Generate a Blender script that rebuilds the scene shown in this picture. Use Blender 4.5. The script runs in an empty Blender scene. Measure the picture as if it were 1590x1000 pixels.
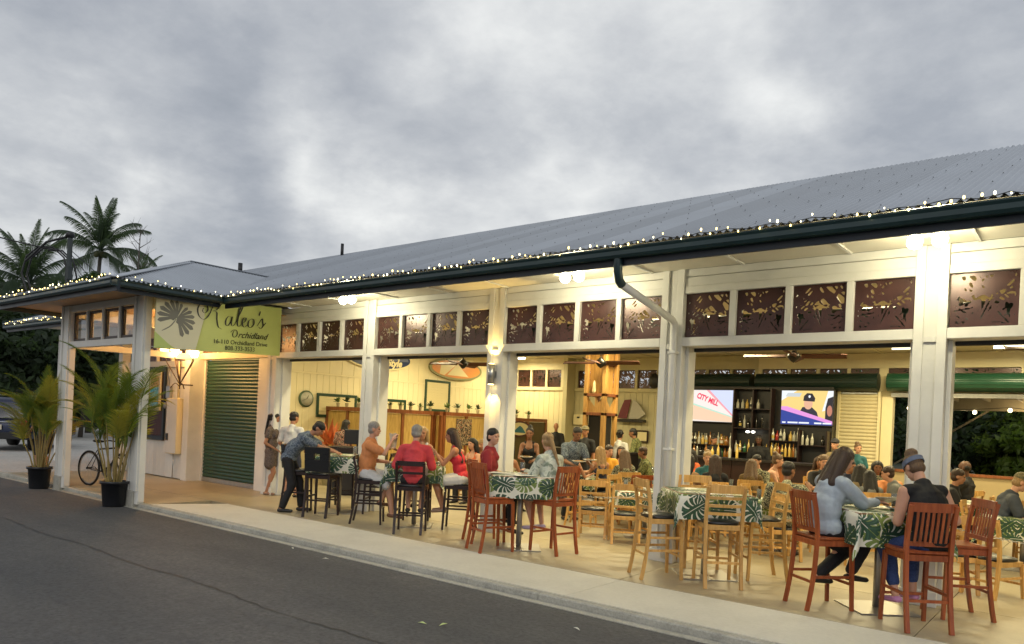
import bpy, bmesh, math, random
import numpy as np
from mathutils import Vector, Matrix, Euler
R_ = math.radians
rnd = random.Random(7)
SC = bpy.context.scene
COL = SC.collection
# ------------------------------------------------------------------ camera
cam_d = bpy.data.cameras.new('camera'); cam = bpy.data.objects.new('camera', cam_d); COL.objects.link(cam)
SC.camera = cam
yaw, pitch, roll = 0.67296, -0.00121, 0.04597
f0 = Vector((-math.sin(yaw), math.cos(yaw), 0)); r0 = Vector((math.cos(yaw), math.sin(yaw), 0)); u0 = Vector((0, 0, 1))
f1 = f0*math.cos(pitch)+u0*math.sin(pitch); u1 = -f0*math.sin(pitch)+u0*math.cos(pitch)
r2 = r0*math.cos(roll)+u1*math.sin(roll); u2 = -r0*math.sin(roll)+u1*math.cos(roll)
m = Matrix((r2, u2, -f1)).transposed().to_4x4(); m.translation = Vector((10.0516, -8.5432, 1.6734))
cam.matrix_world = m
cam_d.sensor_width = 36; cam_d.lens = 1154.62/1590*36; cam_d.shift_y = 155.36/1590
cam_d.clip_start = .1; cam_d.clip_end = 3000
# ------------------------------------------------------------------ world
SC.view_settings.view_transform = 'Standard'; SC.view_settings.look = 'None'
SC.view_settings.exposure = 0.22; SC.view_settings.gamma = 1
W = bpy.data.worlds.new('World'); SC.world = W; W.use_nodes = True
nt = W.node_tree; nt.nodes.clear()
def N(t, **k):
    n = nt.nodes.new(t)
    for a, b in k.items(): setattr(n, a, b)
    return n
def mth(op, a, b=None, c=None):
    n = nt.nodes.new('ShaderNodeMath'); n.operation = op
    for i, v in enumerate((a, b, c)):
        if v is None: continue
        if isinstance(v, (int, float)): n.inputs[i].default_value = v
        else: nt.links.new(v, n.inputs[i])
    return n.outputs[0]
sky = N('ShaderNodeTexSky', sky_type='NISHITA', sun_disc=False)
sky.sun_elevation = R_(6); sky.sun_rotation = R_(215)
tc = N('ShaderNodeTexCoord')
sep = N('ShaderNodeSeparateXYZ'); nt.links.new(tc.outputs['Generated'], sep.inputs[0])
zz = mth('ADD', mth('MAXIMUM', sep.outputs[2], 0.0), 0.22)
cx = mth('DIVIDE', sep.outputs[0], zz); cy = mth('DIVIDE', sep.outputs[1], zz)
cmb = N('ShaderNodeCombineXYZ'); nt.links.new(cx, cmb.inputs[0]); nt.links.new(cy, cmb.inputs[1]); cmb.inputs[2].default_value = 3.7
def noise(sc, det, rough, dist, vec=None, seed=0.0):
    n = N('ShaderNodeTexNoise'); n.inputs['Scale'].default_value = sc; n.inputs['Detail'].default_value = det
    n.inputs['Roughness'].default_value = rough; n.inputs['Distortion'].default_value = dist
    mp = N('ShaderNodeMapping'); mp.inputs['Location'].default_value = (seed, seed*1.7, 0)
    nt.links.new(vec or cmb.outputs[0], mp.inputs[0]); nt.links.new(mp.outputs[0], n.inputs['Vector'])
    return n.outputs['Fac']
n1 = noise(1.1, 8, .56, .25, seed=2.3)
n2 = noise(3.0, 10, .60, .12, seed=7.1)
n3 = noise(6.5, 8, .62, 0, seed=1.3)
# bright gaps in the cloud deck: soft spots at real directions of the sky, broken up by noise
def raydir(px, py):
    return (f1 + r2*((px-795)/1154.62) - u2*((py-655.36)/1154.62)).normalized()
GAPS = [(500, 245, .085, .42), (455, 90, .12, .34), (540, 325, .07, .42), (600, 310, .08, .3), (925, 300, .08, .6), (780, 40, .10, .5), (1165, 140, .10, .55),
        (1220, 60, .12, .3), (70, 215, .09, .3), (190, 345, .05, .5), (60, 300, .10, .3), (1000, 20, .14, .25), (1120, 250, .09, .2), (700, 400, .2, .2), (260, 370, .12, .2)]
DARKS = [(420, 300, .12, .35), (160, 130, .22, .25), (1130, 215, .11, .35), (1350, 190, .2, .25), (600, 130, .12, .22), (20, 200, .1, .2), (850, 60, .08, .22), (1480, 120, .2, .2)]
tot = None
vm = N('ShaderNodeVectorMath', operation='NORMALIZE'); nt.links.new(tc.outputs['Generated'], vm.inputs[0])
wob = N('ShaderNodeTexNoise'); wob.inputs['Scale'].default_value = 6; wob.inputs['Detail'].default_value = 6; nt.links.new(vm.outputs[0], wob.inputs['Vector'])
wv = N('ShaderNodeVectorMath', operation='MULTIPLY_ADD'); nt.links.new(wob.outputs['Color'], wv.inputs[0]); wv.inputs[1].default_value = (.34, .34, .34); nt.links.new(vm.outputs[0], wv.inputs[2])
wv2 = N('ShaderNodeVectorMath', operation='SUBTRACT'); nt.links.new(wv.outputs[0], wv2.inputs[0]); wv2.inputs[1].default_value = (.17, .17, .17)
for lst, sg in ((GAPS, 1), (DARKS, -1)):
    for px, py, rad, w in lst:
        d = N('ShaderNodeVectorMath', operation='DISTANCE'); nt.links.new(wv2.outputs[0], d.inputs[0]); d.inputs[1].default_value = raydir(px, py)
        q = mth('DIVIDE', d.outputs['Value'], rad); e = mth('EXPONENT', mth('MULTIPLY', mth('MULTIPLY', q, q), -1.0))
        e = mth('MULTIPLY', e, w*sg)
        tot = e if tot is None else mth('ADD', tot, e)
base = mth('ADD', mth('MULTIPLY', mth('SUBTRACT', n1, .5), .95), mth('ADD', mth('MULTIPLY', mth('SUBTRACT', n2, .5), .62), mth('MULTIPLY', mth('SUBTRACT', n3, .5), .28)))
val = mth('ADD', mth('ADD', mth('MULTIPLY', tot, .46), base), .57)
cr = N('ShaderNodeValToRGB'); nt.links.new(val, cr.inputs[0])
els = cr.color_ramp.elements
els[0].position = .12; els[0].color = (.26, .29, .335, 1); els[1].position = .98; els[1].color = (.84, .85, .84, 1)
e = els.new(.38); e.color = (.365, .39, .435, 1); e = els.new(.60); e.color = (.51, .53, .56, 1)
bg1 = N('ShaderNodeBackground'); bg1.inputs[1].default_value = .10; nt.links.new(sky.outputs[0], bg1.inputs[0])
bg2 = N('ShaderNodeBackground'); bg2.inputs[1].default_value = 1.0; nt.links.new(cr.outputs[0], bg2.inputs[0])
mx = N('ShaderNodeMixShader'); mx.inputs[0].default_value = .92
nt.links.new(bg1.outputs[0], mx.inputs[1]); nt.links.new(bg2.outputs[0], mx.inputs[2])
wo = N('ShaderNodeOutputWorld'); nt.links.new(mx.outputs[0], wo.inputs[0])
sd = bpy.data.lights.new('sun', 'SUN'); sd.energy = .5; sd.angle = R_(25); sd.color = (1, .95, .9)
so = bpy.data.objects.new('sun', sd); COL.objects.link(so); so.rotation_euler = (R_(60), 0, R_(35)); so.location = (0, -20, 30)

# ------------------------------------------------------------------ helpers
class MB:
    def __init__(s): s.v = []; s.f = []; s.uv = None
    def add(s, vs, fs):
        o = len(s.v); s.v += [tuple(p) for p in vs]; s.f += [tuple(i+o for i in f) for f in fs]; return s
    def box(s, x0, x1, y0, y1, z0, z1, M=None):
        vs = [Vector((x, y, z)) for z in (z0, z1) for y in (y0, y1) for x in (x0, x1)]
        if M is not None: vs = [M @ p for p in vs]
        return s.add(vs, [(0, 2, 3, 1), (4, 5, 7, 6), (0, 1, 5, 4), (2, 6, 7, 3), (0, 4, 6, 2), (1, 3, 7, 5)])
    def cbox(s, c, sz, M=None):
        a = [h/2 for h in sz]
        T = Matrix.Translation(Vector(c)) @ (M.to_4x4() if M is not None else Matrix())
        return s.box(-a[0], a[0], -a[1], a[1], -a[2], a[2], T)
    def bbox(s, x0, x1, y0, y1, z0, z1, b=.006):
        # box with a small chamfer all round
        xs, ys, zs = (x0, x1), (y0, y1), (z0, z1); vs = []; idx = {}
        for i in (0, 1):
            for j in (0, 1):
                for k in (0, 1):
                    for a in range(3):
                        p = [xs[i], ys[j], zs[k]]; sg = [(1, -1)[i], (1, -1)[j], (1, -1)[k]]
                        for t in range(3):
                            if t != a: p[t] += sg[t]*b
                        idx[(i, j, k, a)] = len(vs); vs.append(p)
        g = lambda *a: idx[a]; fs = []
        for i in (0, 1):
            fs.append([g(i, 0, 0, 0), g(i, 1, 0, 0), g(i, 1, 1, 0), g(i, 0, 1, 0)]); fs.append([g(0, i, 0, 1), g(1, i, 0, 1), g(1, i, 1, 1), g(0, i, 1, 1)]); fs.append([g(0, 0, i, 2), g(1, 0, i, 2), g(1, 1, i, 2), g(0, 1, i, 2)])
        for i in (0, 1):
            for j in (0, 1):
                fs.append([g(i, j, 0, 0), g(i, j, 1, 0), g(i, j, 1, 1), g(i, j, 0, 1)])
                fs.append([g(i, 0, j, 0), g(i, 1, j, 0), g(i, 1, j, 2), g(i, 0, j, 2)])
                fs.append([g(0, i, j, 1), g(1, i, j, 1), g(1, i, j, 2), g(0, i, j, 2)])
                for k in (0, 1): fs.append([g(i, j, k, 0), g(i, j, k, 1), g(i, j, k, 2)])
        return s.add(vs, fs)
    def tube(s, pts, rad, n=8, cap=True):
        pts = [Vector(p) for p in pts]
        if not hasattr(rad, '__len__'): rad = [rad]*len(pts)
        rings = []; up = None
        for i, p in enumerate(pts):
            t = (pts[min(i+1, len(pts)-1)]-pts[max(i-1, 0)]).normalized()
            if up is None: up = Vector((0, 0, 1)) if abs(t.z) < .9 else Vector((1, 0, 0))
            a = t.cross(up)
            if a.length < 1e-4: a = t.orthogonal()
            a.normalize(); b = a.cross(t).normalized(); up = b
            rings.append([p+(a*math.cos(2*math.pi*k/n)+b*math.sin(2*math.pi*k/n))*rad[i] for k in range(n)])
        vs = [q for r in rings for q in r]; fs = []
        for i in range(len(pts)-1):
            for k in range(n): fs.append((i*n+k, i*n+(k+1) % n, (i+1)*n+(k+1) % n, (i+1)*n+k))
        if cap: fs.append(tuple(range(n-1, -1, -1))); fs.append(tuple((len(pts)-1)*n+k for k in range(n)))
        return s.add(vs, fs)
    def bar(s, p0, p1, w, h, w1=None, h1=None, up=(0, 0, 1)):
        p0 = Vector(p0); p1 = Vector(p1); t = (p1-p0).normalized(); a = t.cross(Vector(up))
        if a.length < 1e-3: a = t.cross(Vector((1, 0, 0)))
        a.normalize(); b = a.cross(t).normalized(); vs = []
        for p, ww, hh in ((p0, w, h), (p1, w1 or w, h1 or h)):
            vs += [p-a*ww/2-b*hh/2, p+a*ww/2-b*hh/2, p+a*ww/2+b*hh/2, p-a*ww/2+b*hh/2]
        return s.add(vs, [(0, 1, 2, 3), (7, 6, 5, 4), (0, 4, 5, 1), (1, 5, 6, 2), (2, 6, 7, 3), (3, 7, 4, 0)])
    def path(s, pts, w, h, up=(0, 0, 1)):
        # rectangular bar following a path
        pts = [Vector(p) for p in pts]; rings = []
        for i, p in enumerate(pts):
            t = (pts[min(i+1, len(pts)-1)]-pts[max(i-1, 0)]).normalized(); a = t.cross(Vector(up)).normalized(); b = a.cross(t).normalized()
            rings += [p-a*w/2-b*h/2, p+a*w/2-b*h/2, p+a*w/2+b*h/2, p-a*w/2+b*h/2]
        fs = [(0, 3, 2, 1)]; n = len(pts)
        for i in range(n-1):
            for k in range(4): fs.append((i*4+k, i*4+(k+1) % 4, i*4+4+(k+1) % 4, i*4+4+k))
        fs.append((n*4-4, n*4-3, n*4-2, n*4-1))
        return s.add(rings, fs)
    def lathe(s, prof, c=(0, 0, 0), n=16):
        vs = []; fs = []; c = Vector(c)
        for r, z in prof:
            for k in range(n): vs.append(c+Vector((r*math.cos(2*math.pi*k/n), r*math.sin(2*math.pi*k/n), z)))
        for i in range(len(prof)-1):
            for k in range(n): fs.append((i*n+k, i*n+(k+1) % n, (i+1)*n+(k+1) % n, (i+1)*n+k))
        if prof[0][0] > 1e-5: fs.append(tuple(range(n-1, -1, -1)))
        if prof[-1][0] > 1e-5: fs.append(tuple((len(prof)-1)*n+k for k in range(n)))
        return s.add(vs, fs)
    def ell(s, c, r, M=None, nu=14, nv=9):
        vs = [(0, 0, 1)]; fs = []
        for j in range(1, nv):
            a = math.pi*j/nv
            for k in range(nu): b = 2*math.pi*k/nu; vs.append((math.sin(a)*math.cos(b), math.sin(a)*math.sin(b), math.cos(a)))
        vs.append((0, 0, -1))
        for k in range(nu): fs.append((0, 1+k, 1+(k+1) % nu))
        for j in range(nv-2):
            for k in range(nu): a = 1+j*nu; fs.append((a+k, a+nu+k, a+nu+(k+1) % nu, a+(k+1) % nu))
        a = 1+(nv-2)*nu
        for k in range(nu): fs.append((len(vs)-1, a+(k+1) % nu, a+k))
        M = M or Matrix.Identity(3); c = Vector(c)
        return s.add([c+M @ Vector((x*r[0], y*r[1], z*r[2])) for x, y, z in vs], fs)
    def cap(s, p0, p1, r0, r1, n=12, flat=1.0, side=None):
        p0 = Vector(p0); p1 = Vector(p1); d = p1-p0; L = d.length
        if L < 1e-5: return s.ell(p0, (r0, r0, r0))
        t = d/L; a = (Vector(side) if side is not None else (Vector((0, 1, 0)) if abs(t.y) < .9 else Vector((1, 0, 0))))
        a = (a-t*a.dot(t)).normalized(); b = t.cross(a)
        prof = []
        for k in range(4): th = math.pi/2*(k/4); prof.append((-r0*math.cos(th), r0*math.sin(th)))
        prof.append((0, r0)); prof.append((L, r1))
        for k in range(1, 5): th = math.pi/2*(k/4); prof.append((L+r1*math.sin(th), r1*math.cos(th)))
        prof[0] = (-r0, r0*.02); prof[-1] = (L+r1, r1*.02)
        vs = []; fs = []
        for z, r in prof:
            for k in range(n): th = 2*math.pi*k/n; vs.append(p0+t*z+a*(r*math.cos(th))+b*(r*flat*math.sin(th)))
        for i in range(len(prof)-1):
            for k in range(n): fs.append((i*n+k, i*n+(k+1) % n, (i+1)*n+(k+1) % n, (i+1)*n+k))
        fs.append(tuple(range(n-1, -1, -1))); fs.append(tuple((len(prof)-1)*n+k for k in range(n)))
        return s.add(vs, fs)
    def poly(s, pts, d0, d1, M=None):
        # 2d polygon (x,z) extruded between y=d0 and y=d1
        n = len(pts); vs = [Vector((x, d0, z)) for x, z in pts]+[Vector((x, d1, z)) for x, z in pts]
        if M is not None: vs = [M @ p for p in vs]
        fs = [tuple(range(n)), tuple(range(2*n-1, n-1, -1))]+[(i, i+n, (i+1) % n+n, (i+1) % n) for i in range(n)]
        return s.add(vs, fs)
    def mesh(s, name, mat=None, smooth=False):
        me = bpy.data.meshes.new(name); me.from_pydata(s.v, [], s.f)
        if mat: me.materials.append(mat)
        if smooth: me.shade_smooth()
        me.update()
        if not smooth or smooth == 'fix': 
            bm = bmesh.new(); bm.from_mesh(me); bmesh.ops.recalc_face_normals(bm, faces=bm.faces); bm.to_mesh(me); bm.free()
        return me
    def build(s, name, mat=None, parent=None, smooth=False, loc=None, rz=None):
        return link(name, s.mesh(name, mat, smooth), parent, loc, rz)
def link(name, me, parent=None, loc=None, rz=None, rot=None, scale=None):
    o = bpy.data.objects.new(name, me); COL.objects.link(o)
    if parent is not None: o.parent = parent
    if loc is not None: o.location = loc
    if rz is not None: o.rotation_euler = (0, 0, rz)
    if rot is not None: o.rotation_euler = rot
    if scale is not None: o.scale = scale
    return o
def tag(o, label=None, cat=None, group=None, kind=None):
    if label: o['label'] = label
    if cat: o['category'] = cat
    if group: o['group'] = group
    if kind: o['kind'] = kind
    return o
def thing(name, label, cat, loc=(0, 0, 0), rz=0, group=None):
    o = bpy.data.objects.new(name, None); COL.objects.link(o); o.location = loc; o.rotation_euler = (0, 0, rz); o.empty_display_size = .1
    return tag(o, label, cat, group)
KIDS = {}
def copy_tree(o, parent=None):
    c = o.copy(); COL.objects.link(c)
    if parent is not None: c.parent = parent
    for ch in list(o.children): copy_tree(ch, c)
    return c
def dup(root, loc, rz, label=None, group=None):
    c = copy_tree(root); c.location = loc; c.rotation_euler = (0, 0, rz)
    if label: c['label'] = label
    if group: c['group'] = group
    return c
# ------------------------------------------------------------------ materials
MATS = {}
def mat(name, col, rough=.6, metal=0, bump=0, bscale=60, var=0, vscale=4, col2=None, spec=.5, emit=None, estr=0, coords='Object', stretch=None, alpha=None, trans=0, detail=5):
    if name in MATS: return MATS[name]
    M = bpy.data.materials.new(name); M.use_nodes = True; t = M.node_tree; b = t.nodes['Principled BSDF']
    b.inputs['Base Color'].default_value = (*col, 1); b.inputs['Roughness'].default_value = rough; b.inputs['Metallic'].default_value = metal
    b.inputs['Specular IOR Level'].default_value = spec
    if trans: b.inputs['Transmission Weight'].default_value = trans
    if emit: b.inputs['Emission Color'].default_value = (*emit, 1); b.inputs['Emission Strength'].default_value = estr
    if var or bump:
        tcn = t.nodes.new('ShaderNodeTexCoord'); mp = t.nodes.new('ShaderNodeMapping'); t.links.new(tcn.outputs[coords], mp.inputs[0])
        if stretch: mp.inputs['Scale'].default_value = stretch
    if var:
        n = t.nodes.new('ShaderNodeTexNoise'); n.inputs['Scale'].default_value = vscale; n.inputs['Detail'].default_value = detail; n.inputs['Roughness'].default_value = .6
        t.links.new(mp.outputs[0], n.inputs['Vector'])
        c = t.nodes.new('ShaderNodeValToRGB'); t.links.new(n.outputs['Fac'], c.inputs[0])
        c2 = col2 or tuple(min(1, x*(1-var)) for x in col)
        c.color_ramp.elements[0].position = .3; c.color_ramp.elements[0].color = (*c2, 1); c.color_ramp.elements[1].position = .7
        c.color_ramp.elements[1].color = (*(col if col2 else tuple(min(1, x*(1+var*.5)) for x in col)), 1)
        t.links.new(c.outputs[0], b.inputs['Base Color'])
        rr = t.nodes.new('ShaderNodeMapRange'); rr.inputs['To Min'].default_value = max(.02, rough-.1); rr.inputs['To Max'].default_value = min(1, rough+.12)
        t.links.new(n.outputs['Fac'], rr.inputs[0]); t.links.new(rr.outputs[0], b.inputs['Roughness'])
    if bump:
        n = t.nodes.new('ShaderNodeTexNoise'); n.inputs['Scale'].default_value = bscale; n.inputs['Detail'].default_value = 4
        t.links.new(mp.outputs[0], n.inputs['Vector'])
        bn = t.nodes.new('ShaderNodeBump'); bn.inputs['Strength'].default_value = bump; bn.inputs['Distance'].default_value = .01
        t.links.new(n.outputs['Fac'], bn.inputs['Height']); t.links.new(bn.outputs[0], b.inputs['Normal'])
    MATS[name] = M; return M
def emitm(name, col, st): return mat(name, (0.02, 0.02, 0.02), .4, spec=.2, emit=col, estr=st)
white_p = mat('white paint', (.72, .71, .66), .45, var=.10, vscale=2.2, bump=.15, bscale=25)
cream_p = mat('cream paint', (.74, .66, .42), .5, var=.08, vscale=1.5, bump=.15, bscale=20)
olive_shade_p = mat('shaded olive paint', (.55, .50, .30), .55, var=.1, vscale=2)  # olive rear wall with its shade put into the colour
soffit_m = mat('soffit paint', (.70, .66, .55), .5, var=.08, vscale=3)
ceil_m = mat('ceiling paint', (.62, .56, .38), .6, var=.1, vscale=1.2)
green_f = mat('dark green gutter paint', (.012, .035, .038), .35, var=.25, vscale=3)
navy_f = mat('dark navy fascia paint', (.009, .018, .030), .4, var=.2, vscale=3)
green_s = mat('green roller shutter', (.010, .058, .032), .36, var=.25, vscale=5, spec=.6)
green_d = mat('dark green drum', (.006, .022, .017), .4, var=.2, vscale=5)
cream_s = mat('cream roller shutter', (.66, .58, .36), .4, var=.1, vscale=4)
steel_m = mat('galvanised steel', (.45, .45, .44), .35, .9, var=.15, vscale=14)
steel_b = mat('brushed steel', (.42, .40, .36), .38, .85)
roof_m = mat('zinc roof sheet', (.40, .43, .465), .34, .6, var=.14, vscale=.9, bump=.05, bscale=30)
def per_object(M, lo, hi):
    t = M.node_tree; b = t.nodes['Principled BSDF']; src = b.inputs['Base Color'].links[0].from_socket; oi = t.nodes.new('ShaderNodeObjectInfo'); mr = t.nodes.new('ShaderNodeMapRange'); mr.inputs['To Min'].default_value = lo; mr.inputs['To Max'].default_value = hi
    t.links.new(oi.outputs['Random'], mr.inputs[0]); h = t.nodes.new('ShaderNodeHueSaturation'); t.links.new(mr.outputs[0], h.inputs['Value']); t.links.new(src, h.inputs['Color']); t.links.new(h.outputs[0], b.inputs['Base Color'])
per_object(roof_m, .86, 1.10); per_object(white_p, .93, 1.04)
screw_m = mat('roof screw', (.13, .14, .15), .5, .5)
black_m = mat('black paint', (.012, .012, .013), .4, var=.2, vscale=8)
blackwood = mat('black bar wood', (.012, .010, .009), .35, var=.3, vscale=6)
dark_m = mat('dark interior', (.02, .018, .016), .7, var=.3, vscale=3)
leather = mat('black vinyl', (.010, .010, .011), .3, bump=.2, bscale=90, spec=.6)
espresso = mat('espresso wood', (.022, .009, .007), .32, var=.35, vscale=9, stretch=(1, 1, 6))
def wood(name, c1, c2, rough=.35):
    if name in MATS: return MATS[name]
    M = bpy.data.materials.new(name); M.use_nodes = True; t = M.node_tree; b = t.nodes['Principled BSDF']
    tcn = t.nodes.new('ShaderNodeTexCoord'); mp = t.nodes.new('ShaderNodeMapping'); mp.inputs['Scale'].default_value = (14, 14, 1.6)
    oi = t.nodes.new('ShaderNodeObjectInfo'); t.links.new(tcn.outputs['Object'], mp.inputs[0])
    ad = t.nodes.new('ShaderNodeVectorMath'); ad.operation = 'ADD'; cb = t.nodes.new('ShaderNodeCombineXYZ')
    ml = t.nodes.new('ShaderNodeMath'); ml.operation = 'MULTIPLY'; ml.inputs[1].default_value = 50; t.links.new(oi.outputs['Random'], ml.inputs[0])
    t.links.new(ml.outputs[0], cb.inputs[0]); t.links.new(ml.outputs[0], cb.inputs[2]); t.links.new(mp.outputs[0], ad.inputs[0]); t.links.new(cb.outputs[0], ad.inputs[1])
    n = t.nodes.new('ShaderNodeTexNoise'); n.inputs['Scale'].default_value = 1.6; n.inputs['Detail'].default_value = 8; n.inputs['Distortion'].default_value = 1.2
    t.links.new(ad.outputs[0], n.inputs['Vector']); c = t.nodes.new('ShaderNodeValToRGB'); t.links.new(n.outputs['Fac'], c.inputs[0])
    c.color_ramp.elements[0].position = .32; c.color_ramp.elements[0].color = (*c1, 1); c.color_ramp.elements[1].position = .66; c.color_ramp.elements[1].color = (*c2, 1)
    t.links.new(c.outputs[0], b.inputs['Base Color']); b.inputs['Roughness'].default_value = rough
    bn = t.nodes.new('ShaderNodeBump'); bn.inputs['Strength'].default_value = .08; bn.inputs['Distance'].default_value = .01
    t.links.new(n.outputs['Fac'], bn.inputs['Height']); t.links.new(bn.outputs[0], b.inputs['Normal'])
    MATS[name] = M; return M
blond = wood('honey maple wood', (.50, .26, .065), (.70, .41, .13))
cherry = wood('cherry wood', (.235, .048, .014), (.38, .095, .027), .3)
rust_w = wood('red brown timber', (.16, .05, .015), (.27, .09, .028), .4)
gold_w = wood('amber timber', (.36, .19, .05), (.56, .32, .10), .4)
bamboo_m = wood('bamboo matting', (.42, .26, .07), (.62, .42, .13), .55)
def bamboo_rib(M):
    t = M.node_tree; b = t.nodes['Principled BSDF']
    tcn = t.nodes.new('ShaderNodeTexCoord'); w = t.nodes.new('ShaderNodeTexWave'); w.bands_direction = 'X'; w.inputs['Scale'].default_value = 9
    sp = t.nodes.new('ShaderNodeSeparateXYZ'); cb = t.nodes.new('ShaderNodeCombineXYZ'); ad = t.nodes.new('ShaderNodeMath'); ad.operation = 'ADD'
    t.links.new(tcn.outputs['Object'], sp.inputs[0]); t.links.new(sp.outputs[0], ad.inputs[0]); t.links.new(sp.outputs[1], ad.inputs[1]); t.links.new(ad.outputs[0], cb.inputs[0])
    t.links.new(cb.outputs[0], w.inputs['Vector'])
    bn = t.nodes.new('ShaderNodeBump'); bn.inputs['Strength'].default_value = .6; bn.inputs['Distance'].default_value = .01
    t.links.new(w.outputs['Fac'], bn.inputs['Height']); t.links.new(bn.outputs[0], b.inputs['Normal'])
bamboo_rib(bamboo_m)
asphalt = None
def ground_mat(name, c1, c2, c3, sc, rough=.85, bump=.4, streak=None, fine_=(.62, 1.35), fs=14):
    M = bpy.data.materials.new(name); M.use_nodes = True; t = M.node_tree; b = t.nodes['Principled BSDF']; b.inputs['Roughness'].default_value = rough
    tcn = t.nodes.new('ShaderNodeTexCoord')
    def nz(s, d, r=.6, dist=0, st=None):
        n = t.nodes.new('ShaderNodeTexNoise'); n.inputs['Scale'].default_value = s; n.inputs['Detail'].default_value = d; n.inputs['Roughness'].default_value = r; n.inputs['Distortion'].default_value = dist
        if st:
            mp = t.nodes.new('ShaderNodeMapping'); mp.inputs['Scale'].default_value = st; t.links.new(tcn.outputs['Object'], mp.inputs[0]); t.links.new(mp.outputs[0], n.inputs['Vector'])
        else: t.links.new(tcn.outputs['Object'], n.inputs['Vector'])
        return n.outputs['Fac']
    big = nz(.35, 5, st=streak); mid = nz(sc, 6, .7); fine = nz(sc*fs, 5, .75)
    r1 = t.nodes.new('ShaderNodeValToRGB'); t.links.new(big, r1.inputs[0]); r1.color_ramp.elements[0].position = .35; r1.color_ramp.elements[1].position = .68
    r1.color_ramp.elements[0].color = (*c1, 1); r1.color_ramp.elements[1].color = (*c2, 1)
    mx = t.nodes.new('ShaderNodeMix'); mx.data_type = 'RGBA'; r2_ = t.nodes.new('ShaderNodeMapRange'); t.links.new(mid, r2_.inputs[0]); r2_.inputs['From Min'].default_value = .48; r2_.inputs['From Max'].default_value = .75
    r2_.inputs['To Max'].default_value = .6
    t.links.new(r2_.outputs[0], mx.inputs[0]); t.links.new(r1.outputs[0], mx.inputs[6]); mx.inputs[7].default_value = (*c3, 1)
    mx2 = t.nodes.new('ShaderNodeMix'); mx2.data_type = 'RGBA'; mx2.blend_type = 'MULTIPLY'; mx2.inputs[0].default_value = .6
    r3 = t.nodes.new('ShaderNodeMapRange'); t.links.new(fine, r3.inputs[0]); r3.inputs['From Min'].default_value = .3; r3.inputs['From Max'].default_value = .7; r3.inputs['To Min'].default_value = fine_[0]; r3.inputs['To Max'].default_value = fine_[1]
    t.links.new(mx.outputs[2], mx2.inputs[6]); t.links.new(r3.outputs[0], mx2.inputs[7]); t.links.new(mx2.outputs[2], b.inputs['Base Color'])
    bn = t.nodes.new('ShaderNodeBump'); bn.inputs['Strength'].default_value = bump; bn.inputs['Distance'].default_value = .01; t.links.new(fine, bn.inputs['Height']); t.links.new(bn.outputs[0], b.inputs['Normal'])
    MATS[name] = M; return M
asphalt = ground_mat('worn asphalt', (.062, .064, .068), (.125, .119, .114), (.050, .051, .053), 6, .8, 1.0, fine_=(.30, 1.75), streak=(.35, 1.3, 1), fs=4)
slab_m = ground_mat('trowelled concrete floor', (.33, .27, .17), (.46, .39, .25), (.27, .22, .14), 1.3, .42, .06, fine_=(.88, 1.1))
walk_m = ground_mat('pale concrete', (.60, .57, .47), (.68, .65, .55), (.53, .50, .41), 1.6, .7, .1, fine_=(.9, 1.1))
kerb_m = ground_mat('dirty concrete kerb', (.34, .33, .28), (.48, .46, .39), (.14, .14, .12), 3.5, .85, .4)
fore_m = ground_mat('old concrete', (.42, .41, .38), (.50, .49, .46), (.33, .33, .31), 1.2, .8, .25)
soil_m = ground_mat('dark ground', (.035, .045, .02), (.06, .06, .03), (.03, .035, .02), 2, .9, .5)

# ------------------------------------------------------------------ ground
B = 2.875
ZR = -.075
g = MB().box(-400, 400, -400, 400, -.6, -.13).build('ground', soil_m); tag(g, kind='structure')
g = MB().box(-70, 60, -16, -2.66, -.4, ZR).build('road', asphalt); tag(g, kind='structure')
road_ = g; seam = MB(); pts_ = []
for i in range(220):
    x_ = -16+i*.13; yy = -4.69+.035*math.sin(i*.31)+rnd.uniform(-.02, .02); w_ = rnd.uniform(.002, .011); pts_.append((x_, yy-w_, yy+w_))
seam.add([q for x_, y0_, y1_ in pts_ for q in ((x_, y0_, ZR+.004), (x_, y1_, ZR+.004))], [(2*i, 2*i+2, 2*i+3, 2*i+1) for i in range(len(pts_)-1)])
seam.build('tar_seam', mat('tar seam', (.028, .028, .029), .6, var=.3, vscale=9), road_)
g = MB().box(-60, -9.2, -2.52, 12, -.3, -.02).build('forecourt', fore_m); tag(g, kind='structure')
fl = bpy.data.objects.new('floor', None); COL.objects.link(fl); tag(fl, kind='structure')
MB().box(-9.1, 20, -1.4, 11.5, -.3, -.012).build('sub_floor', dark_m, fl)
ys = [-1.42, .15, 2.9, 5.7, 8.4, 11.4]; xs = [-9.18]+[B*k+.22 for k in range(-2, 6)]
for i in range(len(xs)-1):
    for j in range(len(ys)-1):
        MB().bbox(xs[i]+.004, xs[i+1]-.004, ys[j]+.004, ys[j+1]-.004, -.1, 0, .003).build('slab', slab_m, fl)
MB().bbox(-9.18, -2.45, -2.5, -1.43, -.1, 0, .003).build('slab', slab_m, fl)
pv = bpy.data.objects.new('pavement', None); COL.objects.link(pv); tag(pv, kind='structure')
def quadslab(pts, z0, z1, name, m_, par):
    n = len(pts); return MB().add([(x, y, z0) for x, y in pts]+[(x, y, z1) for x, y in pts], [tuple(range(n-1, -1, -1)), tuple(range(n, 2*n))]+[(i, (i+1) % n, (i+1) % n+n, i+n) for i in range(n)]).build(name, m_, par)
quadslab([(-2.44, -2.5), (1.4, -2.5), (1.4, -1.43), (-1.9, -1.43), (-2.44, -2.45)], -.1, .0, 'slab', walk_m, pv)
x = 1.4
while x < 16: MB().bbox(x+.003, x+4.597, -2.5, -1.43, -.1, .0, .003).build('slab', walk_m, pv); x += 4.6
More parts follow.
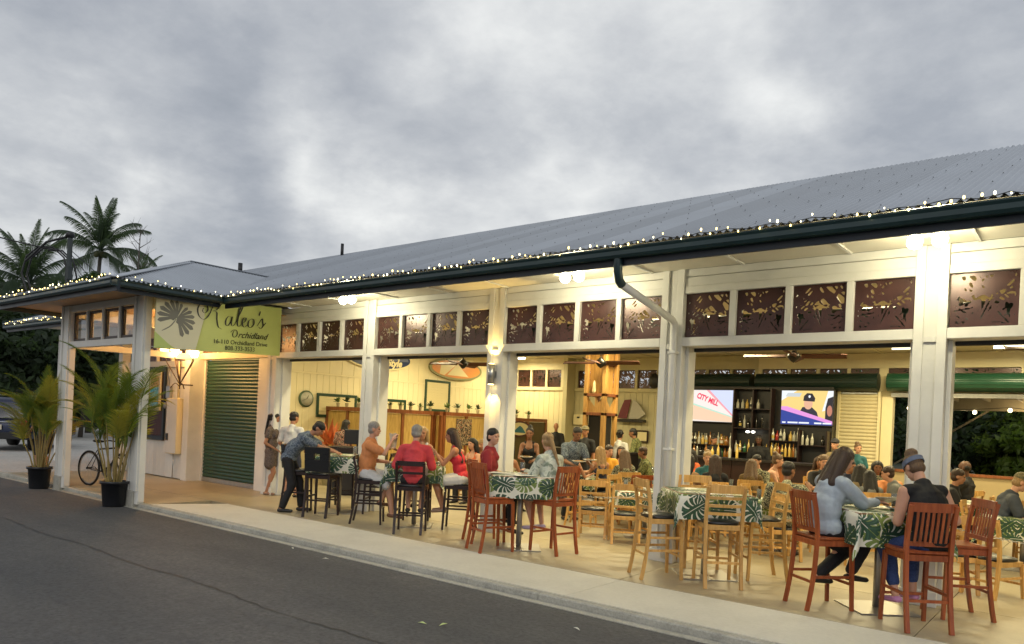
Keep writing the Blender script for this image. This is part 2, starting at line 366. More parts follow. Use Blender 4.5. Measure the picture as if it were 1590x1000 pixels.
kb = bpy.data.objects.new('kerb', None); COL.objects.link(kb); tag(kb, kind='structure')
x = -40.
while x < 18:
    w = 3.05
    MB().bbox(x+.003, x+w-.003, -2.62, -2.505, -.25, -.004+rnd.uniform(-.002, .002), .012).build('kerb_stone', kerb_m, kb); x += w
MB().box(-40, 18, -2.74, -2.63, -.2, ZR+.006).build('gutter_apron', kerb_m, kb)

# ------------------------------------------------------------------ building
bld = thing('restaurant_building', 'long open-sided restaurant building with grey corrugated roof and leaf cut-out transoms', 'building', (0, 0, 0))
ZS, ZB, ZT, ZF = 2.70, 2.809, 3.356, 3.66
def P(name, mb, m_, par=None, smooth=False): return mb.build(name, m_, par or bld, smooth)
# lattice panel mesh: sheet metal with leaf shaped solid and cut-out holes (marching squares)
def lattice_mesh(name, w, h, seed, mat_, n=60, flip=False):
    rg = np.random.RandomState(seed); nx = n; ny = int(n*h/w)
    X, Z = np.meshgrid(np.linspace(0, w, nx+1), np.linspace(0, h, ny+1), indexing='ij')
    F = np.full_like(X, -1.0)
    leaves = [(w*.58, h*.06, w*.74, 112), (w*.02, h*.40, w*.40, -10), (w*1.0, h*.30, w*.44, 170), (w*.1, h*.02, w*.4, 50)]
    if flip: leaves = [(w-a, b, c, 180-d) for a, b, c, d in leaves]
    for lx, lz, Rr, ang in leaves:
        dx = X-lx; dz = Z-lz; a0 = math.radians(ang); u = dx*math.cos(a0)+dz*math.sin(a0); v = -dx*math.sin(a0)+dz*math.cos(a0)
        r = np.hypot(u, v)+1e-6; th = np.arctan2(v, u)
        edge = Rr*(.70+.24*np.cos(th))
        inside = np.clip((edge-r)/(w*.02), -1, 1)
        t = (np.abs(th)*3.0-r/Rr*1.2)
        slit = np.abs((t % 1.0)-.5)*2   # 1 at slit centre wrap
        s_ = np.where((r > .30*edge) & (r < .90*edge) & (np.abs(v) > .06*Rr), (.55-slit)*3.5, 1)
        
        vein = np.where((np.abs(v) < .018*Rr+.004) & (r > .1*Rr), -1, 1)
        # holes near the midrib
        F2 = np.minimum(np.minimum(inside, np.clip(s_, -1, 1)), 1)
        F = np.maximum(F, F2)
        F = np.where((np.abs(v) < .008) & (u > .12*Rr) & (u < .8*Rr), np.minimum(F, -.35), F)
    # large gaps either side and a band of slim cut-outs in the upper part
    def blob(cx_, cz_, rx, rz, ph):
        an = np.arctan2((Z-cz_*h)/rz, (X-cx_*w)/rx); return np.hypot((X-cx_*w)/rx, (Z-cz_*h)/rz)-(1+.38*np.sin(3*an+ph))
    mir = (lambda q: 1-q) if flip else (lambda q: q)
    for cx_, cz_, rx, rz, ph in ((mir(.15), .34, .045*w, .10*h, .4), (mir(.80), .47, .085*w, .055*h, 1.9), (mir(.52), .53, .13*w, .03*h, 3.0)):
        F = np.minimum(F, np.clip(blob(cx_, cz_, rx, rz, ph)*2.2, -1, 1))
    band = (Z > .585*h) & (Z < .93*h)
    pts_ = rg.rand(34, 2)*np.array([w, h*.40])+np.array([0, h*.56]); tilt = np.where(X < w*.5, .8, -.8)*(1 if not flip else -1)
    D = []
    for px_, pz_ in pts_:
        dx = X-px_; dz = Z-pz_; ax = dx*np.cos(tilt)+dz*np.sin(tilt); az = -dx*np.sin(tilt)+dz*np.cos(tilt); D.append(np.hypot(ax*.55, az*1.25))
    D = np.sort(np.array(D), axis=0); cell = (.021-(D[1]-D[0]))/.012
    for px_, ang in ((.30, 62), (.72, 118)):
        a0 = math.radians(ang); vv = -(X-px_*w)*math.sin(a0)+(Z-.58*h)*math.cos(a0); cell = np.maximum(cell, (.010-np.abs(vv))/.006)
    F = np.where(band, np.clip(cell, -1, 1), F)
    fr = w*.055; bd = np.minimum(np.minimum(X, w-X), np.minimum(Z, h-Z)); F = np.maximum(F, np.clip((fr-bd)/(w*.02), -1, 1)); F = np.clip(F, -1, 1)
    vs = []; fs = []; vid = {}
    def gv(key, x, z):
        if key not in vid: vid[key] = len(vs)//2; vs.append((x, 0, z)); vs.append((x, .006, z))
        return vid[key]
    segs = []
    xsv = X[:, 0]; zsv = Z[0]
    for i in range(nx):
        for j in range(ny):
            cs = [(i, j), (i+1, j), (i+1, j+1), (i, j+1)]; f = [F[a, b] for a, b in cs]
            if max(f) <= 0: continue
            pl = []
            for k in range(4):
                a, b = cs[k], cs[(k+1) % 4]; fa, fb = f[k], f[(k+1) % 4]
                if fa > 0: pl.append((gv(a, xsv[a[0]], zsv[a[1]]), 0))
                if (fa > 0) != (fb > 0):
                    t = fa/(fa-fb); key = (min(a, b), max(a, b)); pl.append((gv(key, xsv[a[0]]*(1-t)+xsv[b[0]]*t, zsv[a[1]]*(1-t)+zsv[b[1]]*t), 1))
            ids = [p for p, _ in pl]
            if len(ids) >= 3:
                fs.append(tuple(2*q for q in ids)); fs.append(tuple(2*q+1 for q in reversed(ids)))
                for k in range(len(pl)):
                    if pl[k][1] and pl[(k+1) % len(pl)][1]: p, q = ids[k], ids[(k+1) % len(ids)]; fs.append((2*p, 2*p+1, 2*q+1, 2*q))
    me = bpy.data.meshes.new(name); me.from_pydata(vs, [], fs); me.materials.append(mat_); me.update(); return me
panel_m = mat('rust brown laser-cut metal', (.072, .030, .025), .30, .25, var=.35, vscale=3, spec=.6)
PW = (B-2*.161-3*.075)/4; PH = ZT-ZB
LAT = [lattice_mesh('lattice_panel', PW, PH, 1, panel_m), lattice_mesh('lattice_panel', PW, PH, 2, panel_m, flip=True)]
frame_m = mat('dark transom frame', (.05, .03, .025), .45)
def trimpost(X, y0=0., front=True, z1=ZF, w=.30):
    p = P('post', MB().bbox(X-w/2, X+w/2, y0, y0+.30, 0, z1, .005), white_p)
    if front:
        for sx in (-1, 1): P('trim_board', MB().bbox(X+sx*(w/2-.045)-.045, X+sx*(w/2-.045)+.045, y0-.028, y0-.001, .16, z1, .003), white_p, p)
        P('plinth', MB().bbox(X-w/2-.02, X+w/2+.02, y0-.045, y0-.001, 0, .155, .004), white_p, p)
        P('trim_block', MB().bbox(X-w/2+.092, X+w/2-.092, y0-.026, y0-.001, ZS-.03, ZS+.03, .003), white_p, p)
for k in range(-1, 6):
    trimpost(k*B, 0., True, ZF)
    for sx in (-1, 1):
        P('door_guide', MB().bbox(k*B+sx*.172-.021, k*B+sx*.172+.021, .10, .30, 0, ZS-.002, .003), white_p)
for k in range(-1, 5):
    a = k*B+.152; b = (k+1)*B-.152
    P('sill_beam', MB().bbox(a, b, -.03, .24, ZS, ZB, .004), white_p)
    P('top_rail', MB().bbox(a, b, -.012, .24, ZT, ZT+.09, .004), white_p)
    P('siding_board', MB().bbox(a, b, .0, .1, ZT+.092, ZT+.205, .003), white_p)
    P('siding_board', MB().bbox(a, b, .0, .1, ZT+.212, ZF-.001, .003), white_p)
    for i in range(4):
        x0 = k*B+.161+i*(PW+.075)
        if i: P('mullion', MB().bbox(x0-.075, x0, -.02, .22, ZB+.001, ZT-.001, .004), white_p)
        link('lattice_panel', LAT[(i+k) % 2], bld, (x0, .035, ZB))
    # rolled-up door above the opening
    dr = P('roller_door_drum', MB().tube([(a+.06, .52, 2.93), (b-.06, .52, 2.93)], .215, 24), green_d)
    P('door_bottom_bar', MB().bbox(a+.04, b-.04, .245, .295, ZS-.045, ZS+.05, .006), black_m, dr)
    P('bracket', MB().bbox(a+.01, a+.05, .3, .68, 2.76, 3.18, .004), steel_m, dr); P('bracket', MB().bbox(b-.05, b-.01, .3, .68, 2.76, 3.18, .004), steel_m, dr)
# soffit, fascia and gutter
P('soffit', MB().box(-2.3, 16, -1.44, -.005, ZF, ZF+.02), soffit_m)
P('soffit', MB().box(-13, -7.3, -1.44, -.005, ZF, ZF+.02), soffit_m)
x = -1.7
while x < 15: P('soffit_batten', MB().bbox(x, x+.035, -1.40, -.03, ZF-.02, ZF-.001, .002), white_p); x += 1.19
def gutter(x0, x1, y, par=None, M=None):
    prof = [(0, 3.50), (-.11, 3.50), (-.13, 3.53), (-.125, 3.575), (-.14, 3.60), (-.14, 3.612), (-.115, 3.612), (-.115, 3.60), (-.10, 3.53), (-.02, 3.52), (-.02, 3.61), (0, 3.61)]
    n = len(prof); T = M or Matrix()
    vs = [T @ Vector((xx, y+a, b)) for xx in (x0, x1) for a, b in prof]
    fs = [(i, (i+1) % n, (i+1) % n+n, i+n) for i in range(n)]+[tuple(range(n)), tuple(range(2*n-1, n-1, -1))]
    P('gutter', MB().add(vs, fs), green_f)
    vs = MB(); vs.box(x0+.002, x1-.002, y-.03, y+.0, 3.43, 3.498, T); P('fascia_board', vs, navy_f)
    vs = MB(); vs.box(x0+.004, x1-.004, y+.002, y+.03, 3.44, 3.64, T); P('fascia_board', vs, navy_f)
gutter(-2.2, 16, -1.44); gutter(-13, -7.3, -1.44)
SL = .39; nz_ = math.hypot(1, SL)
def corr(Pe, e, inn, W_, s0, s1, m_, name, per=12.0, amp=.014, bk=None):
    # corrugated roof plane from eave point Pe along e; inn = horizontal inward dir; s0,s1 give inward distance limits at x
    Pe = Vector(Pe); e = Vector(e); inn = Vector(inn); up = (inn+Vector((0, 0, SL))); nn = e.cross(up).normalized()
    if nn.z < 0: nn = -nn
    pitch_ = .0762; n = int(W_/pitch_*8); vs = []; fs = []; prev = None
    for i in range(n+1):
        x = W_*i/n; a, b = s0(x), s1(x)
        if b-a < 1e-4: prev = None; continue
        off = nn*amp*math.sin(2*math.pi*x/pitch_)
        pa = Pe+e*x+up*a+off; pb = Pe+e*x+up*b+off
        q = len(vs); vs += [pa, pb]
        if prev is not None: fs.append((prev, prev+1, q+1, q))
        prev = q
    me = bpy.data.meshes.new(name); me.from_pydata(vs, [], fs); me.materials.append(m_); me.shade_smooth(); me.update()
    return me
EZ = 3.635
sheet = corr((0, 0, 0), (1, 0, 0), (0, 1, 0), .762, lambda x: 0, lambda x: 7.06, roof_m, 'roof_sheet')
x = -13.0; k = 0
while x < 16:
    link('roof_sheet', sheet, bld, (x, -1.58, EZ+.0015*(k % 2))); x += .760; k += 1
P('rear_roof_slope', MB().add([(-13, 5.5, 6.34), (16.2, 5.5, 6.34), (16.2, 12.6, 3.55), (-13, 12.6, 3.55)], [(0, 1, 2, 3)]), roof_m)
rc = MB()
for sy in (-1, 1): rc.bar((-13.02, 5.48+sy*.09, 6.375-abs(sy)*.036), (16.2, 5.48+sy*.09, 6.375-.036), .19, .012, up=(0, sy*SL, 1))
P('ridge_cap', rc, roof_m)
P('barge_board', MB().bar((-13.02, -1.56, EZ-.02), (-13.02, 5.5, 6.33), .03, .16), green_f)
P('gable_wall', MB().add([(-12.98, 0, 3.5), (-12.98, 11, 3.5), (-12.98, 5.5, 6.2)], [(0, 1, 2)]), white_p)
sm = MB(); up_ = Vector((0, 1, SL)).normalized(); nn_ = Vector((0, -SL, 1)).normalized()
x = -13.0+.057
while x < 16:
    for j in range(9):
        c = Vector((x, -1.58, EZ))+up_*(.35+j*.86)+nn_*.0145
        sm.add([c+Vector((-.009, 0, 0)), c-up_*.009, c+Vector((.009, 0, 0)), c+up_*.009, c+nn_*.014], [(0, 1, 4), (1, 2, 4), (2, 3, 4), (3, 0, 4)])
    x += .381
s_ = P('roof_screw', sm, screw_m); s_['kind'] = 'stuff'
# ---- porch roof
PX0, PX1, PY = -7.3, -2.2, -3.35; HW = (PX1-PX0)/2
L_ = -1.58-PY
P('porch_roof_slope', MB(), None) if False else link('porch_roof_slope', corr((PX1+.05, PY-.05, EZ-.0), (0, 1, 0), (-1, 0, 0), 4.5, lambda y: max(0, y-1.85), lambda y: min(y, HW), roof_m, 'porch_roof_slope'), bld)
link('porch_roof_slope', corr((PX0-.05, PY-.05, EZ-.0), (0, 1, 0), (1, 0, 0), 4.5, lambda y: max(0, y-1.85), lambda y: min(y, HW), roof_m, 'porch_roof_slope'), bld)
link('porch_roof_slope', corr((PX0-.05, PY-.05, EZ-.0), (1, 0, 0), (0, 1, 0), 2*HW+.1, lambda x: 0, lambda x: min(x, 2*HW+.1-x), roof_m, 'porch_roof_slope'), bld)
hz = EZ+SL*HW
for a, b in (((PX1+.05, PY-.05, EZ+.012), (PX1-HW, PY+HW, hz+.012)), ((PX0-.05, PY-.05, EZ+.012), (PX0+HW, PY+HW, hz+.012)), ((PX1-HW, PY+HW-.03, hz+.02), (PX1-HW, 1.1, hz+.02)), ((PX1+.03, -1.52, EZ+.008), (PX1-HW, 1.02, hz+.008))):
    P('hip_cap', MB().bar(a, b, .16, .014), roof_m)
Mr = Matrix.Translation(Vector((PX1-.0, 0, 0))) @ Matrix.Rotation(R_(90), 4, 'Z')   # local x -> +Y, local -y -> +X
gutter(PY, -1.58, 0, M=Mr)
gutter(PX0, PX1+.14, PY)
Ml = Matrix.Translation(Vector((PX0, 0, 0))) @ Matrix.Rotation(R_(-90), 4, 'Z')
gutter(1.58, -PY, 0, M=Ml)
porch_sof = mat('porch soffit stain', (.42, .27, .15), .5, var=.15, vscale=4)
P('porch_soffit', MB().box(PX0+.02, PX1-.02, PY+.02, -1.46, 3.52, 3.53), porch_sof)
P('porch_ceiling', MB().box(-9, PX1-.3, -1.45, 0, 3.52, 3.53), porch_sof)
# porch posts and front transom
for X in (-2.80, -5.87):
    p = P('porch_post', MB().bbox(X-.18, X+.18, -2.665, -2.54, -.02, 3.515, .006), white_p)
    for sx in (-1, 1): P('trim_board', MB().bbox(X+sx*.14-.04, X+sx*.14+.04, -2.688, -2.667, .2, 3.51, .003), white_p, p)
    P('trim_board', MB().bbox(X+.1805, X+.20, -2.655, -2.55, .02, 3.51, .003), white_p, p)
    P('post_shoe', MB().bbox(X-.19, X+.10, -2.70, -2.53, -.099, .2, .01), kerb_m, p)
P('sill_beam', MB().bbox(-5.685, -2.985, -2.65, -2.55, 2.70, 2.82, .004), white_p)
P('top_rail', MB().bbox(-5.685, -2.985, -2.65, -2.55, 3.39, 3.515, .004), white_p)
win_f = mat('dark brown window frame', (.035, .02, .014), .4)
glass_m = mat('window glass', (.9, .9, .9), .02, trans=1.0)
for i in range(4):
    a = -5.685+i*(2.70/4); b = a+2.70/4
    if i: P('mullion', MB().bbox(a-.03, a+.03, -2.63, -2.51, 2.821, 3.389, .003), white_p)
    w_ = P('window', MB().bbox(a+.035, a+.085, -2.60, -2.54, 2.83, 3.38, .004).bbox(b-.085, b-.035, -2.60, -2.54, 2.83, 3.38, .004).bbox(a+.086, b-.086, -2.60, -2.54, 2.83, 2.875, .004).bbox(a+.086, b-.086, -2.60, -2.54, 3.335, 3.38, .004), win_f)
    P('pane', MB().box(a+.086, b-.086, -2.572, -2.568, 2.876, 3.334), glass_m, w_)
for y0, y1 in ((-2.535, -.07),):
    P('side_beam', MB().bbox(-5.85, -5.68, y0, y1, 2.70, 2.82, .004), white_p); P('side_beam', MB().bbox(-5.85, -5.68, y0, y1, 3.3, 3.515, .004), white_p)
    P('side_beam', MB().bbox(-2.76, -2.62, y0, y1, 3.3, 3.515, .004), white_p)
# pavilion posts/beams left of porch
for X, Y in ((-9.1, -.1), (-12.9, -.1), (-12.9, 5.5), (-12.9, 11)):
    P('post', MB().bbox(X-.1, X+.1, Y-.1, Y+.1, -.02, 3.5, .005), white_p)
P('pavilion_beam', MB().bbox(-13, -9.0, -.1, .1, 3.3, 3.6, .005), white_p)
P('pavilion_beam', MB().bbox(-13.0, -12.8, .11, 11, 3.3, 3.5, .005), soffit_m)
P('pavilion_ceiling', MB().box(-12.95, -8.7, .11, 11.2, 3.52, 3.54), porch_sof)
# ---- porch back wall and green shutter
x = -9.0
while x < -6.22:
    P('wall_board', MB().bbox(x, min(x+.196, -6.21), -.02, .12, 0.02, 2.55, .004), white_p); x += .20
P('sill_beam', MB().bbox(-9.05, -6.2, -.05, .14, 2.56, 2.70, .004), white_p)
P('corner_post', MB().bbox(-6.2, -5.96, -.06, .34, 0, 3.51, .005), white_p)
for i, (a, b) in enumerate(((-9.0, -8.35), (-8.28, -7.64), (-7.57, -6.93), (-6.86, -6.24))):
    link('lattice_panel', LAT[i % 2], bld, (a, .03, 2.71), scale=(1.05, 1, 1))
    P('mullion', MB().bbox(b, b+.06, -.03, .12, 2.705, 3.28, .003), white_p)
P('top_rail', MB().bbox(-9.05, -6.2, -.05, .14, 3.27, 3.515, .004), white_p)
rs = P('roller_shutter', MB().bbox(-5.955, -5.88, .26, .36, 0, 2.74, .004).bbox(-3.76, -3.685, .26, .36, 0, 2.74, .004), white_p)
sl = MB(); prof = []
ns = 34; hh = 2.62/ns
slat_prof = [(0, 0), (-.012, .18), (-.02, .5), (-.012, .82), (0, .97), (.004, 1.0)]
vs = []; 
for xx in (-5.88, -3.76):
    for dy, t in slat_prof: vs.append((xx, .31+dy, t*hh))
n = len(slat_prof); sl.add(vs, [(i, i+1, i+1+n, i+n) for i in range(n-1)])
slme = sl.mesh('shutter_slat', green_s, True)
for i in range(ns): link('shutter_slat', slme, rs, (0, 0, .10+i*hh))
P('shutter_foot', MB().bbox(-5.88, -3.76, .27, .34, .005, .10, .004), steel_m, rs)
P('lintel', MB().bbox(-5.955, -3.0, .16, .36, 2.742, 2.88, .004), cream_p)
P('wall_panel', MB().bbox(-3.683, -3.03, .20, .36, 0, 2.74, .004), white_p)
for i, (a, b) in enumerate(((-5.94, -5.30), (-5.23, -4.60), (-4.53, -3.90), (-3.83, -3.2))):
    link('lattice_panel', LAT[i % 2], bld, (a, .22, 2.885), scale=(1.03, 1, 1)); P('mullion', MB().bbox(b, b+.06, .18, .34, 2.882, 3.45, .003), cream_p)
P('top_rail', MB().bbox(-5.955, -3.0, .16, .36, 3.44, 3.515, .004), cream_p)
# ---- interior shell
P('ceiling', MB().box(-5.74, 16, .72, 11.0, 3.72, 3.74), ceil_m)
x = -5.0
while x < 15: P('ceiling_batten', MB().bbox(x, x+.05, .75, 10.98, 3.70, 3.7195, .002), ceil_m); x += 1.2
P('left_wall_backing', MB().box(-5.85, -5.78, .37, 11, 0, 3.72), cream_p)
y = .4; i = 0
bl = MB().bbox(-5.78, -5.75, 0, .194, 0, 2.64, .004).mesh('wall_board', cream_p); bu = MB().bbox(-5.78, -5.765, 0, .394, 2.69, 3.71, .004).mesh('wall_board', cream_p)
while y < 10.4: link('wall_board', bl, bld, (0, y, 0)); y += .2
y = .4
while y < 10.4: link('wall_board', bu, bld, (0, y, 0)); y += .4
P('wall_rail', MB().bbox(-5.779, -5.742, .4, 10.6, 2.642, 2.688, .003), cream_p)
# rear wall (Y = 11) with transom row
def rear_bay(x0, x1, wall=True, m_=cream_p, Y=11.0, zlo=0):
    a, b = x0, x1
    P('top_rail', MB().bbox(a, b, Y-.05, Y+.15, ZT, 3.715, .004), m_); P('sill_beam', MB().bbox(a, b, Y-.06, Y+.15, ZS, ZB, .004), m_)
    pw = (b-a-3*.08-.2)/4
    for i in range(4):
        xx = a+.1+i*(pw+.08)
        link('lattice_panel', LAT[i % 2], bld, (xx, Y+.02, ZB), scale=(pw/PW, 1, 1))
        P('mullion', MB().bbox(xx-.08 if i else a, xx, Y-.04, Y+.12, ZB+.001, ZT-.001, .003), m_)
    P('mullion', MB().bbox(b-.1, b, Y-.04, Y+.12, ZB+.001, ZT-.001, .003), m_)
    if wall:
        x = a
        while x < b-.01: P('wall_board', MB().bbox(x+.002, min(x+.196, b), Y-.01, Y+.1, zlo, ZS-.001, .004), m_); x += .2
rear_bay(-5.74, -3.2, Y=10.6)
P('wall_return', MB().bbox(-3.2, -3.05, 10.55, 11.1, 0, 3.715, .004), olive_shade_p)
rear_bay(-3.04, -.1, m_=olive_shade_p)
rear_bay(-.1, 2.8, m_=olive_shade_p)
rear_bay(2.8, 5.85, m_=cream_p)
rear_bay(5.85, 11.4, wall=False)
P('rear_post', MB().bbox(5.85, 6.09, 10.90, 11.15, 0, 2.699, .004), cream_p); P('rear_post', MB().bbox(11.3, 11.6, 10.9, 11.15, 0, 3.7, .004), cream_p)
P('low_wall', MB().bbox(6.09, 11.3, 10.95, 11.1, 0, .90, .004), mat('tan wall paint', (.42, .33, .18), .6, var=.1, vscale=3))
P('low_wall_cap', MB().bbox(6.09, 11.3, 10.9, 11.15, .901, .96, .004), rust_w)
rear_bay(11.6, 16, m_=cream_p)
P('right_wall', MB().box(16, 16.1, 0, 11, 0, 3.72), cream_p)
for a, b in ((.86, 2.73), (2.87, 5.8), (6.0, 8.85), (8.95, 11.3)):
    prof = []
    d = MB().tube([(a, 10.72, 3.0), (b, 10.72, 3.0)], .215, 24)
    dd = P('roller_door_drum', d, (mat('green drum', (.010, .055, .03), .32, var=.2, vscale=5)) if a > 5.9 else green_d)
    P('door_bottom_bar', MB().bbox(a+.05, b-.05, 10.86, 10.90, 2.66, 2.76, .004), steel_m, dd)
    for zz in (2.88, 2.95, 3.03, 3.11, 3.17): P('drum_rib', MB().tube([(a+.01, 10.72-math.sqrt(.218**2-(zz-3.0)**2), zz), (b-.01, 10.72-math.sqrt(.218**2-(zz-3.0)**2), zz)], .009, 6), (MATS['green drum'] if a > 5.9 else green_d), dd)
ws = P('roller_shutter', MB().bbox(4.86, 4.93, 10.80, 10.90, 0, 2.78, .004).bbox(5.78, 5.84, 10.80, 10.90, 0, 2.78, .004), cream_p)
sl = MB(); vs = []
for xx in (4.93, 5.78):
    for dy, t in slat_prof: vs.append((xx, 10.85+dy*1.3, t*.087))
sl.add(vs, [(i, i+1, i+1+n, i+n) for i in range(n-1)]); sme = sl.mesh('shutter_slat', cream_s, True)
for i in range(31): link('shutter_slat', sme, ws, (0, 0, .03+i*.087))
# downspout
dp = P('downspout', MB().tube([(5.82, -1.50, 3.50), (5.82, -1.50, 3.36), (5.82, -1.46, 3.27), (5.82, -1.40, 3.235)], .05, 14, False), green_f, smooth=True)
P('pipe', MB().tube([(5.82, -1.41, 3.24), (5.82, -.16, 3.02), (5.82, -.09, 2.97), (5.82, -.09, 2.85), (5.82, -.09, .06)], .045, 14), white_p, dp, True)
for z in (2.6, 1.4): P('pipe_strap', MB().bbox(5.765, 5.875, -.14, -.032, z, z+.03, .003), white_p, dp)
for X, Y, r, h in ((-13.0+.6, 4.9, .07, .30), (-7.4, 5.1, .045, .34)):
    z0 = EZ+SL*(Y+1.58); P('vent_pipe', MB().tube([(X, Y, z0-.1), (X, Y, z0+h)], r, 12), black_m, smooth=True)

# ------------------------------------------------------------------ lights
def light(name, typ, loc, energy, col, parent=None, size=None, rot=None, sy=None, rad=.05):
    l = bpy.data.lights.new(name, typ); l.energy = energy; l.color = col
    if typ == 'AREA':
        l.size = size or 1
        if sy: l.shape = 'RECTANGLE'; l.size_y = sy
    elif typ in ('POINT', 'SPOT'): l.shadow_soft_size = rad
    o = bpy.data.objects.new(name, l); COL.objects.link(o); o.location = loc
    if rot: o.rotation_euler = rot
    if parent: o.parent = parent
    return o
WARM = (1.0, .85, .48); WARM2 = (1.0, .90, .58); AMB = (1.0, .52, .16)
bulb_w = emitm('flood bulb glow', (1, .95, .72), 22)
names = ['pair of bright flood bulbs under the eave above the first opening', 'pair of bright flood bulbs under the eave left of the downspout', 'round bright flood lamp glowing at the head of the big right post']
for i, (X, lab) in enumerate(zip((.27, 4.70, 8.69), names)):
    t = thing('eave_floodlight', lab, 'light', (X, -.70, ZF-.01), 0, 'eave flood lights')
    MB().lathe([(.05, -.03), (.05, 0)], n=12).build('mount_plate', white_p, t)
    for s in (-1, 1):
        MB().cap((s*.05, 0, -.045), (s*.09, -.03, -.07), .022, .035).build('lamp_holder', white_p, t)
        MB().ell((s*.105, -.045, -.115), (.070, .070, .070)).build('bulb', bulb_w, t, True)
        light('bulb_light', 'POINT', (s*.11, -.06, -.20), 26, WARM2, t, rad=.05)
# sconce up/down on post at X=B
t = thing('wall_sconce', 'cylindrical steel up-and-down wall light on the middle post', 'light', (B, -.03, 2.36), 0)
MB().lathe([(.05, -.15), (.05, .15)], (0, -.06, 0), 16).build('cylinder_shade', steel_m, t, 'fix'); MB().bbox(-.03, .03, -.02, .03, -.05, .05).build('wall_mount', steel_m, t)
for s in (-1, 1):
    MB().lathe([(.04, 0), (.04, .008)], (0, -.06, s*.152-.004), 12).build('lens', emitm('sconce lens', (1, .75, .3), 14), t)
    light('beam', 'SPOT', (0, -.075, s*.17), 38, (1, .66, .18), t, rot=(math.pi if s > 0 else 0, 0, 0), rad=.02).data.spot_size = R_(75)
# interior tube lights: a few seen, the rest unseen and added to brighten the room
tube_e = emitm('fluorescent tube', (1, .92, .60), 2.2); tube_b = emitm('bright tube', (1, .93, .68), 8)
k = 0
spots = [(-4.4, 9.6), (6.75, 9.2), (8.6, 9.4), (11.8, 9), (-3.6, 1.2), (-.6, 1.2), (2.3, 1.2), (5.2, 1.2), (8.1, 1.2), (11.2, 1.2), (-3.9, 5.9), (-1.2, 5.9), (1.8, 5.9), (4.2, 5.9), (6.9, 5.9), (9.6, 5.9)]
for X, Y in spots:
    vis = {(-4.4, 9.6): 'bright ceiling batten light seen through the opening right of the middle post', (6.75, 9.2): 'small ceiling light glowing left of the big right post', (8.6, 9.4): 'bright ceiling batten light just right of the big right post'}.get((X, Y), 'unseen added batten light in the %s ceiling row, number %d from the left' % (('front' if Y < 5 else ('middle' if Y < 8 else 'rear')), 1+sum(1 for q in spots if abs(q[1]-Y) < 1 and q[0] < X)))
    t = thing('ceiling_light', vis, 'light', (X, Y, 3.70), 0, 'batten lights on the ceiling')
    hl = .42 if Y > 8 else .62; MB().bbox(-hl, hl, -.06, .06, -.04, -.003).build('housing', ceil_m, t); MB().tube([(-hl+.04, 0, -.07), (hl-.04, 0, -.07)], .028, 8).build('tube', tube_b if (X, Y) in ((-4.4, 9.6), (8.6, 9.4)) else tube_e, t, True)
    light('tube_light', 'AREA', (0, 0, -.12), 60 if Y < 2 else (110 if Y < 8 else 70), WARM, t, size=.8 if Y > 8 else 1.2, sy=.10)
# chandelier sconce in the porch
t = thing('bracket_lamp', 'five-armed iron lamp with glowing cream glass cups on the porch corner', 'light', (-5.82, -.36, 2.04), 0)
iron = mat('wrought iron', (.05, .028, .018), .5, .6)
MB().cap((.06, .26, .1), (0, 0, .1), .015, .012).build('wall_arm', iron, t)
MB().tube([(0, 0, .0), (0, 0, .62)], .014, 8).build('stem', iron, t)
for k in range(3):
    a = k*2.1
    MB().tube([(math.cos(a)*.18*q, math.sin(a)*.18*q, .05+.10*math.sin(q*3.0)*(1 if q > .0 else 0)-.05*q) for q in (0, .25, .5, .75, 1)], .010, 6).build('scroll', iron, t)
cupm = emitm('glowing glass cup', (1, .70, .28), 9)
for k in range(5):
    a = k*2*math.pi/5+.4; r = .33
    MB().tube([(0, 0, .1), (math.cos(a)*r*.35, math.sin(a)*r*.35, .30), (math.cos(a)*r*.8, math.sin(a)*r*.8, .55), (math.cos(a)*r, math.sin(a)*r, .70)], .011, 6).build('arm', iron, t)
    c = MB().lathe([(.035, .69), (.065, .74), (.095, .85), (.088, .85), (.06, .75), (.02, .72)], (math.cos(a)*r, math.sin(a)*r, 0), 14).build('glass_cup', cupm, t, True)
light('cup_light', 'POINT', (0, -.05, 1.0), 60, AMB, t, rad=.2)
light('cup_light', 'POINT', (.25, -.2, .5), 22, AMB, t, rad=.15)
# porch ceiling lamp (glow seen through the porch transom)
t = thing('porch_ceiling_lamp', 'amber lamp glowing behind the porch transom windows', 'light', (-4.3, -1.4, 3.50), 0)
MB().lathe([(.11, 0), (.11, -.03), (.03, -.09)], n=16).build('bowl', emitm('amber bowl', (1, .6, .2), 8), t, True)
light('bowl_light', 'POINT', (0, 0, -.35), 45, AMB, t, rad=.1)
t = thing('pavilion_lamp', 'amber lamp under the far pavilion roof', 'light', (-11, 1.2, 3.5), 0)
MB().lathe([(.11, 0), (.11, -.03), (.03, -.09)], n=16).build('bowl', MATS['amber bowl'], t, True); light('bowl_light', 'POINT', (0, 0, -.3), 45, AMB, t, rad=.1)
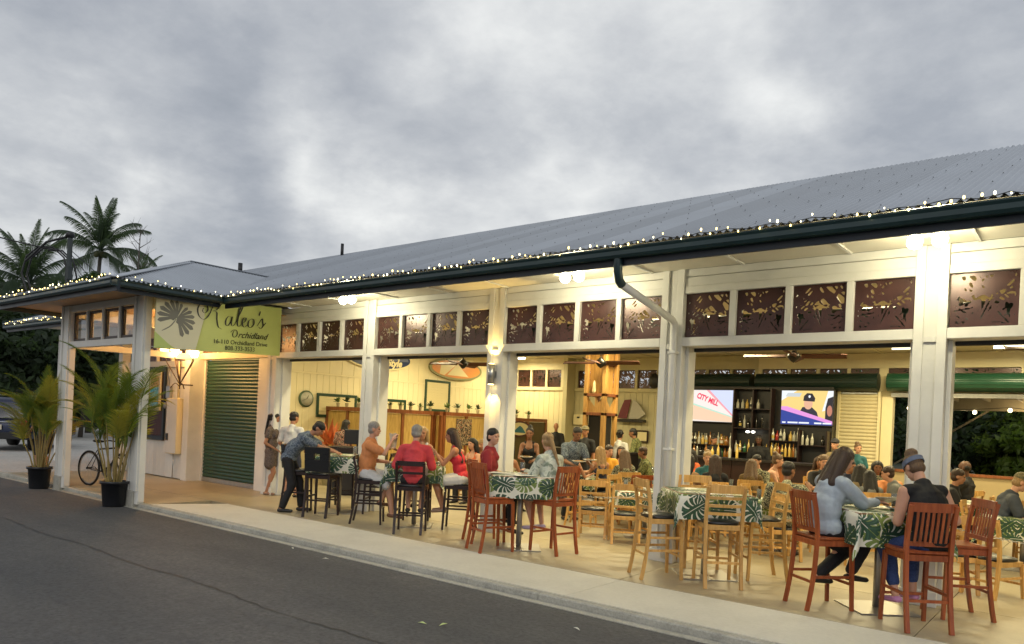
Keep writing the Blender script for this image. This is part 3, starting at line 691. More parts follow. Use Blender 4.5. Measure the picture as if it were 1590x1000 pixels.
# fairy lights along the gutters
fb = [emitm('fairy bulb warm', (1, .76, .24), 6), emitm('fairy bulb white', (1, .88, .48), 7)]
def fairy(label, pts, step, seed):
    rg = random.Random(seed); t = thing('string_lights', label, 'string lights', (0, 0, 0), 0, 'fairy lights on the gutters')
    bm = [MB().ell((0, 0, 0), (.0075, .0075, .012), nu=6, nv=4).mesh('bulb', m_) for m_ in fb]
    wire = []
    for a, b in zip(pts[:-1], pts[1:]):
        a = Vector(a); b = Vector(b); L = (b-a).length; n = max(2, int(L/step))
        for i in range(n):
            p = a.lerp(b, i/n); w = p+Vector((0, 0, .012*math.sin(i*1.7)+rg.uniform(-.01, .012))); wire.append(w)
            if rg.random() < .93:
                bo = link('bulb', bm[rg.random() < .4], t, w+Vector((rg.uniform(-.02, .02), rg.uniform(-.012, .01), rg.choice((-.022, .015, .028, -.01)))))
                s = rg.choice((.7, .9, 1.1, 1.35)); bo.scale = (s, s, s)
    MB().tube(wire, .004, 4, False).build('wire', black_m, t)
fairy('warm white fairy lights along the long front gutter', [(15, -1.60, 3.635), (-2.0, -1.60, 3.635)], .10, 3)
fairy('fairy lights round the porch roof edge', [(-2.04, -1.62, 3.635), (-2.04, -3.5, 3.635), (-7.4, -3.51, 3.635)], .12, 4)
fairy('fairy lights on the gutter of the far pavilion roof', [(-8.2, -1.60, 3.635), (-12.9, -1.60, 3.635)], .12, 5)
# ------------------------------------------------------------------ chairs and tables
SEAT_BAR, SEAT_DIN = .70, .43
def chair(name, kind, label, group):
    W2, D2 = .195, .19
    seat = SEAT_DIN if kind in ('dining', 'dining_dark') else SEAT_BAR
    top = {'ladder': 1.10, 'dining': .86, 'dining_dark': .86, 'cherry': 1.13, 'rail': 1.04, 'pad': 1.12}[kind]
    m_ = {'ladder': blond, 'dining': blond, 'dining_dark': cherry, 'cherry': cherry, 'rail': espresso, 'pad': espresso}[kind]
    t = thing(name, label, 'bar stool' if seat > .6 else 'chair', (0, 0, 0), 0, group)
    lw = .036
    fl_ = .075 if seat > .6 else .05
    def back(z):   # x of the back post at height z
        if z < seat: q = 1-z/seat; return -D2-fl_*q*q
        q = (z-seat)/(top-seat); return -D2-.055*q*q-.01*q
    for sy in (-1, 1):
        pts = [(back(z), sy*(W2-.004*(z < seat)), z) for z in [0, .15*seat, .35*seat, .6*seat, .85*seat, seat, seat+.3*(top-seat), seat+.65*(top-seat), top-.02]]
        if kind == 'pad': pts = pts[:6]
        MB().path(pts, lw, .032, up=(1, 0, 0)).build('leg', m_, t)
        MB().bar((D2-.01, sy*(W2-.005), seat-.055), (D2+.012, sy*(W2+.004), 0), lw, lw, .03, .03, up=(0, 1, 0)).build('leg', m_, t)
    f = MB().bbox(-D2+.01, D2, -W2, -W2+.022, seat-.085, seat-.03, .003).bbox(-D2+.01, D2, W2-.022, W2, seat-.085, seat-.03, .003).bbox(D2-.022, D2+.0, -W2+.023, W2-.023, seat-.085, seat-.03, .003).bbox(-D2-.01, -D2+.012, -W2+.023, W2-.023, seat-.085, seat-.03, .003)
    f.bbox(-D2+.013, D2-.023, -W2+.023, W2-.023, seat-.05, seat-.032, .003).build('seat_frame', m_, t)
    if kind in ('ladder', 'dining', 'rail', 'pad', 'dining_dark'):
        c = MB(); n = 18; vs = []; fs = []
        prof = [(1.0, 0), (1.04, .012), (1.0, .03), (.85, .04), (.5, .046), (0.02, .047)]
        for q, z in prof:
            for k in range(n):
                a = 2*math.pi*k/n; ca, sa = math.cos(a), math.sin(a); sq = 1/max(abs(ca), abs(sa))**.55
                vs.append((ca*q*sq*(D2-.0), sa*q*sq*(W2-.002), seat-.029+z))
        for i in range(len(prof)-1):
            for k in range(n): fs.append((i*n+k, i*n+(k+1) % n, (i+1)*n+(k+1) % n, (i+1)*n+k))
        fs.append(tuple(range(n-1, -1, -1))); fs.append(tuple((len(prof)-1)*n+k for k in range(n)))
        c.add(vs, fs).build('seat_cushion', leather, t, True)
    else:
        MB().bbox(-D2+.005, D2+.012, -W2-.008, W2+.008, seat-.029, seat+.004, .01).build('seat', m_, t)
    def arc(z, h, th=.018, nm='back_slat', bow=.03, w=None):
        w = w or W2-.016; pts = [(back(z)-bow*(1-(q/4.)**2)+.012, w*q/4., z) for q in range(-4, 5)]
        MB().path(pts, th, h, up=(0, 0, 1)).build(nm, m_, t)
    if kind in ('ladder', 'dining', 'dining_dark'):
        arc(top-.045, .09, nm='top_rail', w=W2+.01)
        nsl = 4 if kind == 'ladder' else 3; span = top-.09-seat
        for i in range(nsl-1 if kind == 'ladder' else nsl): arc(seat+.06+span*(i+.35)/(nsl-.35), .032)
    elif kind == 'cherry':
        arc(top-.04, .08, nm='top_rail', w=W2+.01, bow=.02); arc(seat+.065, .04, bow=.012)
        for i in range(7):
            y = -.135+i*.045
            MB().path([(back(z)-.010-.012*math.sin(3.1*(z-seat-.06)/(top-seat-.1)), y, z) for z in (seat+.08, seat+.16, seat+.24, seat+.32, top-.075)], .022, .009, up=(1, 0, 0)).build('back_slat', m_, t)
    elif kind == 'rail':
        arc(top-.035, .07, nm='top_rail', bow=.02, w=W2+.005); arc(seat+.17, .035, bow=.02)
    elif kind == 'pad':
        M_ = Matrix.Translation((-D2-.02, 0, 0)) @ Matrix.Rotation(R_(-5), 4, 'Y')
        pd = MB(); z0 = seat-.01; z1 = top; hw = W2+.012
        for a in ((-hw, hw, z0+.04, z1-.20), (-hw, hw, z1-.105, z1), (-hw, -.05, z1-.199, z1-.106), (.05, hw, z1-.199, z1-.106)):
            q = MB().bbox(-.03, .03, a[0], a[1], a[2], a[3], .004); pd.add([M_ @ (Vector(p)-Vector((0, 0, seat)))+Vector((0, 0, seat)) for p in q.v], q.f)
        pd.build('backrest', leather, t)
    # stretchers
    h1 = seat*.36; h2 = seat*.52
    br = lambda p0, p1, nm='stretcher': MB().bar(p0, p1, .018, .026).build(nm, m_, t)
    fx = D2+.002
    br((fx+.004, -W2+.01, h1), (fx+.004, W2-.01, h1), 'foot_rail'); br((back(h1)+.005, -W2+.01, h1+.02), (back(h1)+.005, W2-.01, h1+.02))
    for sy in (-1, 1):
        br((back(h1)+.01, sy*(W2-.003), h1+.07), (fx-.01, sy*(W2-.003), h1+.07))
        if kind == 'rail' or kind == 'ladder': br((back(h2)+.01, sy*(W2-.003), h2+.1), (fx-.012, sy*(W2-.003), h2+.1))
    return t
per_object(blond, .82, 1.12); per_object(cherry, .82, 1.15)
PROTO = {}
def seatat(kind, X, Y, deg, label, group=None):
    nm = {'ladder': 'ladder_back_stool', 'dining': 'ladder_back_chair', 'dining_dark': 'ladder_back_chair', 'cherry': 'slat_back_stool', 'rail': 'black_bar_stool', 'pad': 'padded_bar_stool'}[kind]
    group = group or {'ladder': 'honey wood bar stools', 'dining': 'honey wood dining chairs', 'dining_dark': 'dining chairs', 'cherry': 'cherry wood bar stools', 'rail': 'dark wood bar stools', 'pad': 'dark wood bar stools'}[kind]
    if kind not in PROTO:
        PROTO[kind] = t = chair(nm, kind, label, group); t.location = (X, Y, 0); t.rotation_euler = (0, 0, R_(deg)); return t
    return dup(PROTO[kind], (X, Y, 0), R_(deg), label, group)
# monstera print cloth
def leafcloth(name, ground, dark, light_, sc=3.3, uv=True):
    M = bpy.data.materials.new(name); M.use_nodes = True; t = M.node_tree; b = t.nodes['Principled BSDF']; b.inputs['Roughness'].default_value = .45
    L = t.links.new
    def mt(op, a, b_=None, c=None):
        n = t.nodes.new('ShaderNodeMath'); n.operation = op
        for i, v in enumerate((a, b_, c)):
            if v is None: continue
            if isinstance(v, (int, float)): n.inputs[i].default_value = v
            else: L(v, n.inputs[i])
        return n.outputs[0]
    tcn = t.nodes.new('ShaderNodeTexCoord'); cur = None
    out = None
    for k, (off, c1, c2, rad) in enumerate((((.3, .1, 0), light_, tuple(x*.6 for x in light_), .60), ((4.2, 7.7, 0), dark, tuple(min(1, x*2.6) for x in dark), .66))):
        mp = t.nodes.new('ShaderNodeMapping'); mp.inputs['Location'].default_value = off; mp.inputs['Scale'].default_value = (sc, sc, sc); L(tcn.outputs['UV' if uv else 'Object'], mp.inputs[0])
        vo = t.nodes.new('ShaderNodeTexVoronoi'); vo.voronoi_dimensions = '2D' if uv else '3D'; vo.inputs['Randomness'].default_value = .75; L(mp.outputs[0], vo.inputs['Vector']); vo.inputs['Scale'].default_value = 1
        df = t.nodes.new('ShaderNodeVectorMath'); df.operation = 'SUBTRACT'; L(mp.outputs[0], df.inputs[0]); L(vo.outputs['Position'], df.inputs[1])
        sp0 = t.nodes.new('ShaderNodeSeparateXYZ'); L(vo.outputs['Color'], sp0.inputs[0])
        ro = t.nodes.new('ShaderNodeVectorRotate'); ro.rotation_type = 'Z_AXIS'; L(df.outputs[0], ro.inputs['Vector']); L(mt('MULTIPLY', sp0.outputs[0], 6.283), ro.inputs['Angle'])
        sp = t.nodes.new('ShaderNodeSeparateXYZ'); L(ro.outputs[0], sp.inputs[0]); x, y = mt('ADD', sp.outputs[0], .30), mt('MULTIPLY', sp.outputs[1], 1.25)
        r = mt('SQRT', mt('ADD', mt('MULTIPLY', x, x), mt('MULTIPLY', y, y))); th = mt('ABSOLUTE', mt('ARCTAN2', y, x))
        ed = mt('MULTIPLY', mt('ADD', mt('MULTIPLY', mt('COSINE', th), .28), .80), rad)
        ins = mt('LESS_THAN', r, ed)
        ph = mt('FRACT', mt('SUBTRACT', mt('MULTIPLY', th, 1.9), mt('MULTIPLY', r, 2.4)))
        rel = mt('DIVIDE', r, ed)
        slit = mt('MULTIPLY', mt('GREATER_THAN', ph, .70), mt('GREATER_THAN', mt('MULTIPLY', rel, mt('ABSOLUTE', mt('SINE', th))), .22))
        msk = mt('MULTIPLY', ins, mt('SUBTRACT', 1.0, slit))
        mid = mt('LESS_THAN', mt('ABSOLUTE', y), .014); msk2 = mt('MULTIPLY', msk, mt('SUBTRACT', 1.0, mid))
        vein = mt('MULTIPLY', mt('GREATER_THAN', ph, .30), mt('LESS_THAN', ph, .40))
        cm = t.nodes.new('ShaderNodeMix'); cm.data_type = 'RGBA'; L(mt('ADD', mt('MULTIPLY', vein, .6), mt('MULTIPLY', sp0.outputs[1], .45)), cm.inputs[0]); cm.inputs[6].default_value = (*c1, 1); cm.inputs[7].default_value = (*c2, 1)
        mxn = t.nodes.new('ShaderNodeMix'); mxn.data_type = 'RGBA'; L(msk2, mxn.inputs[0])
        if out is None: mxn.inputs[6].default_value = (*ground, 1)
        else: L(out, mxn.inputs[6])
        L(cm.outputs[2], mxn.inputs[7]); out = mxn.outputs[2]
    L(out, b.inputs['Base Color']); MATS[name] = M; return M
cloth_m = leafcloth('monstera print cloth', (.72, .70, .58), (.018, .050, .026), (.20, .27, .06))
def cloth(S, drop, seed, name='tablecloth'):
    rg = random.Random(seed); n = 26; E_ = S/2+drop; vs = []; fs = []; uv = []; a = S/2+.008; ph = rg.uniform(0, 6)
    for i in range(n+1):
        for j in range(n+1):
            u = -E_+2*E_*i/n; v = -E_+2*E_*j/n; cu = max(-a, min(a, u)); cv = max(-a, min(a, v)); du = abs(u)-abs(cu); dv = abs(v)-abs(cv); dd = math.hypot(du, dv)
            z = .004; ox = oy = 0
            if dd > 0:
                cs_, sn_ = du/dd, dv/dd; z = .004-dd*.97
                rip = .012+.020*math.sin(17*(abs(u)*sn_+abs(v)*cs_)*(1 if u*v > 0 else -1)+ph)*min(1, dd/.10)+.24*dd*(2*cs_*sn_)**2
                ox = math.copysign(rip*cs_, u); oy = math.copysign(rip*sn_, v)
            vs.append((cu+ox, cv+oy, z)); uv.append((u, v))
    for i in range(n):
        for j in range(n): fs.append((i*(n+1)+j, (i+1)*(n+1)+j, (i+1)*(n+1)+j+1, i*(n+1)+j+1))
    me = bpy.data.meshes.new(name); me.from_pydata(vs, [], fs); me.materials.append(cloth_m); ul = me.uv_layers.new()
    ox, oy = rg.uniform(0, 9), rg.uniform(0, 9)
    for l in me.loops: p = uv[l.vertex_index]; ul.data[l.index].uv = (p[0]+ox, p[1]+oy)
    me.shade_smooth(); return me
def table(X, Y, deg, h, S, label, clabel, seed, drop=.30, base='plate'):
    t = thing('pedestal_table', label, 'table', (X, Y, 0), R_(deg), 'pedestal tables')
    MB().bbox(-S/2, S/2, -S/2, S/2, h-.03, h, .004).build('tabletop', rust_w, t)
    MB().tube([(0, 0, .02), (0, 0, h-.031)], .036, 14).build('column', steel_b, t, 'fix')
    MB().bbox(-S*.36, S*.36, -S*.36, S*.36, 0, .014, .004).build('base_plate', steel_b, t); MB().bbox(-.13, .13, -.13, .13, h-.05, h-.031, .003).build('mount_plate', steel_b, t)
    o = link('tablecloth', cloth(S, drop, seed), None, (X, Y, h), R_(deg)); tag(o, clabel, 'tablecloth', 'leaf print tablecloths'); return t
table(-.05, -.48, 40, .97, .78, 'tall pedestal table the waiter leans over', 'leaf print cloth on the tall table by the bending waiter', 1)
table(1.78, -.48, 40, .97, .78, 'tall pedestal table between the orange shirt man and the red tank top woman', 'leaf print cloth in front of the man in the coral polo', 2)
table(4.02, -.72, 40, .97, .80, 'tall pedestal table beside the maroon t-shirt man', 'leaf print cloth with hanging corner beside the maroon t-shirt man', 3)
table(6.50, -.42, 40, .97, .84, 'tall empty pedestal table ringed by honey wood stools', 'leaf print cloth on the empty tall table in the middle', 4)
table(8.36, -.56, 40, .97, .80, 'tall pedestal table between the blouse woman and the black tank top diner', 'leaf print cloth hanging in a point beside the blue jeans', 5, .33)
table(4.55, 1.75, 35, .70, .9, 'dining table behind the first honey wood dining chairs', 'leaf print cloth on the dining table left of the downspout post', 6, .25)
table(2.2, 3.6, 0, .70, .9, 'dining table in the left middle of the room', 'leaf print cloth on a dining table in front of the server', 7, .25)
table(4.9, 3.7, 0, .70, .9, 'dining table where the teal top woman sits', 'leaf print cloth near the long-haired women', 8, .25)
table(6.3, 2.3, 35, .70, .8, 'dining table in front of the man in the black and cream print shirt', 'yellowish leaf print cloth beyond the empty tall table', 9, .25)
table(7.1, 4.7, 0, .70, .9, 'dining table with a family behind the blouse woman', 'leaf print cloth on the family table', 10, .25)
table(9.25, 3.6, 0, .70, .9, 'dining table in front of the man in the camouflage cap', 'leaf print cloth in front of the man in the camouflage cap', 11, .3)
table(2.5, 5.6, 0, .70, .9, 'dining table near the timber column', 'leaf print cloth near the timber column', 12, .25)
table(8.35, 5.5, 0, .70, .9, 'dining table beside the bearded man', 'leaf print cloth beside the bearded man', 13, .25)
table(.4, 3.4, 0, .70, .8, 'dining table behind the red tank top woman', 'leaf print cloth behind the red tank top woman', 14, .25)
# bar stools
seatat('cherry', 3.92, -1.16, 68, 'cherry slat-back stool standing empty at the kerb side of the maroon t-shirt man')
seatat('cherry', 3.42, -.70, 60, 'cherry slat-back stool under the maroon t-shirt man')
seatat('cherry', 4.50, -.63, 172, 'cherry slat-back stool under the woman in the tie-dye shirt')
seatat('cherry', 7.93, -.90, 49, 'cherry slat-back stool under the woman in the pale blue blouse')
seatat('cherry', 8.77, -1.02, 128, 'cherry slat-back stool nearest the camera under the black tank top diner')
seatat('cherry', 8.98, -.25, 215, 'cherry slat-back stool half hidden behind the nearest stool')
seatat('ladder', 6.16, -.91, 50, 'honey wood stool left of the empty tall table, its back to the left')
seatat('ladder', 6.80, -.77, 129, 'honey wood stool with its back to the camera at the empty tall table')
seatat('ladder', 6.99, -.02, 222, 'honey wood stool right of the empty tall table, seen from the side')
seatat('ladder', 6.20, .03, 310, 'honey wood stool facing the camera beyond the empty tall table')
seatat('rail', 1.20, -.88, 42, 'dark stool under the man in the orange shirt')
seatat('rail', 2.24, -1.00, 128, 'dark stool under the man in the coral polo, its back to the camera')
seatat('rail', 2.42, -.18, 215, 'dark stool under the woman in the red tank top')
seatat('rail', 1.30, .05, 310, 'dark stool across the table from the coral polo man')
seatat('rail', .42, -.02, 215, 'dark stool right of the waiter\'s table')
seatat('rail', -.55, .02, 310, 'dark stool beyond the waiter\'s table')
seatat('pad', .20, -1.02, 118, 'padded black stool with a square cut-out in its back beside the waiter')
seatat('pad', -.55, -.95, 45, 'padded black stool in front of the waiter\'s legs')
# dining chairs: (x, y, deg, label)
for X, Y, d, lab in [(4.08, 1.02, 118, 'first of two honey wood chairs with backs to us left of the downspout post'), (4.68, .90, 126, 'second honey wood chair with its back to us beside the downspout post'),
    (5.08, 1.15, 160, 'honey wood chair right beside the downspout post'), (5.3, 2.1, 215, 'honey wood chair at the right side of the dining table left of the downspout post'),
    (3.9, 2.3, 0, 'honey wood chair at the left side of the dining table left of the downspout post'), (4.85, 2.55, 270, 'honey wood chair beyond the dining table left of the downspout post'),
    (6.70, 1.55, 130, 'honey wood chair under the man in the black and cream print shirt'), (5.75, 1.85, 30, 'honey wood chair beyond the empty tall table'), (6.95, 2.7, 200, 'honey wood chair right of the print shirt man\'s table'),
    (8.75, 1.15, 120, 'honey wood chair behind the nearest cherry stool'), (9.15, 1.2, 60, 'honey wood chair right of the big post'),
    (8.78, 3.55, 0, 'honey wood chair left of the camouflage cap man\'s table'), (8.5, 5.0, 180, 'honey wood chair with slatted back beside the bearded man'), (9.3, 4.35, 270, 'honey wood chair under the man in the camouflage cap'),
    (9.7, 5.3, 200, 'honey wood chair empty at the right edge behind the capped man'), (10.0, 5.9, 180, 'honey wood chair against the low rear wall'), (9.3, 6.6, 200, 'honey wood chair near the low rear wall')]:
    seatat('dining', X, Y, d, lab)
seatat('dining_dark', 3.75, 2.85, 150, 'cherry wood dining chair with open back among the honey wood ones')

# ------------------------------------------------------------------ people
def mixmat(name, cols, sc, kind='voronoi', rough=.8):
    M = bpy.data.materials.new(name); M.use_nodes = True; t = M.node_tree; b = t.nodes['Principled BSDF']; b.inputs['Roughness'].default_value = rough
    tcn = t.nodes.new('ShaderNodeTexCoord')
    n = t.nodes.new('ShaderNodeTexNoise'); n.inputs['Scale'].default_value = sc; n.inputs['Detail'].default_value = 3 if kind != 'tie' else 6; n.inputs['Distortion'].default_value = 2.5 if kind == 'voronoi' else 1.5
    t.links.new(tcn.outputs['Object'], n.inputs['Vector']); c = t.nodes.new('ShaderNodeValToRGB'); c.color_ramp.interpolation = 'CONSTANT' if kind == 'voronoi' else 'LINEAR'; t.links.new(n.outputs['Fac'], c.inputs[0])
    e = c.color_ramp.elements; e[0].position = 0; e[0].color = (*cols[0], 1); e[1].position = .5; e[1].color = (*cols[1], 1)
    if kind != 'voronoi': e[0].position = .38; e[1].position = .62
    if len(cols) > 2: q = e.new(.58 if kind == 'voronoi' else .5); q.color = (*cols[2], 1)
    t.links.new(c.outputs[0], b.inputs['Base Color'])
    bn = t.nodes.new('ShaderNodeBump'); n2 = t.nodes.new('ShaderNodeTexNoise'); n2.inputs['Scale'].default_value = 9; n2.inputs['Detail'].default_value = 3; t.links.new(tcn.outputs['Object'], n2.inputs['Vector'])
    bn.inputs['Strength'].default_value = .35; bn.inputs['Distance'].default_value = .03; t.links.new(n2.outputs['Fac'], bn.inputs['Height']); t.links.new(bn.outputs[0], b.inputs['Normal'])
    MATS[name] = M; return M
def fab(name, col): 
    return MATS.get(name) or mixmat(name, [tuple(x*.8 for x in col), col], 5, 'soft')
def skinm(name, col):
    M = mat(name, col, .5, var=.12, vscale=5, spec=.4); return M
SK = {'fair': skinm('fair skin', (.58, .31, .20)), 'tan': skinm('tanned skin', (.42, .20, .11)), 'brown': skinm('brown skin', (.25, .115, .06)), 'dark': skinm('dark skin', (.10, .045, .025))}
def hairm(name, c): return mat(name, c, .45, bump=.6, bscale=130, var=.4, vscale=25, stretch=(4, 4, .6))
HR = {'black': hairm('black hair', (.010, .008, .007)), 'brown': hairm('brown hair', (.045, .022, .012)), 'blond': hairm('blond hair', (.36, .22, .09)), 'grey': hairm('grey hair', (.30, .28, .25)), 'light': hairm('light brown hair', (.14, .08, .04))}
eye_m = mat('dark eye', (.01, .008, .006), .2); lip_m = mat('lip', (.30, .09, .07), .4)
PEND = []
def rem(mb, name, m_, par, vox, folds=0, sm=3):
    me = mb.mesh(name, m_, False); o = link(name, me, par)
    r = o.modifiers.new('r', 'REMESH'); r.mode = 'VOXEL'; r.voxel_size = vox; r.use_smooth_shade = True
    s = o.modifiers.new('s', 'SMOOTH'); s.factor = .5; s.iterations = sm
    if folds:
        tx = bpy.data.textures.get('folds') or bpy.data.textures.new('folds', 'CLOUDS'); tx.noise_scale = .16
        d = o.modifiers.new('d', 'DISPLACE'); d.texture = tx; d.strength = folds; d.mid_level = .5; d.texture_coords = 'LOCAL'
    PEND.append(o); return o
def ik(P_, T, a, b, hint):
    P_ = Vector(P_); T = Vector(T); d = T-P_; L = min(d.length, (a+b)*.995); u = d.normalized(); x = (a*a-b*b+L*L)/(2*L); h = math.sqrt(max(a*a-x*x, 0))
    hv = Vector(hint); hv = hv-u*hv.dot(u); hv.normalize(); return P_+u*x+hv*h, P_+u*L
def person(label, X, Y, deg, mode='chair', top=('tee', None), bot=('pants', None), hair=('short', 'black'), skin='fair', s=.93, lean=6, lean2=None, hands=None, feet=None, head=(0, 0), female=False, q=1, px=0, dz=0, shoe=(.02, .018, .016), heavy=1.0, tw=0, group=None, z=0):
    t = thing('person', label, 'person', (X, Y, z), R_(deg), group or {'bar': 'guests on bar stools', 'chair': 'seated dinner guests', 'stand': 'people standing'}[mode])
    vox = {0: .0085, 1: .0125, 2: .017}[q]
    def S(v): return Vector(v)*s
    hz = {'stand': .92, 'bar': SEAT_BAR/s+.085, 'chair': SEAT_DIN/s+.085}[mode]+dz
    P0 = Vector((px-.03*(mode != 'stand'), 0, hz)); lean2 = lean*1.5 if lean2 is None else lean2
    R1 = Matrix.Rotation(R_(lean), 3, 'Y'); R2 = Matrix.Rotation(R_(lean2), 3, 'Y') @ Matrix.Rotation(R_(tw), 3, 'Z')
    Rh = Matrix.Rotation(R_(head[1]+lean2*.35), 3, 'Y'); Rh = Matrix.Rotation(R_(head[0]), 3, 'Z') @ Rh
    wst = P0+R1 @ Vector((0, 0, .16)); up = lambda x, y, z: wst+R2 @ Vector((x, y, z))
    sw = .160 if female else .185; cw = .145 if female else .165; hw = .170 if female else .158
    sw *= (1+heavy)/2; 
    R1s, R2s, Rhs = R1, R2, Rh
    hc = up(.02, 0, .44)+Rh @ Vector((.02, 0, .105)); H = lambda x, y, z: hc+Rh @ Vector((x, y, z))
    b = MB()
    def E(mb, c, r, M=None): mb.ell(S(c), [k*s for k in r], M)
    def C(mb, a, c, r0, r1, flat=1.0, side=None): mb.cap(S(a), S(c), r0*s, r1*s, 12, flat, side)
    def torso(mb, g, hips=True):
        E(mb, up(0, 0, .17), (.112*heavy+g, cw*heavy+g, .175+g), R2); E(mb, wst+R1 @ Vector((.01*heavy, 0, 0)), (.105*heavy+g, (.135 if female else .150)*heavy+g, .14+g), R1)
        C(mb, up(-.005, -sw+.03, .295), up(-.005, sw-.03, .295), .060+g, .060+g)
        C(mb, up(0, 0, .26), up(0, 0, .355), .10+g, .058+g, 1.3)
        if female:
            for sy in (-1, 1): E(mb, up(.085, sy*.065, .19), (.055+g, .06+g, .06+g), R2)
        if hips: E(mb, P0, (.120*heavy+g, hw*heavy+g, .12+g), R1)
    torso(b, 0)
    C(b, up(0, 0, .33), up(.015, 0, .47), .052 if not female else .044, .050 if not female else .043)
    E(b, H(-.008, 0, .032), (.098, .077, .098), Rh); E(b, H(.022, 0, -.035), (.066, .060, .082), Rh); E(b, H(.052, 0, -.082), (.030, .030, .025), Rh)
    C(b, H(.080, 0, .012), H(.098, 0, -.022), .009, .014); E(b, H(.075, 0, .035), (.02, .05, .014), Rh)
    E(b, H(.078, 0, -.052), (.014, .026, .010), Rh)
    for sy in (-1, 1):
        E(b, H(-.012, sy*.078, -.002), (.02, .010, .032), Rh); E(b, H(.058, sy*.036, -.02), (.022, .022, .022), Rh)
    shs = []; elbs = []; kns = []; ank = []; hips_ = []
    tz = {'bar': .97/s, 'chair': .70/s, 'stand': .75}[mode]
    if hands is None: hands = [(.40, -.13, tz+.05), (.40, .13, tz+.05)] if mode != 'stand' else [(.04, -.25, hz-.14), (.04, .25, hz-.14)]
    for i, sy in enumerate((-1, 1)):
        sh = up(0, sy*sw, .29); el, wr = ik(sh, hands[i], .285, .255, (-.25, sy*.38, -.9)); shs.append(sh); elbs.append((el, wr))
        ar = 1 if not female else .86
        C(b, sh, el, .050*ar*heavy, .038*ar*heavy); C(b, el, wr, .038*ar, .025*ar)
        d = (wr-el).normalized(); side = d.cross(Vector((0, 0, 1)));
        if side.length < .1: side = Vector((0, 1, 0))
        side.normalize(); nrm = side.cross(d).normalized(); pc = wr+d*.05
        Mx = Matrix((d, side, nrm)).transposed()
        E(b, pc, (.052, .040, .017), Mx)
        for k, (oy, ln) in enumerate(((-.030, .062), (-.010, .074), (.010, .070), (.029, .055))):
            r_ = .0085 if q == 0 else .0105
            f0_ = wr+d*.088+side*oy; f1_ = f0_+d*ln*.5-nrm*.012; f2_ = f1_+d*ln*.35-nrm*.030; C(b, f0_-d*.03, f1_, r_, r_); C(b, f1_, f2_, r_, r_*.85)
        tb = wr+d*.03-side*sy*.035; C(b, tb, tb+d*.035-side*sy*.022-nrm*.008, .012, .010); C(b, tb+d*.035-side*sy*.022-nrm*.008, tb+d*.062-side*sy*.022-nrm*.02, .010, .009)
    if feet is None: feet = {'stand': [(.05, -.10, .085), (-.02, .10, .085)], 'bar': [(.27, -.09, .36), (.25, .10, .36)], 'chair': [(.40, -.11, .085), (.34, .11, .085)]}[mode]
    for i, sy in enumerate((-1, 1)):
        hp = P0+Vector((0, sy*.085, -.02)); kn, an = ik(hp, feet[i], .425, .42, (1, sy*.12, .45) if mode != 'stand' else (1, 0, 0)); hips_.append(hp); kns.append((kn, an))
        lr = .95 if female else 1.0
        C(b, hp, kn, .086*lr*heavy, .056*lr*heavy); C(b, kn, an, .054*lr*heavy, .036*lr); E(b, kn+(an-kn)*.3+Vector((-.02, 0, 0)), (.05, .05, .09))
        fd = Vector((1, sy*.12, -.12)) if mode != 'stand' else Vector((1, sy*.15, 0)); fd.normalize()
        C(b, an+Vector((-.03, 0, -.045)), an+fd*.15+Vector((0, 0, -.052)), .036, .026, .8)
    rem(b, 'body', SK[skin], t, vox, 0, 2)
    if q < 2:
        for sy in (-1, 1):
            MB().ell(S(H(.079, sy*.031, .010)), [.010*s, .013*s, .007*s], Rh, 8, 6).build('eye', eye_m, t, True)
        MB().ell(S(H(.092, 0, -.052)), [.006*s, .022*s, .006*s], Rh, 8, 6).build('mouth', lip_m, t, True)
    tk, tm = top
    if tk:
        c = MB(); g = .014 if tk != 'tank' else .010
        if tk == 'vest':
            torso(c, g); E(c, P0+Vector((0, 0, .0)), (.125*heavy+g, (hw+.008)*heavy+g, .13), R1)
        elif tk == 'tank':
            E(c, up(0, 0, .15), (.112*heavy+g, cw*heavy+g, .165), R2); E(c, wst+R1 @ Vector((.01*heavy, 0, 0)), (.105*heavy+g, (.135 if female else .15)*heavy+g, .15), R1); E(c, P0+Vector((0, 0, .02)), (.125*heavy+g, (hw+.005)*heavy+g, .115), R1)
            for sy in (-1, 1):
                C(c, up(.06, sy*.075, .22), up(-.0, sy*.085, .355), .034, .030); C(c, up(-.0, sy*.085, .355), up(-.07, sy*.075, .24), .030, .034)
                if female: E(c, up(.087, sy*.065, .19), (.06, .064, .064), R2)
        if tk not in ('tank', 'vest'):
            torso(c, g); E(c, P0+Vector((0, 0, .0)), (.125*heavy+g, (hw+.008)*heavy+g, .13), R1)
            E(c, wst+R1 @ Vector((-.012, 0, .02)), (.122*heavy+g, (.155 if female else .160)*heavy+g, .20), R1)
            fr = {'tee': .68, 'dress': .45, 'long': 1.0, 'half': .95, 'vest': 0}[tk]; loose = .020 if tk != 'long' else .022
            for i in (0, 1):
                sh = shs[i]; el, wr = elbs[i]; a = 1 if not female else .88
                C(c, sh, sh+(el-sh)*fr, .052*a*heavy+loose, (.045*a*heavy+loose+.006))
                if tk == 'long': C(c, el, el+(wr-el)*.85, .042*a+loose, .03+loose*.7)
        if tk == 'dress':
            if mode == 'stand':
                for sy in (-1, 1): C(c, P0+Vector((0, sy*.06, -.02)), P0+Vector((.01, sy*.085, -.26)), .12, .125)
                C(c, P0, P0+Vector((0, 0, -.26)), .14, .14)
            else:
                for i in (0, 1): C(c, hips_[i], hips_[i]+(kns[i][0]-hips_[i])*.75, .105, .085)
        rem(c, {'dress': 'dress', 'tank': 'tank_top', 'vest': 'tank_top'}.get(tk, 'shirt'), tm, t, vox*1.15, .016 if q < 2 else .010)
    bk, bm_ = bot
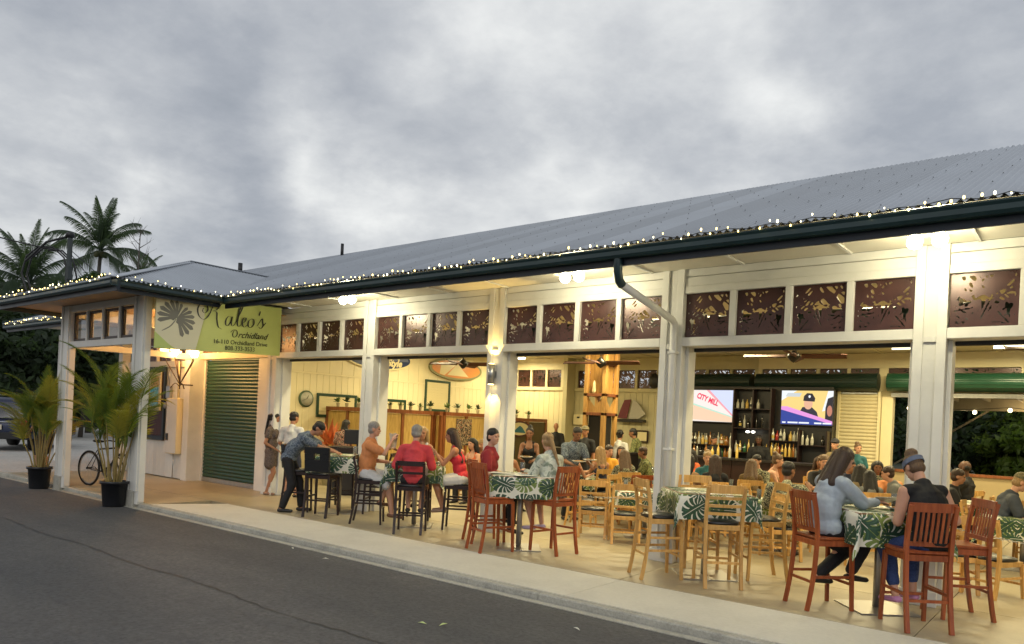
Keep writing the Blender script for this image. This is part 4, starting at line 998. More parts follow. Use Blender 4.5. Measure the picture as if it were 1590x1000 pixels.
    if bk:
        c = MB(); g = .015; E(c, P0+Vector((0, 0, -.012)), (.122*heavy+g, hw*heavy+g, .115), R1)
        for i in (0, 1):
            hp = hips_[i]; kn, an = kns[i]
            if bk == 'pants': C(c, hp, kn, .092*heavy+g*.6, .062*heavy+g); C(c, kn, kn+(an-kn)*.93, .058*heavy+g, .044+g)
            elif bk == 'capri': C(c, hp, kn, .088*heavy+g*.6, .060*heavy+g); C(c, kn, kn+(an-kn)*.72, .056*heavy+g, .046+g*.8)
            elif bk == 'shorts': C(c, hp, hp+(kn-hp)*.86, .096*heavy+g, .075*heavy+g)
            elif bk == 'skirt': C(c, hp, hp+(kn-hp)*.6, .10+g, .09+g)
        if bk == 'skirt': C(c, (hips_[0]+hips_[1])/2, (hips_[0]+hips_[1])/2+(kns[0][0]-hips_[0])*.55, .10, .09)
        rem(c, {'capri': 'trousers', 'pants': 'trousers'}.get(bk, bk), bm_, t, vox*1.15, .016 if q < 2 else 0)
    shm = mat('shoe %.2f %.2f %.2f' % shoe, shoe, .5)
    for i in (0, 1):
        an = kns[i][1]; c = MB(); sy = (-1, 1)[i]; fd = (Vector((1, sy*.12, -.12)) if mode != 'stand' else Vector((1, sy*.15, 0))).normalized()
        C(c, an+Vector((-.035, 0, -.05)), an+fd*.16+Vector((0, 0, -.057)), .044, .034, .8); rem(c, 'shoe', shm, t, .012, 0, 2)
    hk, hm = hair; c = MB(); hm = HR.get(hm, hm)
    if hk == 'bald': E(c, H(-.03, 0, .012), (.078, .083, .062), Rh)
    else: E(c, H(-.014, 0, .052), (.101, .086, .086), Rh); E(c, H(-.040, 0, -.01), (.070, .078, .072), Rh)
    if hk in ('long', 'wave'):
        ln = .34 if hk == 'long' else .17
        for sy in (-1, 0, 1):
            C(c, H(-.055, sy*.052, .04), up(-.085+.03*(sy != 0), sy*.085, .44-ln), .056, .040 if hk == 'long' else .055)
        for sy in (-1, 1): C(c, H(-.01, sy*.076, .03), H(-.025, sy*.085, -.11), .028, .024)
    if hk == 'bun': E(c, H(-.06, 0, .135), (.05, .055, .045), Rh)
    if hk == 'headband': E(c, H(-.03, .0, .14), (.065, .06, .055), Rh)
    if hk == 'ponytail': E(c, H(-.11, 0, .05), (.035, .035, .035)); C(c, H(-.13, 0, .04), up(-.16, .0, .20), .036, .018)
    if hk == 'curly':
        rg = random.Random(hash(label) % 999 if False else len(label))
        for k in range(46):
            a, e = rg.uniform(0, 6.28), rg.uniform(-.25, 1.4); v = Vector((math.cos(e)*math.cos(a)*.10, math.cos(e)*math.sin(a)*.09, math.sin(e)*.095))
            if v.x > .03 and v.z < .06: continue
            E(c, H(-.02+v.x, v.y, .042+v.z), (.024, .024, .022))
    o = rem(c, 'hair', hm, t, vox*.95, .012 if q < 2 else 0, 2)
    if hk == 'cap' or hk == 'hat':
        c = MB(); E(c, H(-.008, 0, .07), (.112, .094, .085), Rh)
        cm_ = MATS.get('cap fabric dark') if hk == 'hat' else MATS.get('camouflage cap')
        c.cap(S(H(.06, -.03, .062)), S(H(.06, .03, .062)), .08*s, .08*s, 12, .12); rem(c, 'cap', cm_, t, .012, 0, 2)
    if hk == 'headband':
        cb_ = MB(); n_ = 26
        for k in range(n_):
            a0, a1 = 2*math.pi*k/n_, 2*math.pi*(k+1)/n_
            for a in (a0,): pass
        ring = [S(H(-.014+.104*math.cos(2*math.pi*k/n_), .090*math.sin(2*math.pi*k/n_), .050-.015*math.cos(2*math.pi*k/n_))) for k in range(n_+1)]
        cb_.path(ring, .005, .045*s, up=tuple(Rh @ Vector((0, 0, 1)))).build('headband', fab('slate blue cloth', (.13, .16, .24)), t)
    return t
mat('cap fabric dark', (.03, .03, .035), .8); mixmat('camouflage cap', [(.12, .10, .05), (.22, .19, .10), (.05, .05, .03)], 22)
BLK = fab('black cloth', (.012, .012, .014)); NVY = fab('navy cloth', (.022, .028, .06)); WHT = fab('white cloth', (.62, .62, .60)); JEAN = mixmat('blue denim', [(.02, .04, .13), (.035, .065, .19)], 40, 'soft')
ALOHA = mixmat('grey blue leaf print shirt', [(.05, .07, .10), (.20, .24, .28), (.09, .11, .15)], 18); DRESS = mixmat('small print brown dress', [(.06, .045, .04), (.22, .17, .14), (.09, .05, .04)], 40)
FLOR = mixmat('dark floral print', [(.015, .012, .012), (.45, .30, .22), (.30, .07, .05)], 22); TIE = mixmat('grey green tie-dye', [(.17, .21, .16), (.46, .49, .40), (.60, .62, .52)], 7, 'tie')
LEAFS = mixmat('black and cream leaf print', [(.015, .017, .013), (.50, .48, .30), (.10, .11, .06)], 24); CAMO = mixmat('green camouflage', [(.05, .06, .02), (.20, .21, .07), (.10, .11, .04)], 12)
LEO = mixmat('brown animal print', [(.10, .06, .02), (.25, .16, .06), (.03, .02, .01)], 40)
CHAM = fab('pale blue chambray', (.40, .46, .52)); ORG = fab('apricot orange cloth', (.62, .24, .085)); CORAL = fab('coral red cloth', (.62, .055, .065)); RED = fab('bright red knit', (.62, .03, .045)); MAR = fab('maroon red cloth', (.30, .018, .022))
SHORT = fab('white linen', (.62, .62, .60)); KHA = fab('khaki cloth', (.28, .22, .12)); TEAL = fab('teal cloth', (.02, .12, .14)); YEL = fab('orange yellow cloth', (.75, .36, .03)); GRY = fab('grey cloth', (.20, .21, .20)); SLATE = fab('slate tee cloth', (.06, .07, .09)); TANC = fab('tan cloth', (.30, .17, .08)); ORA = fab('orange cloth', (.62, .12, .03))
person('young woman in a short brown print dress with a high dark ponytail', -2.82, .02, 35, 'stand', ('dress', DRESS), (None, None), ('ponytail', 'black'), 'tan', .93, 0, female=True, q=0, feet=[(-.04, -.07, .085), (.10, .07, .085)], hands=[(.16, -.17, .98), (.18, .15, .98)], head=(10, 5), shoe=(.30, .18, .12))
person('short-haired man in a white polo and dark shorts seen from behind', -2.28, .10, 118, 'stand', ('tee', WHT), ('shorts', NVY), ('short', 'black'), 'tan', .95, 0, q=0, hands=[(.2, -.2, 1.0), (.2, .2, .95)], head=(-25, 5))
person('waiter in a grey leaf print shirt and black trousers bending over a table', -.52, -1.12, 42, 'stand', ('tee', ALOHA), ('pants', BLK), ('short', 'black'), 'tan', .98, 28, 44, hands=[(.78, -.05, 1.02), (.74, .22, 1.02)], feet=[(-.10, -.12, .085), (.16, .12, .085)], head=(0, 24), q=0, px=-.05, dz=-.01)
person('woman with a long dark plait and floral blouse at the rear stand', -4.11+.9, 2.1, 150, 'stand', ('tee', FLOR), ('pants', BLK), ('long', 'black'), 'brown', .88, 0, female=True, q=1, hands=[(.25, -.1, 1.0), (.25, .1, 1.0)], head=(-80, 20))
person('older man in an apricot orange shirt and white shorts eating with a napkin', 1.18, -.90, 42, 'bar', ('tee', ORG), ('shorts', SHORT), ('short', 'grey'), 'fair', .95, 2, 5, hands=[(.36, -.10, 1.36), (.30, .20, .99)], feet=[(.40, -.10, .20), (.20, .12, .36)], q=0, heavy=1.05, shoe=(.16, .07, .03))
person('grey-haired man in a coral polo with his back to the camera', 2.26, -.99, 128, 'bar', ('half', CORAL), ('shorts', BLK), ('short', 'grey'), 'fair', .95, 6, 12, hands=[(.36, -.20, .99), (.30, .24, .97)], q=0, heavy=1.03)
person('woman in a bright red tank top and white skirt with long brown hair', 2.44, -.20, 213, 'bar', ('tank', RED), ('skirt', SHORT), ('long', 'brown'), 'tan', .93, 10, 16, female=True, hands=[(.46, -.05, 1.24), (.40, .06, 1.22)], q=0, shoe=(.3, .2, .15))
person('guest stretching one bare arm, hidden behind the coral polo man', 1.34, .06, 312, 'bar', ('tank', WHT), ('skirt', GRY), ('wave', 'blond'), 'tan', .90, 4, 6, female=True, hands=[(.10, -.42, 1.22), (.35, .15, 1.1)], q=0)
person('short-haired man in a maroon t-shirt looking to the right', 3.44, -.68, 30, 'bar', ('tee', MAR), ('pants', BLK), ('short', 'black'), 'fair', .94, 0, 2, hands=[(.24, -.16, .98), (.26, .16, .98)], feet=[(.36, -.10, .25), (.25, .12, .36)], q=0, head=(-30, 0))
person('woman in a loose grey green tie-dye shirt with a blond ponytail', 4.44, -.62, 168, 'bar', ('long', TIE), ('shorts', GRY), ('ponytail', 'blond'), 'fair', .94, 8, 12, female=True, q=0, heavy=1.15, shoe=(.55, .45, .6), head=(-25, 5))
person('woman in a pale blue blouse reading a menu on the tall table', 7.95, -.86, 52, 'bar', ('long', CHAM), ('pants', BLK), ('wave', 'brown'), 'fair', .98, 0, 14, female=True, hands=[(.50, -.10, 1.06), (.50, .10, 1.07)], q=0, head=(0, 20), heavy=1.12, feet=[(.22, -.10, .36), (-.02, .08, .30)])
person('diner in a black tank top, blue jeans and pink sandals with a blue headband', 8.86, -.98, 140, 'bar', ('vest', fab('jet black knit', (.004, .004, .005))), ('capri', JEAN), ('headband', 'light'), 'fair', .97, 10, 20, hands=[(.28, -.24, 1.0), (.30, .10, 1.0)], q=0, head=(0, 24), heavy=1.2, shoe=(.55, .25, .45), feet=[(.30, -.10, .27), (.24, .14, .26)])
person('waitress in a sleeveless black dress carrying plates', 1.62, 2.6, 300, 'stand', ('tank', BLK), ('skirt', BLK), ('bun', 'black'), 'brown', .90, 4, 6, female=True, q=1, hands=[(.38, -.1, 1.08), (.38, .12, 1.08)])
person('server in a grey print shirt leaning with two loaded plates', 2.75, 2.3, 330, 'stand', ('tee', ALOHA), ('pants', BLK), ('short', 'black'), 'brown', .95, 10, 20, q=1, hands=[(.45, -.12, 1.02), (.46, .18, 1.05)], head=(0, 10))
person('seated woman with long dark hair left of the waitress', 1.59, 2.0, 100, 'chair', ('tank', fab('cream knit', (.5, .42, .3))), ('pants', BLK), ('long', 'black'), 'tan', .93, 6, female=True, q=1)
person('seated woman in an orange top with black hair behind the red tank top woman', .1, 2.75, 270, 'chair', ('tank', ORA), ('pants', BLK), ('wave', 'black'), 'fair', .95, 4, female=True, q=1)
person('blond guest behind the middle post', -.28, 3.4, 320, 'chair', ('tank', TANC), ('pants', BLK), ('wave', 'blond'), 'tan', .92, 8, female=True, q=1, hands=[(.2, -.15, 1.15), (.4, .1, .8)])
person('man in black standing by the menu board at the back', -2.72, 9.6, 300, 'stand', ('long', BLK), ('pants', BLK), ('bald', 'brown'), 'tan', .96, 0, q=2)
person('man in a cap and dark shirt at the timber column', .85, 5.7, 280, 'stand', ('tee', BLK), ('pants', BLK), ('cap', 'brown'), 'tan', .93, 0, q=1)
person('dark-haired guest in a white shirt right of the timber column', 1.0, 6.9, 100, 'stand', ('tee', WHT), ('pants', BLK), ('curly', 'black'), 'tan', .90, 6, q=1)
person('man in a green camouflage jacket leaning on the side counter', 1.05, 7.9, 200, 'stand', ('long', CAMO), ('pants', BLK), ('short', 'black'), 'brown', .95, 10, 18, q=1, hands=[(.4, -.15, 1.12), (.4, .15, 1.12)])
person('dark-haired woman in a navy top in the left middle of the room', 2.3, 3.05, 70, 'chair', ('tank', NVY), ('pants', BLK), ('wave', 'brown'), 'tan', .93, 6, female=True, q=1)
person('woman with golden blond hair and bare shoulders', 2.62, 3.55, 150, 'chair', ('tank', NVY), ('pants', BLK), ('long', 'blond'), 'tan', .92, 6, female=True, q=1)
person('man in an orange yellow t-shirt eating', 2.0, 4.7, 330, 'chair', ('tee', YEL), ('pants', BLK), ('short', 'brown'), 'fair', .95, 10, 16, q=1, heavy=1.1)
person('woman facing us beside the orange yellow t-shirt man', 2.0, 5.35, 290, 'chair', ('tank', TANC), ('pants', BLK), ('wave', 'brown'), 'fair', .9, 4, female=True, q=2)
person('woman in a dark floral top with brown hair seen from behind', 3.28, 3.3, 140, 'chair', ('tee', LEAFS), ('pants', BLK), ('wave', 'light'), 'tan', .90, 6, female=True, q=1)
person('woman with long black hair just right of the downspout post', 4.80, 2.65, 90, 'chair', ('tee', TANC), ('pants', BLK), ('long', 'black'), 'fair', .93, 4, female=True, q=1)
person('blond woman in a teal top facing the camera', 4.38, 4.35, 300, 'chair', ('tee', TEAL), ('pants', BLK), ('bun', 'blond'), 'fair', .93, 4, female=True, q=1)
person('woman in black with long dark hair hanging down her back', 5.14, 2.95, 115, 'chair', ('tee', BLK), ('pants', BLK), ('long', 'brown'), 'tan', .93, 4, female=True, q=1)
person('bartender in black with tied-up hair below the left television', 2.42, 9.1, 300, 'stand', ('tee', BLK), ('pants', BLK), ('bun', 'black'), 'tan', .89, 4, female=True, q=1, head=(30, 10))
person('bartender in a black hooded jacket below the bottle cabinet', 3.66, 8.95, 280, 'stand', ('long', BLK), ('pants', BLK), ('wave', 'black'), 'dark', .93, 8, q=1, heavy=1.1)
person('woman in a tan sleeveless dress with pinned-up hair seen from the side', 5.28, 5.1, 20, 'chair', ('tank', TANC), ('skirt', TANC), ('bun', 'light'), 'fair', .96, 8, female=True, q=1)
person('guest in a brown animal print top at the bar side', 5.3, 4.1, 110, 'chair', ('tee', LEO), ('pants', BLK), ('wave', 'light'), 'tan', .88, 14, 20, female=True, q=1)
person('man in a black and cream leaf print shirt drinking from a glass', 6.73, 1.6, 100, 'chair', ('half', LEAFS), ('pants', KHA), ('short', 'black'), 'brown', .95, 6, 8, q=0, heavy=1.15, hands=[(.25, -.28, .98), (.35, .2, .8)], head=(-35, 0))
person('curly-haired guest facing us at the bar', 6.05, 5.6, 300, 'chair', ('tee', BLK), ('pants', BLK), ('curly', 'light'), 'fair', .97, 6, q=1)
person('bearded man in a dark hat standing by the cream shutter', 5.58, 8.3, 250, 'stand', ('tee', KHA), ('pants', BLK), ('hat', 'grey'), 'fair', .92, 4, q=1)
person('smiling woman in a teal t-shirt by the cream shutter', 5.88, 8.7, 290, 'stand', ('tee', TEAL), ('pants', BLK), ('bun', 'light'), 'fair', .88, 4, female=True, q=1, head=(20, 0))
person('child with long dark hair bent over the family table', 7.0, 4.05, 80, 'chair', ('tee', KHA), ('pants', BLK), ('long', 'black'), 'fair', .92, 10, 20, female=True, q=1)
person('dark-haired girl in front of the family table', 7.32, 3.7, 120, 'chair', ('tee', GRY), ('pants', BLK), ('wave', 'black'), 'fair', .84, 10, 18, female=True, q=1)
person('laughing woman with dark hair in a print top beyond the family table', 7.0, 5.45, 290, 'chair', ('tee', LEAFS), ('pants', BLK), ('wave', 'black'), 'brown', .93, 4, female=True, q=1)
person('small child leaning on the laughing woman', 7.24, 5.30, 290, 'chair', ('tee', ORG), ('pants', BLK), ('short', 'black'), 'tan', .82, 0, q=1, dz=.04)
person('guest in a grey t-shirt reaching across the family table', 7.62, 4.4, 190, 'chair', ('half', GRY), ('pants', BLK), ('short', 'brown'), 'fair', .93, 16, 24, q=1)
person('dark-haired man in black just right of the big post', 8.26, 4.2, 10, 'chair', ('tee', BLK), ('pants', BLK), ('short', 'brown'), 'tan', .93, 8, q=1)
person('bearded man in a dark patterned shirt looking left', 8.2, 6.3, 170, 'chair', ('tee', BLK), ('pants', BLK), ('bald', 'black'), 'dark', 1.0, 0, q=1)
person('long-haired man in a camouflage cap and slate t-shirt looking down', 8.98, 3.55, 20, 'chair', ('tee', SLATE), ('shorts', KHA), ('cap', 'blond'), 'fair', .98, 12, 20, q=0, head=(0, 15), heavy=1.1)
person('woman in a dark green top standing behind the left potted palm', -8.0, -2.2, 190, 'stand', ('tee', fab('dark green cloth', (.04, .06, .035))), ('shorts', BLK), ('bun', 'brown'), 'tan', .98, 0, female=True, q=1, hands=[(.3, -.1, .95), (.25, .2, .95)])
for i, (X, Y, d, tp, hr, fem, lab) in enumerate((
    (4.40, 3.2, 20, ('tee', BLK), ('long', 'black'), True, 'dark-haired diner in black at the left of the long-haired women'), (5.2, 4.75, 260, ('tee', LEAFS), ('short', 'black'), False, 'man in a leaf print shirt behind the teal top woman'),
    (5.75, 6.4, 300, ('tee', TANC), ('wave', 'brown'), True, 'brown-haired diner in tan beside the bar counter'), (7.75, 5.5, 200, ('tee', BLK), ('short', 'black'), False, 'diner in black behind the laughing woman'),
    (1.7, 3.9, 20, ('tee', WHT), ('short', 'grey'), False, 'grey-haired diner in white left of the navy top woman'), (2.75, 5.1, 210, ('tee', CAMO), ('short', 'brown'), False, 'diner in dull green right of the orange yellow t-shirt man'),
    (6.55, 5.2, 340, ('tee', NVY), ('bun', 'black'), True, 'diner in navy at the left end of the family table'), (3.4, 5.9, 250, ('tee', ORA), ('wave', 'black'), True, 'diner in orange near the timber column'))):
    person(lab, X, Y, d, 'chair', tp, ('pants', BLK), hr, ('tan', 'fair', 'brown')[i % 3], .93, 6, female=fem, q=1); SEAT2 = seatat('dining', X, Y, d, 'honey wood chair under the '+lab.split(' in ')[0]+' in '+lab.split(' in ')[1].split(' ')[0]+', seat '+('near the front' if Y < 4.5 else 'further back'))
for X, Y, d, lab in ((5.2, 1.35, 40, 'honey wood chair just right of the downspout post'), (5.9, 2.9, 0, 'honey wood chair empty behind the empty tall table'), (5.6, 3.5, 180, 'honey wood chair empty near the long-haired women'), (7.6, 2.0, 200, 'honey wood chair between the print shirt man and the blouse woman'), (6.2, 3.9, 320, 'cherry coloured chair back near the animal print guest'), (3.3, 1.9, 20, 'honey wood chair behind the tie-dye woman')): seatat('dining', X, Y, d, lab)
# seats under the seated diners further in
SEATED = [(1.59, 2.0, 100), (.1, 2.75, 270), (-.28, 3.4, 320), (2.3, 3.05, 70), (2.62, 3.55, 150), (2.0, 4.7, 330), (2.0, 5.35, 290), (3.28, 3.3, 140), (4.80, 2.65, 90), (4.38, 4.35, 300), (5.14, 2.95, 115), (5.28, 5.1, 20), (5.3, 4.1, 110), (6.05, 5.6, 300), (7.0, 4.05, 80), (7.32, 3.7, 120), (7.0, 5.45, 290), (7.62, 4.4, 190), (8.26, 4.2, 10), (8.2, 6.3, 170)]
SN = ['left of the waitress', 'under the orange top woman', 'under the blond guest behind the middle post', 'under the navy top woman', 'under the golden blond woman', 'under the orange yellow t-shirt man', 'under the woman facing us by the orange yellow t-shirt', 'under the dark floral top woman', 'under the black-haired woman by the downspout post', 'under the teal top woman', 'under the woman in black with long hair', 'under the tan dress woman', 'under the animal print guest', 'under the curly-haired guest', 'under the child with long hair', 'under the dark-haired girl', 'under the laughing woman', 'under the grey t-shirt guest', 'under the man in black right of the big post', 'under the bearded man']
for (X, Y, d), lab in zip(SEATED, SN): seatat('dining', X, Y, d, 'honey wood dining chair '+lab)
dg = bpy.context.evaluated_depsgraph_get()
newm = [(o, bpy.data.meshes.new_from_object(o.evaluated_get(dg))) for o in PEND]
for o, me in newm:
    nm_ = o.data.name; o.modifiers.clear(); o.data = me; me.shade_smooth()
# ------------------------------------------------------------------ flat artwork helpers
FONTC = {}
def text(txt, size, M, m_, parent, name='lettering', shear=0, off=0, ext=.0015, align='LEFT', sx=1):
    cu = bpy.data.curves.new(name, 'FONT'); cu.body = txt; cu.size = size; cu.shear = shear; cu.extrude = ext; cu.align_x = align; cu.offset = off; cu.resolution_u = 3
    o = bpy.data.objects.new(name, cu); COL.objects.link(o); bpy.context.view_layer.update()
    me = bpy.data.meshes.new_from_object(o.evaluated_get(bpy.context.evaluated_depsgraph_get())); bpy.data.objects.remove(o); bpy.data.curves.remove(cu)
    me.materials.clear(); me.materials.append(m_); me.transform(M @ Matrix.Diagonal((sx, 1, 1, 1)))
    return link(name, me, parent)
def plane_M(o, ex, ez):   # maps (x,y,0) text plane to world: x -> ex, y -> ez
    ex = Vector(ex).normalized(); ez = Vector(ez).normalized(); n_ = ex.cross(ez); M = Matrix((ex, ez, n_)).transposed().to_4x4(); M.translation = Vector(o); return M
def flat(pts, M, m_, parent, name, lift=.002, th=.002):
    n_ = len(pts); vs = [M @ Vector((x, y, lift)) for x, y in pts]+[M @ Vector((x, y, lift-th)) for x, y in pts]
    return MB().add(vs, [tuple(range(n_)), tuple(range(2*n_-1, n_-1, -1))]+[(i, i+n_, (i+1) % n_+n_, (i+1) % n_) for i in range(n_)]).build(name, m_, parent)
def circ(cx_, cy_, rx, ry, n_=28, a0=0, a1=360): return [(cx_+rx*math.cos(R_(a0+(a1-a0)*k/n_)), cy_+ry*math.sin(R_(a0+(a1-a0)*k/n_))) for k in range(n_ if a1-a0 == 360 else n_+1)]
def spline(pts, n_=8):
    out = []; P_ = [pts[0]]+list(pts)+[pts[-1]]
    for i in range(1, len(P_)-2):
        p0, p1, p2, p3 = [Vector(p) for p in P_[i-1:i+3]]
        for k in range(n_):
            t = k/n_; out.append(.5*((2*p1)+(-p0+p2)*t+(2*p0-5*p1+4*p2-p3)*t*t+(-p0+3*p1-3*p2+p3)*t**3))
    out.append(Vector(P_[-2])); return out
def brush(pts, M, m_, parent, w0, w1, name='lettering', k=1.0):
    # calligraphic stroke: thick when it runs downwards
    q = spline(pts); vs = []; fs = []; n_ = len(q)
    for i, p in enumerate(q):
        d = (q[min(i+1, n_-1)]-q[max(i-1, 0)]); d.normalize(); nx_, ny_ = -d.y, d.x; w = w0+(w1-w0)*abs(d.y)**2.2; w *= .45+.55*min(1, 4*i/n_, 4*(n_-1-i)/n_)
        vs += [M @ Vector((p.x+nx_*w/2, p.y+ny_*w/2, .004)), M @ Vector((p.x-nx_*w/2, p.y-ny_*w/2, .004))]
    for i in range(n_-1): fs.append((2*i, 2*i+1, 2*i+3, 2*i+2))
    return MB().add(vs, fs).build(name, m_, parent)
def print_m(name, c, r=.5): return mat(name, c, r)
# ------------------------------------------------------------------ banner
bt = thing('banner', 'yellow-green restaurant banner with a grey leaf and black script hung beside the porch', 'banner', (-2.40, -2.60, 2.6))
lime = mat('lime banner vinyl', (.50, .56, .17), .5, var=.12, vscale=1.2, bump=.25, bscale=3); creamb = print_m('banner cream', (.60, .58, .42)); greyl = print_m('banner leaf grey', (.13, .13, .115)); inkm = print_m('banner ink', (.015, .018, .015)); greenb = print_m('banner pale green', (.42, .52, .16))
BL = 2.42
vs = []; fs = []; nb = 24
for i in range(nb+1):
    s = BL*i/nb
    for j in range(9):
        zb = .02+.10*i/nb; zt = .92+.12*i/nb; q = j/8
        vs.append((.014*math.sin(i*.55+j*.3)*math.sin(math.pi*i/nb), s, zb+(zt-zb)*q))
for i in range(nb):
    for j in range(8): fs.append((i*9+j, (i+1)*9+j, (i+1)*9+j+1, i*9+j+1))
MB().add(vs, fs).build('vinyl_sheet', lime, bt, True)
BM = plane_M((.016, 0, 0), (0, 1, .045), (0, 0, 1))
flat([(.0, .28), (.24, .10), (.36, .03), (.72, .02), (.80, .35), (.86, .62), (.84, .90), (0, .89)], BM, creamb, bt, 'cream_patch', .003)
flat([(.0, .025), (.34, .03), (.22, .12), (0, .30)], BM, greenb, bt, 'green_patch', .0035)
def monstera(cx_, cy_, R__, ang, M, m_, parent):
    def tr(x, y): return (cx_+x*math.cos(ang)-y*math.sin(ang), cy_+x*math.sin(ang)+y*math.cos(ang))
    def rad(a): return R__*(1.0+.28*abs(math.sin(a))-.10*math.cos(a)) if abs(a) < 2.6 else R__*(.45+.55*(math.pi-abs(a))/.54)
    out = []; n_ = 7
    for sg in (1, -1):
        side = []
        for k in range(n_):
            a0 = .10+k*.345; a1 = a0+.25
            for q in range(5): a_ = a0+(a1-a0)*q/4; r_ = rad(a_)*(1-.06*abs(q-2)); side.append((r_*math.cos(a_), sg*r_*math.sin(a_)))
            a_ = a1+.045; r_ = rad(a_)*(.34+.05*(k % 2)); side.append((r_*math.cos(a_-.05), sg*r_*math.sin(a_-.05)))
        side.append((-.30*R__, sg*.10*R__)); side = [tr(*p_) for p_ in side]
        cen = tr(.0, 0)
        for k in range(len(side)-1): flat([cen, side[k], side[k+1]] if sg > 0 else [cen, side[k+1], side[k]], M, m_, parent, 'leaf_lobe', .006)
    brush([tr(-R__*.1, 0), tr(-R__*.7, .02), tr(-R__*1.25, .10)], M, m_, parent, .02, .02, 'leaf_stem'); brush([tr(R__*.95, 0), tr(0, 0)], M, MATS['banner cream'], parent, .010, .012, 'leaf_vein')
monstera(.37, .56, .27, R_(60), BM, greyl, bt)
K = .162
def glyph(ps, dx=0, dy=0, k=K, w=(.006, .030)): brush([(x*k+dx, y*k+dy) for x, y in ps], BM, inkm, bt, *w)
gx, gy = .72, .50
glyph([(2.15, 2.75), (1.75, 1.9), (1.35, .95), (.8, .45), (.25, .75), (.05, 1.5), (.4, 2.15), (1.0, 2.1), (1.2, 1.55), (.9, 1.15), (.6, 1.35), (.75, 1.7)], gx, gy)
glyph([(3.3, 2.75), (2.8, 2.35), (2.3, 1.7), (1.75, 1.45)], gx, gy); glyph([(1.75, 1.45), (2.25, 1.35), (2.3, .6), (2.5, -.2), (2.95, -.45)], gx, gy)
gx += .085
glyph([(3.45, .95), (3.15, 1.05), (2.85, .6), (2.85, .12), (3.1, 0), (3.45, .5), (3.6, 1.05), (3.5, .35), (3.7, .0), (4.05, .4)], gx, gy)
glyph([(4.0, .35), (4.5, 1.4), (4.85, 2.3), (4.7, 2.55), (4.45, 1.7), (4.25, .5), (4.4, .0), (4.75, .3)], gx, gy)
glyph([(4.75, .3), (5.25, .7), (5.3, 1.05), (5.0, 1.0), (4.85, .45), (5.1, .0), (5.6, .35)], gx, gy)
glyph([(6.05, 1.02), (5.7, .8), (5.6, .25), (5.9, .0), (6.3, .4), (6.3, .9), (6.0, 1.03), (6.6, .95)], gx, gy)
glyph([(7.1, 2.0), (6.95, 1.45)], gx, gy, w=(.02, .03)); glyph([(6.75, .25), (7.35, 1.15), (7.45, .75), (7.5, .3), (7.2, .0), (6.95, .2)], gx, gy); glyph([(7.5, .3), (7.9, .75)], gx, gy)
BT = lambda s, z: BM @ Matrix.Translation((s, z, .004))
text("rchidland", .165, BT(1.51, .300), inkm, bt, shear=.45, sx=.98)
glyph([(1.15, 1.45), (.7, 1.25), (.45, .6), (.65, .05), (1.15, .2), (1.45, .8), (1.25, 1.4), (.7, 1.5), (.2, 1.2), (.0, .9)], 1.37, .298, .092, (.007, .020))
text("16-110 Orchidland Drive", .112, BT(1.04, .170), inkm, bt, sx=.96)
text("808-333-3533", .112, BT(1.27, .062), inkm, bt, sx=.96)
for s, z in ((.01, .90), (BL-.01, 1.01), (.01, .04), (BL-.01, .12)): MB().tube([(-.10, s, z+.01), (.02, s, z)], .006, 6).build('tie_cord', WHT, bt)
# ------------------------------------------------------------------ things on the porch wall
t = thing('framed_board', 'dark brown slatted board in a navy frame on the porch wall', 'board', (-7.48, -.03, .85))
MB().bbox(-.43, .43, -.05, -.0, 0, .10).build('bottom_rail', navy_f, t); MB().bbox(-.43, .43, -.05, 0, 1.62, 1.72).build('top_rail', navy_f, t)
for s in (-1, 1): MB().bbox(s*.39-.04, s*.39+.04, -.05, 0, .101, 1.619).build('side_rail', navy_f, t)
plum = mat('dark plum boards', (.05, .014, .016), .5, var=.2, vscale=6)
for i in range(10): MB().bbox(-.349+i*.0698, -.349+(i+1)*.0698-.004, -.022, -.002, .101, 1.619, .003).build('board', plum, t)
t = thing('poster', 'cream-framed poster of a turquoise sea with a sandy top on the dark board', 'poster', (-7.45, -.10, 1.54))
MB().bbox(-.26, .26, -.02, .02, 0, .90, .004).build('frame', mat('poster cream', (.62, .56, .40), .5), t)
PM = plane_M((0, -.0215, 0), (1, 0, 0), (0, 0, 1))
flat([(-.20, .10), (.20, .10), (.20, .55), (-.20, .52)], PM, mixmat('turquoise paint', [(.01, .16, .30), (.04, .40, .55), (.25, .55, .6)], 9, 'tie'), t, 'sea', .003)
flat([(-.20, .522), (.20, .552), (.20, .80), (-.20, .80)], PM, mixmat('sand paint', [(.5, .28, .08), (.10, .07, .05), (.55, .42, .2)], 12, 'tie'), t, 'shore', .003)
t = thing('electric_cabinet', 'tall cream electrical cabinet with a conduit on the porch wall', 'cabinet', (-6.50, -.16, .58))
MB().bbox(-.24, .24, -.0, .13, 0, 1.26, .006).build('cabinet_body', cream_p, t); MB().bbox(-.225, .225, -.012, -.001, .02, 1.24, .003).build('cover', white_p, t)
MB().bbox(-.20, -.10, -.03, -.013, .30, .46).build('latch', black_m, t)
MB().tube([(.12, .07, 1.26), (.12, .07, 2.1)], .028, 10).build('conduit', cream_p, t, 'fix'); MB().tube([(0, .07, 0), (0, .07, -.55)], .012, 8).build('conduit', steel_m, t, 'fix')
t = thing('electric_meter', 'round electric meter below a small grey box beside the cabinet', 'meter', (-6.86, -.10, 1.62))
MB().bbox(-.09, .09, 0, .07, .22, .50).build('junction_box', steel_m, t); MB().tube([(0, .07, .05), (0, -.05, .05)], .075, 18).build('dial', steel_b, t, 'fix'); MB().tube([(0, .03, .5), (0, .03, .95)], .014, 8).build('conduit', steel_m, t, 'fix')
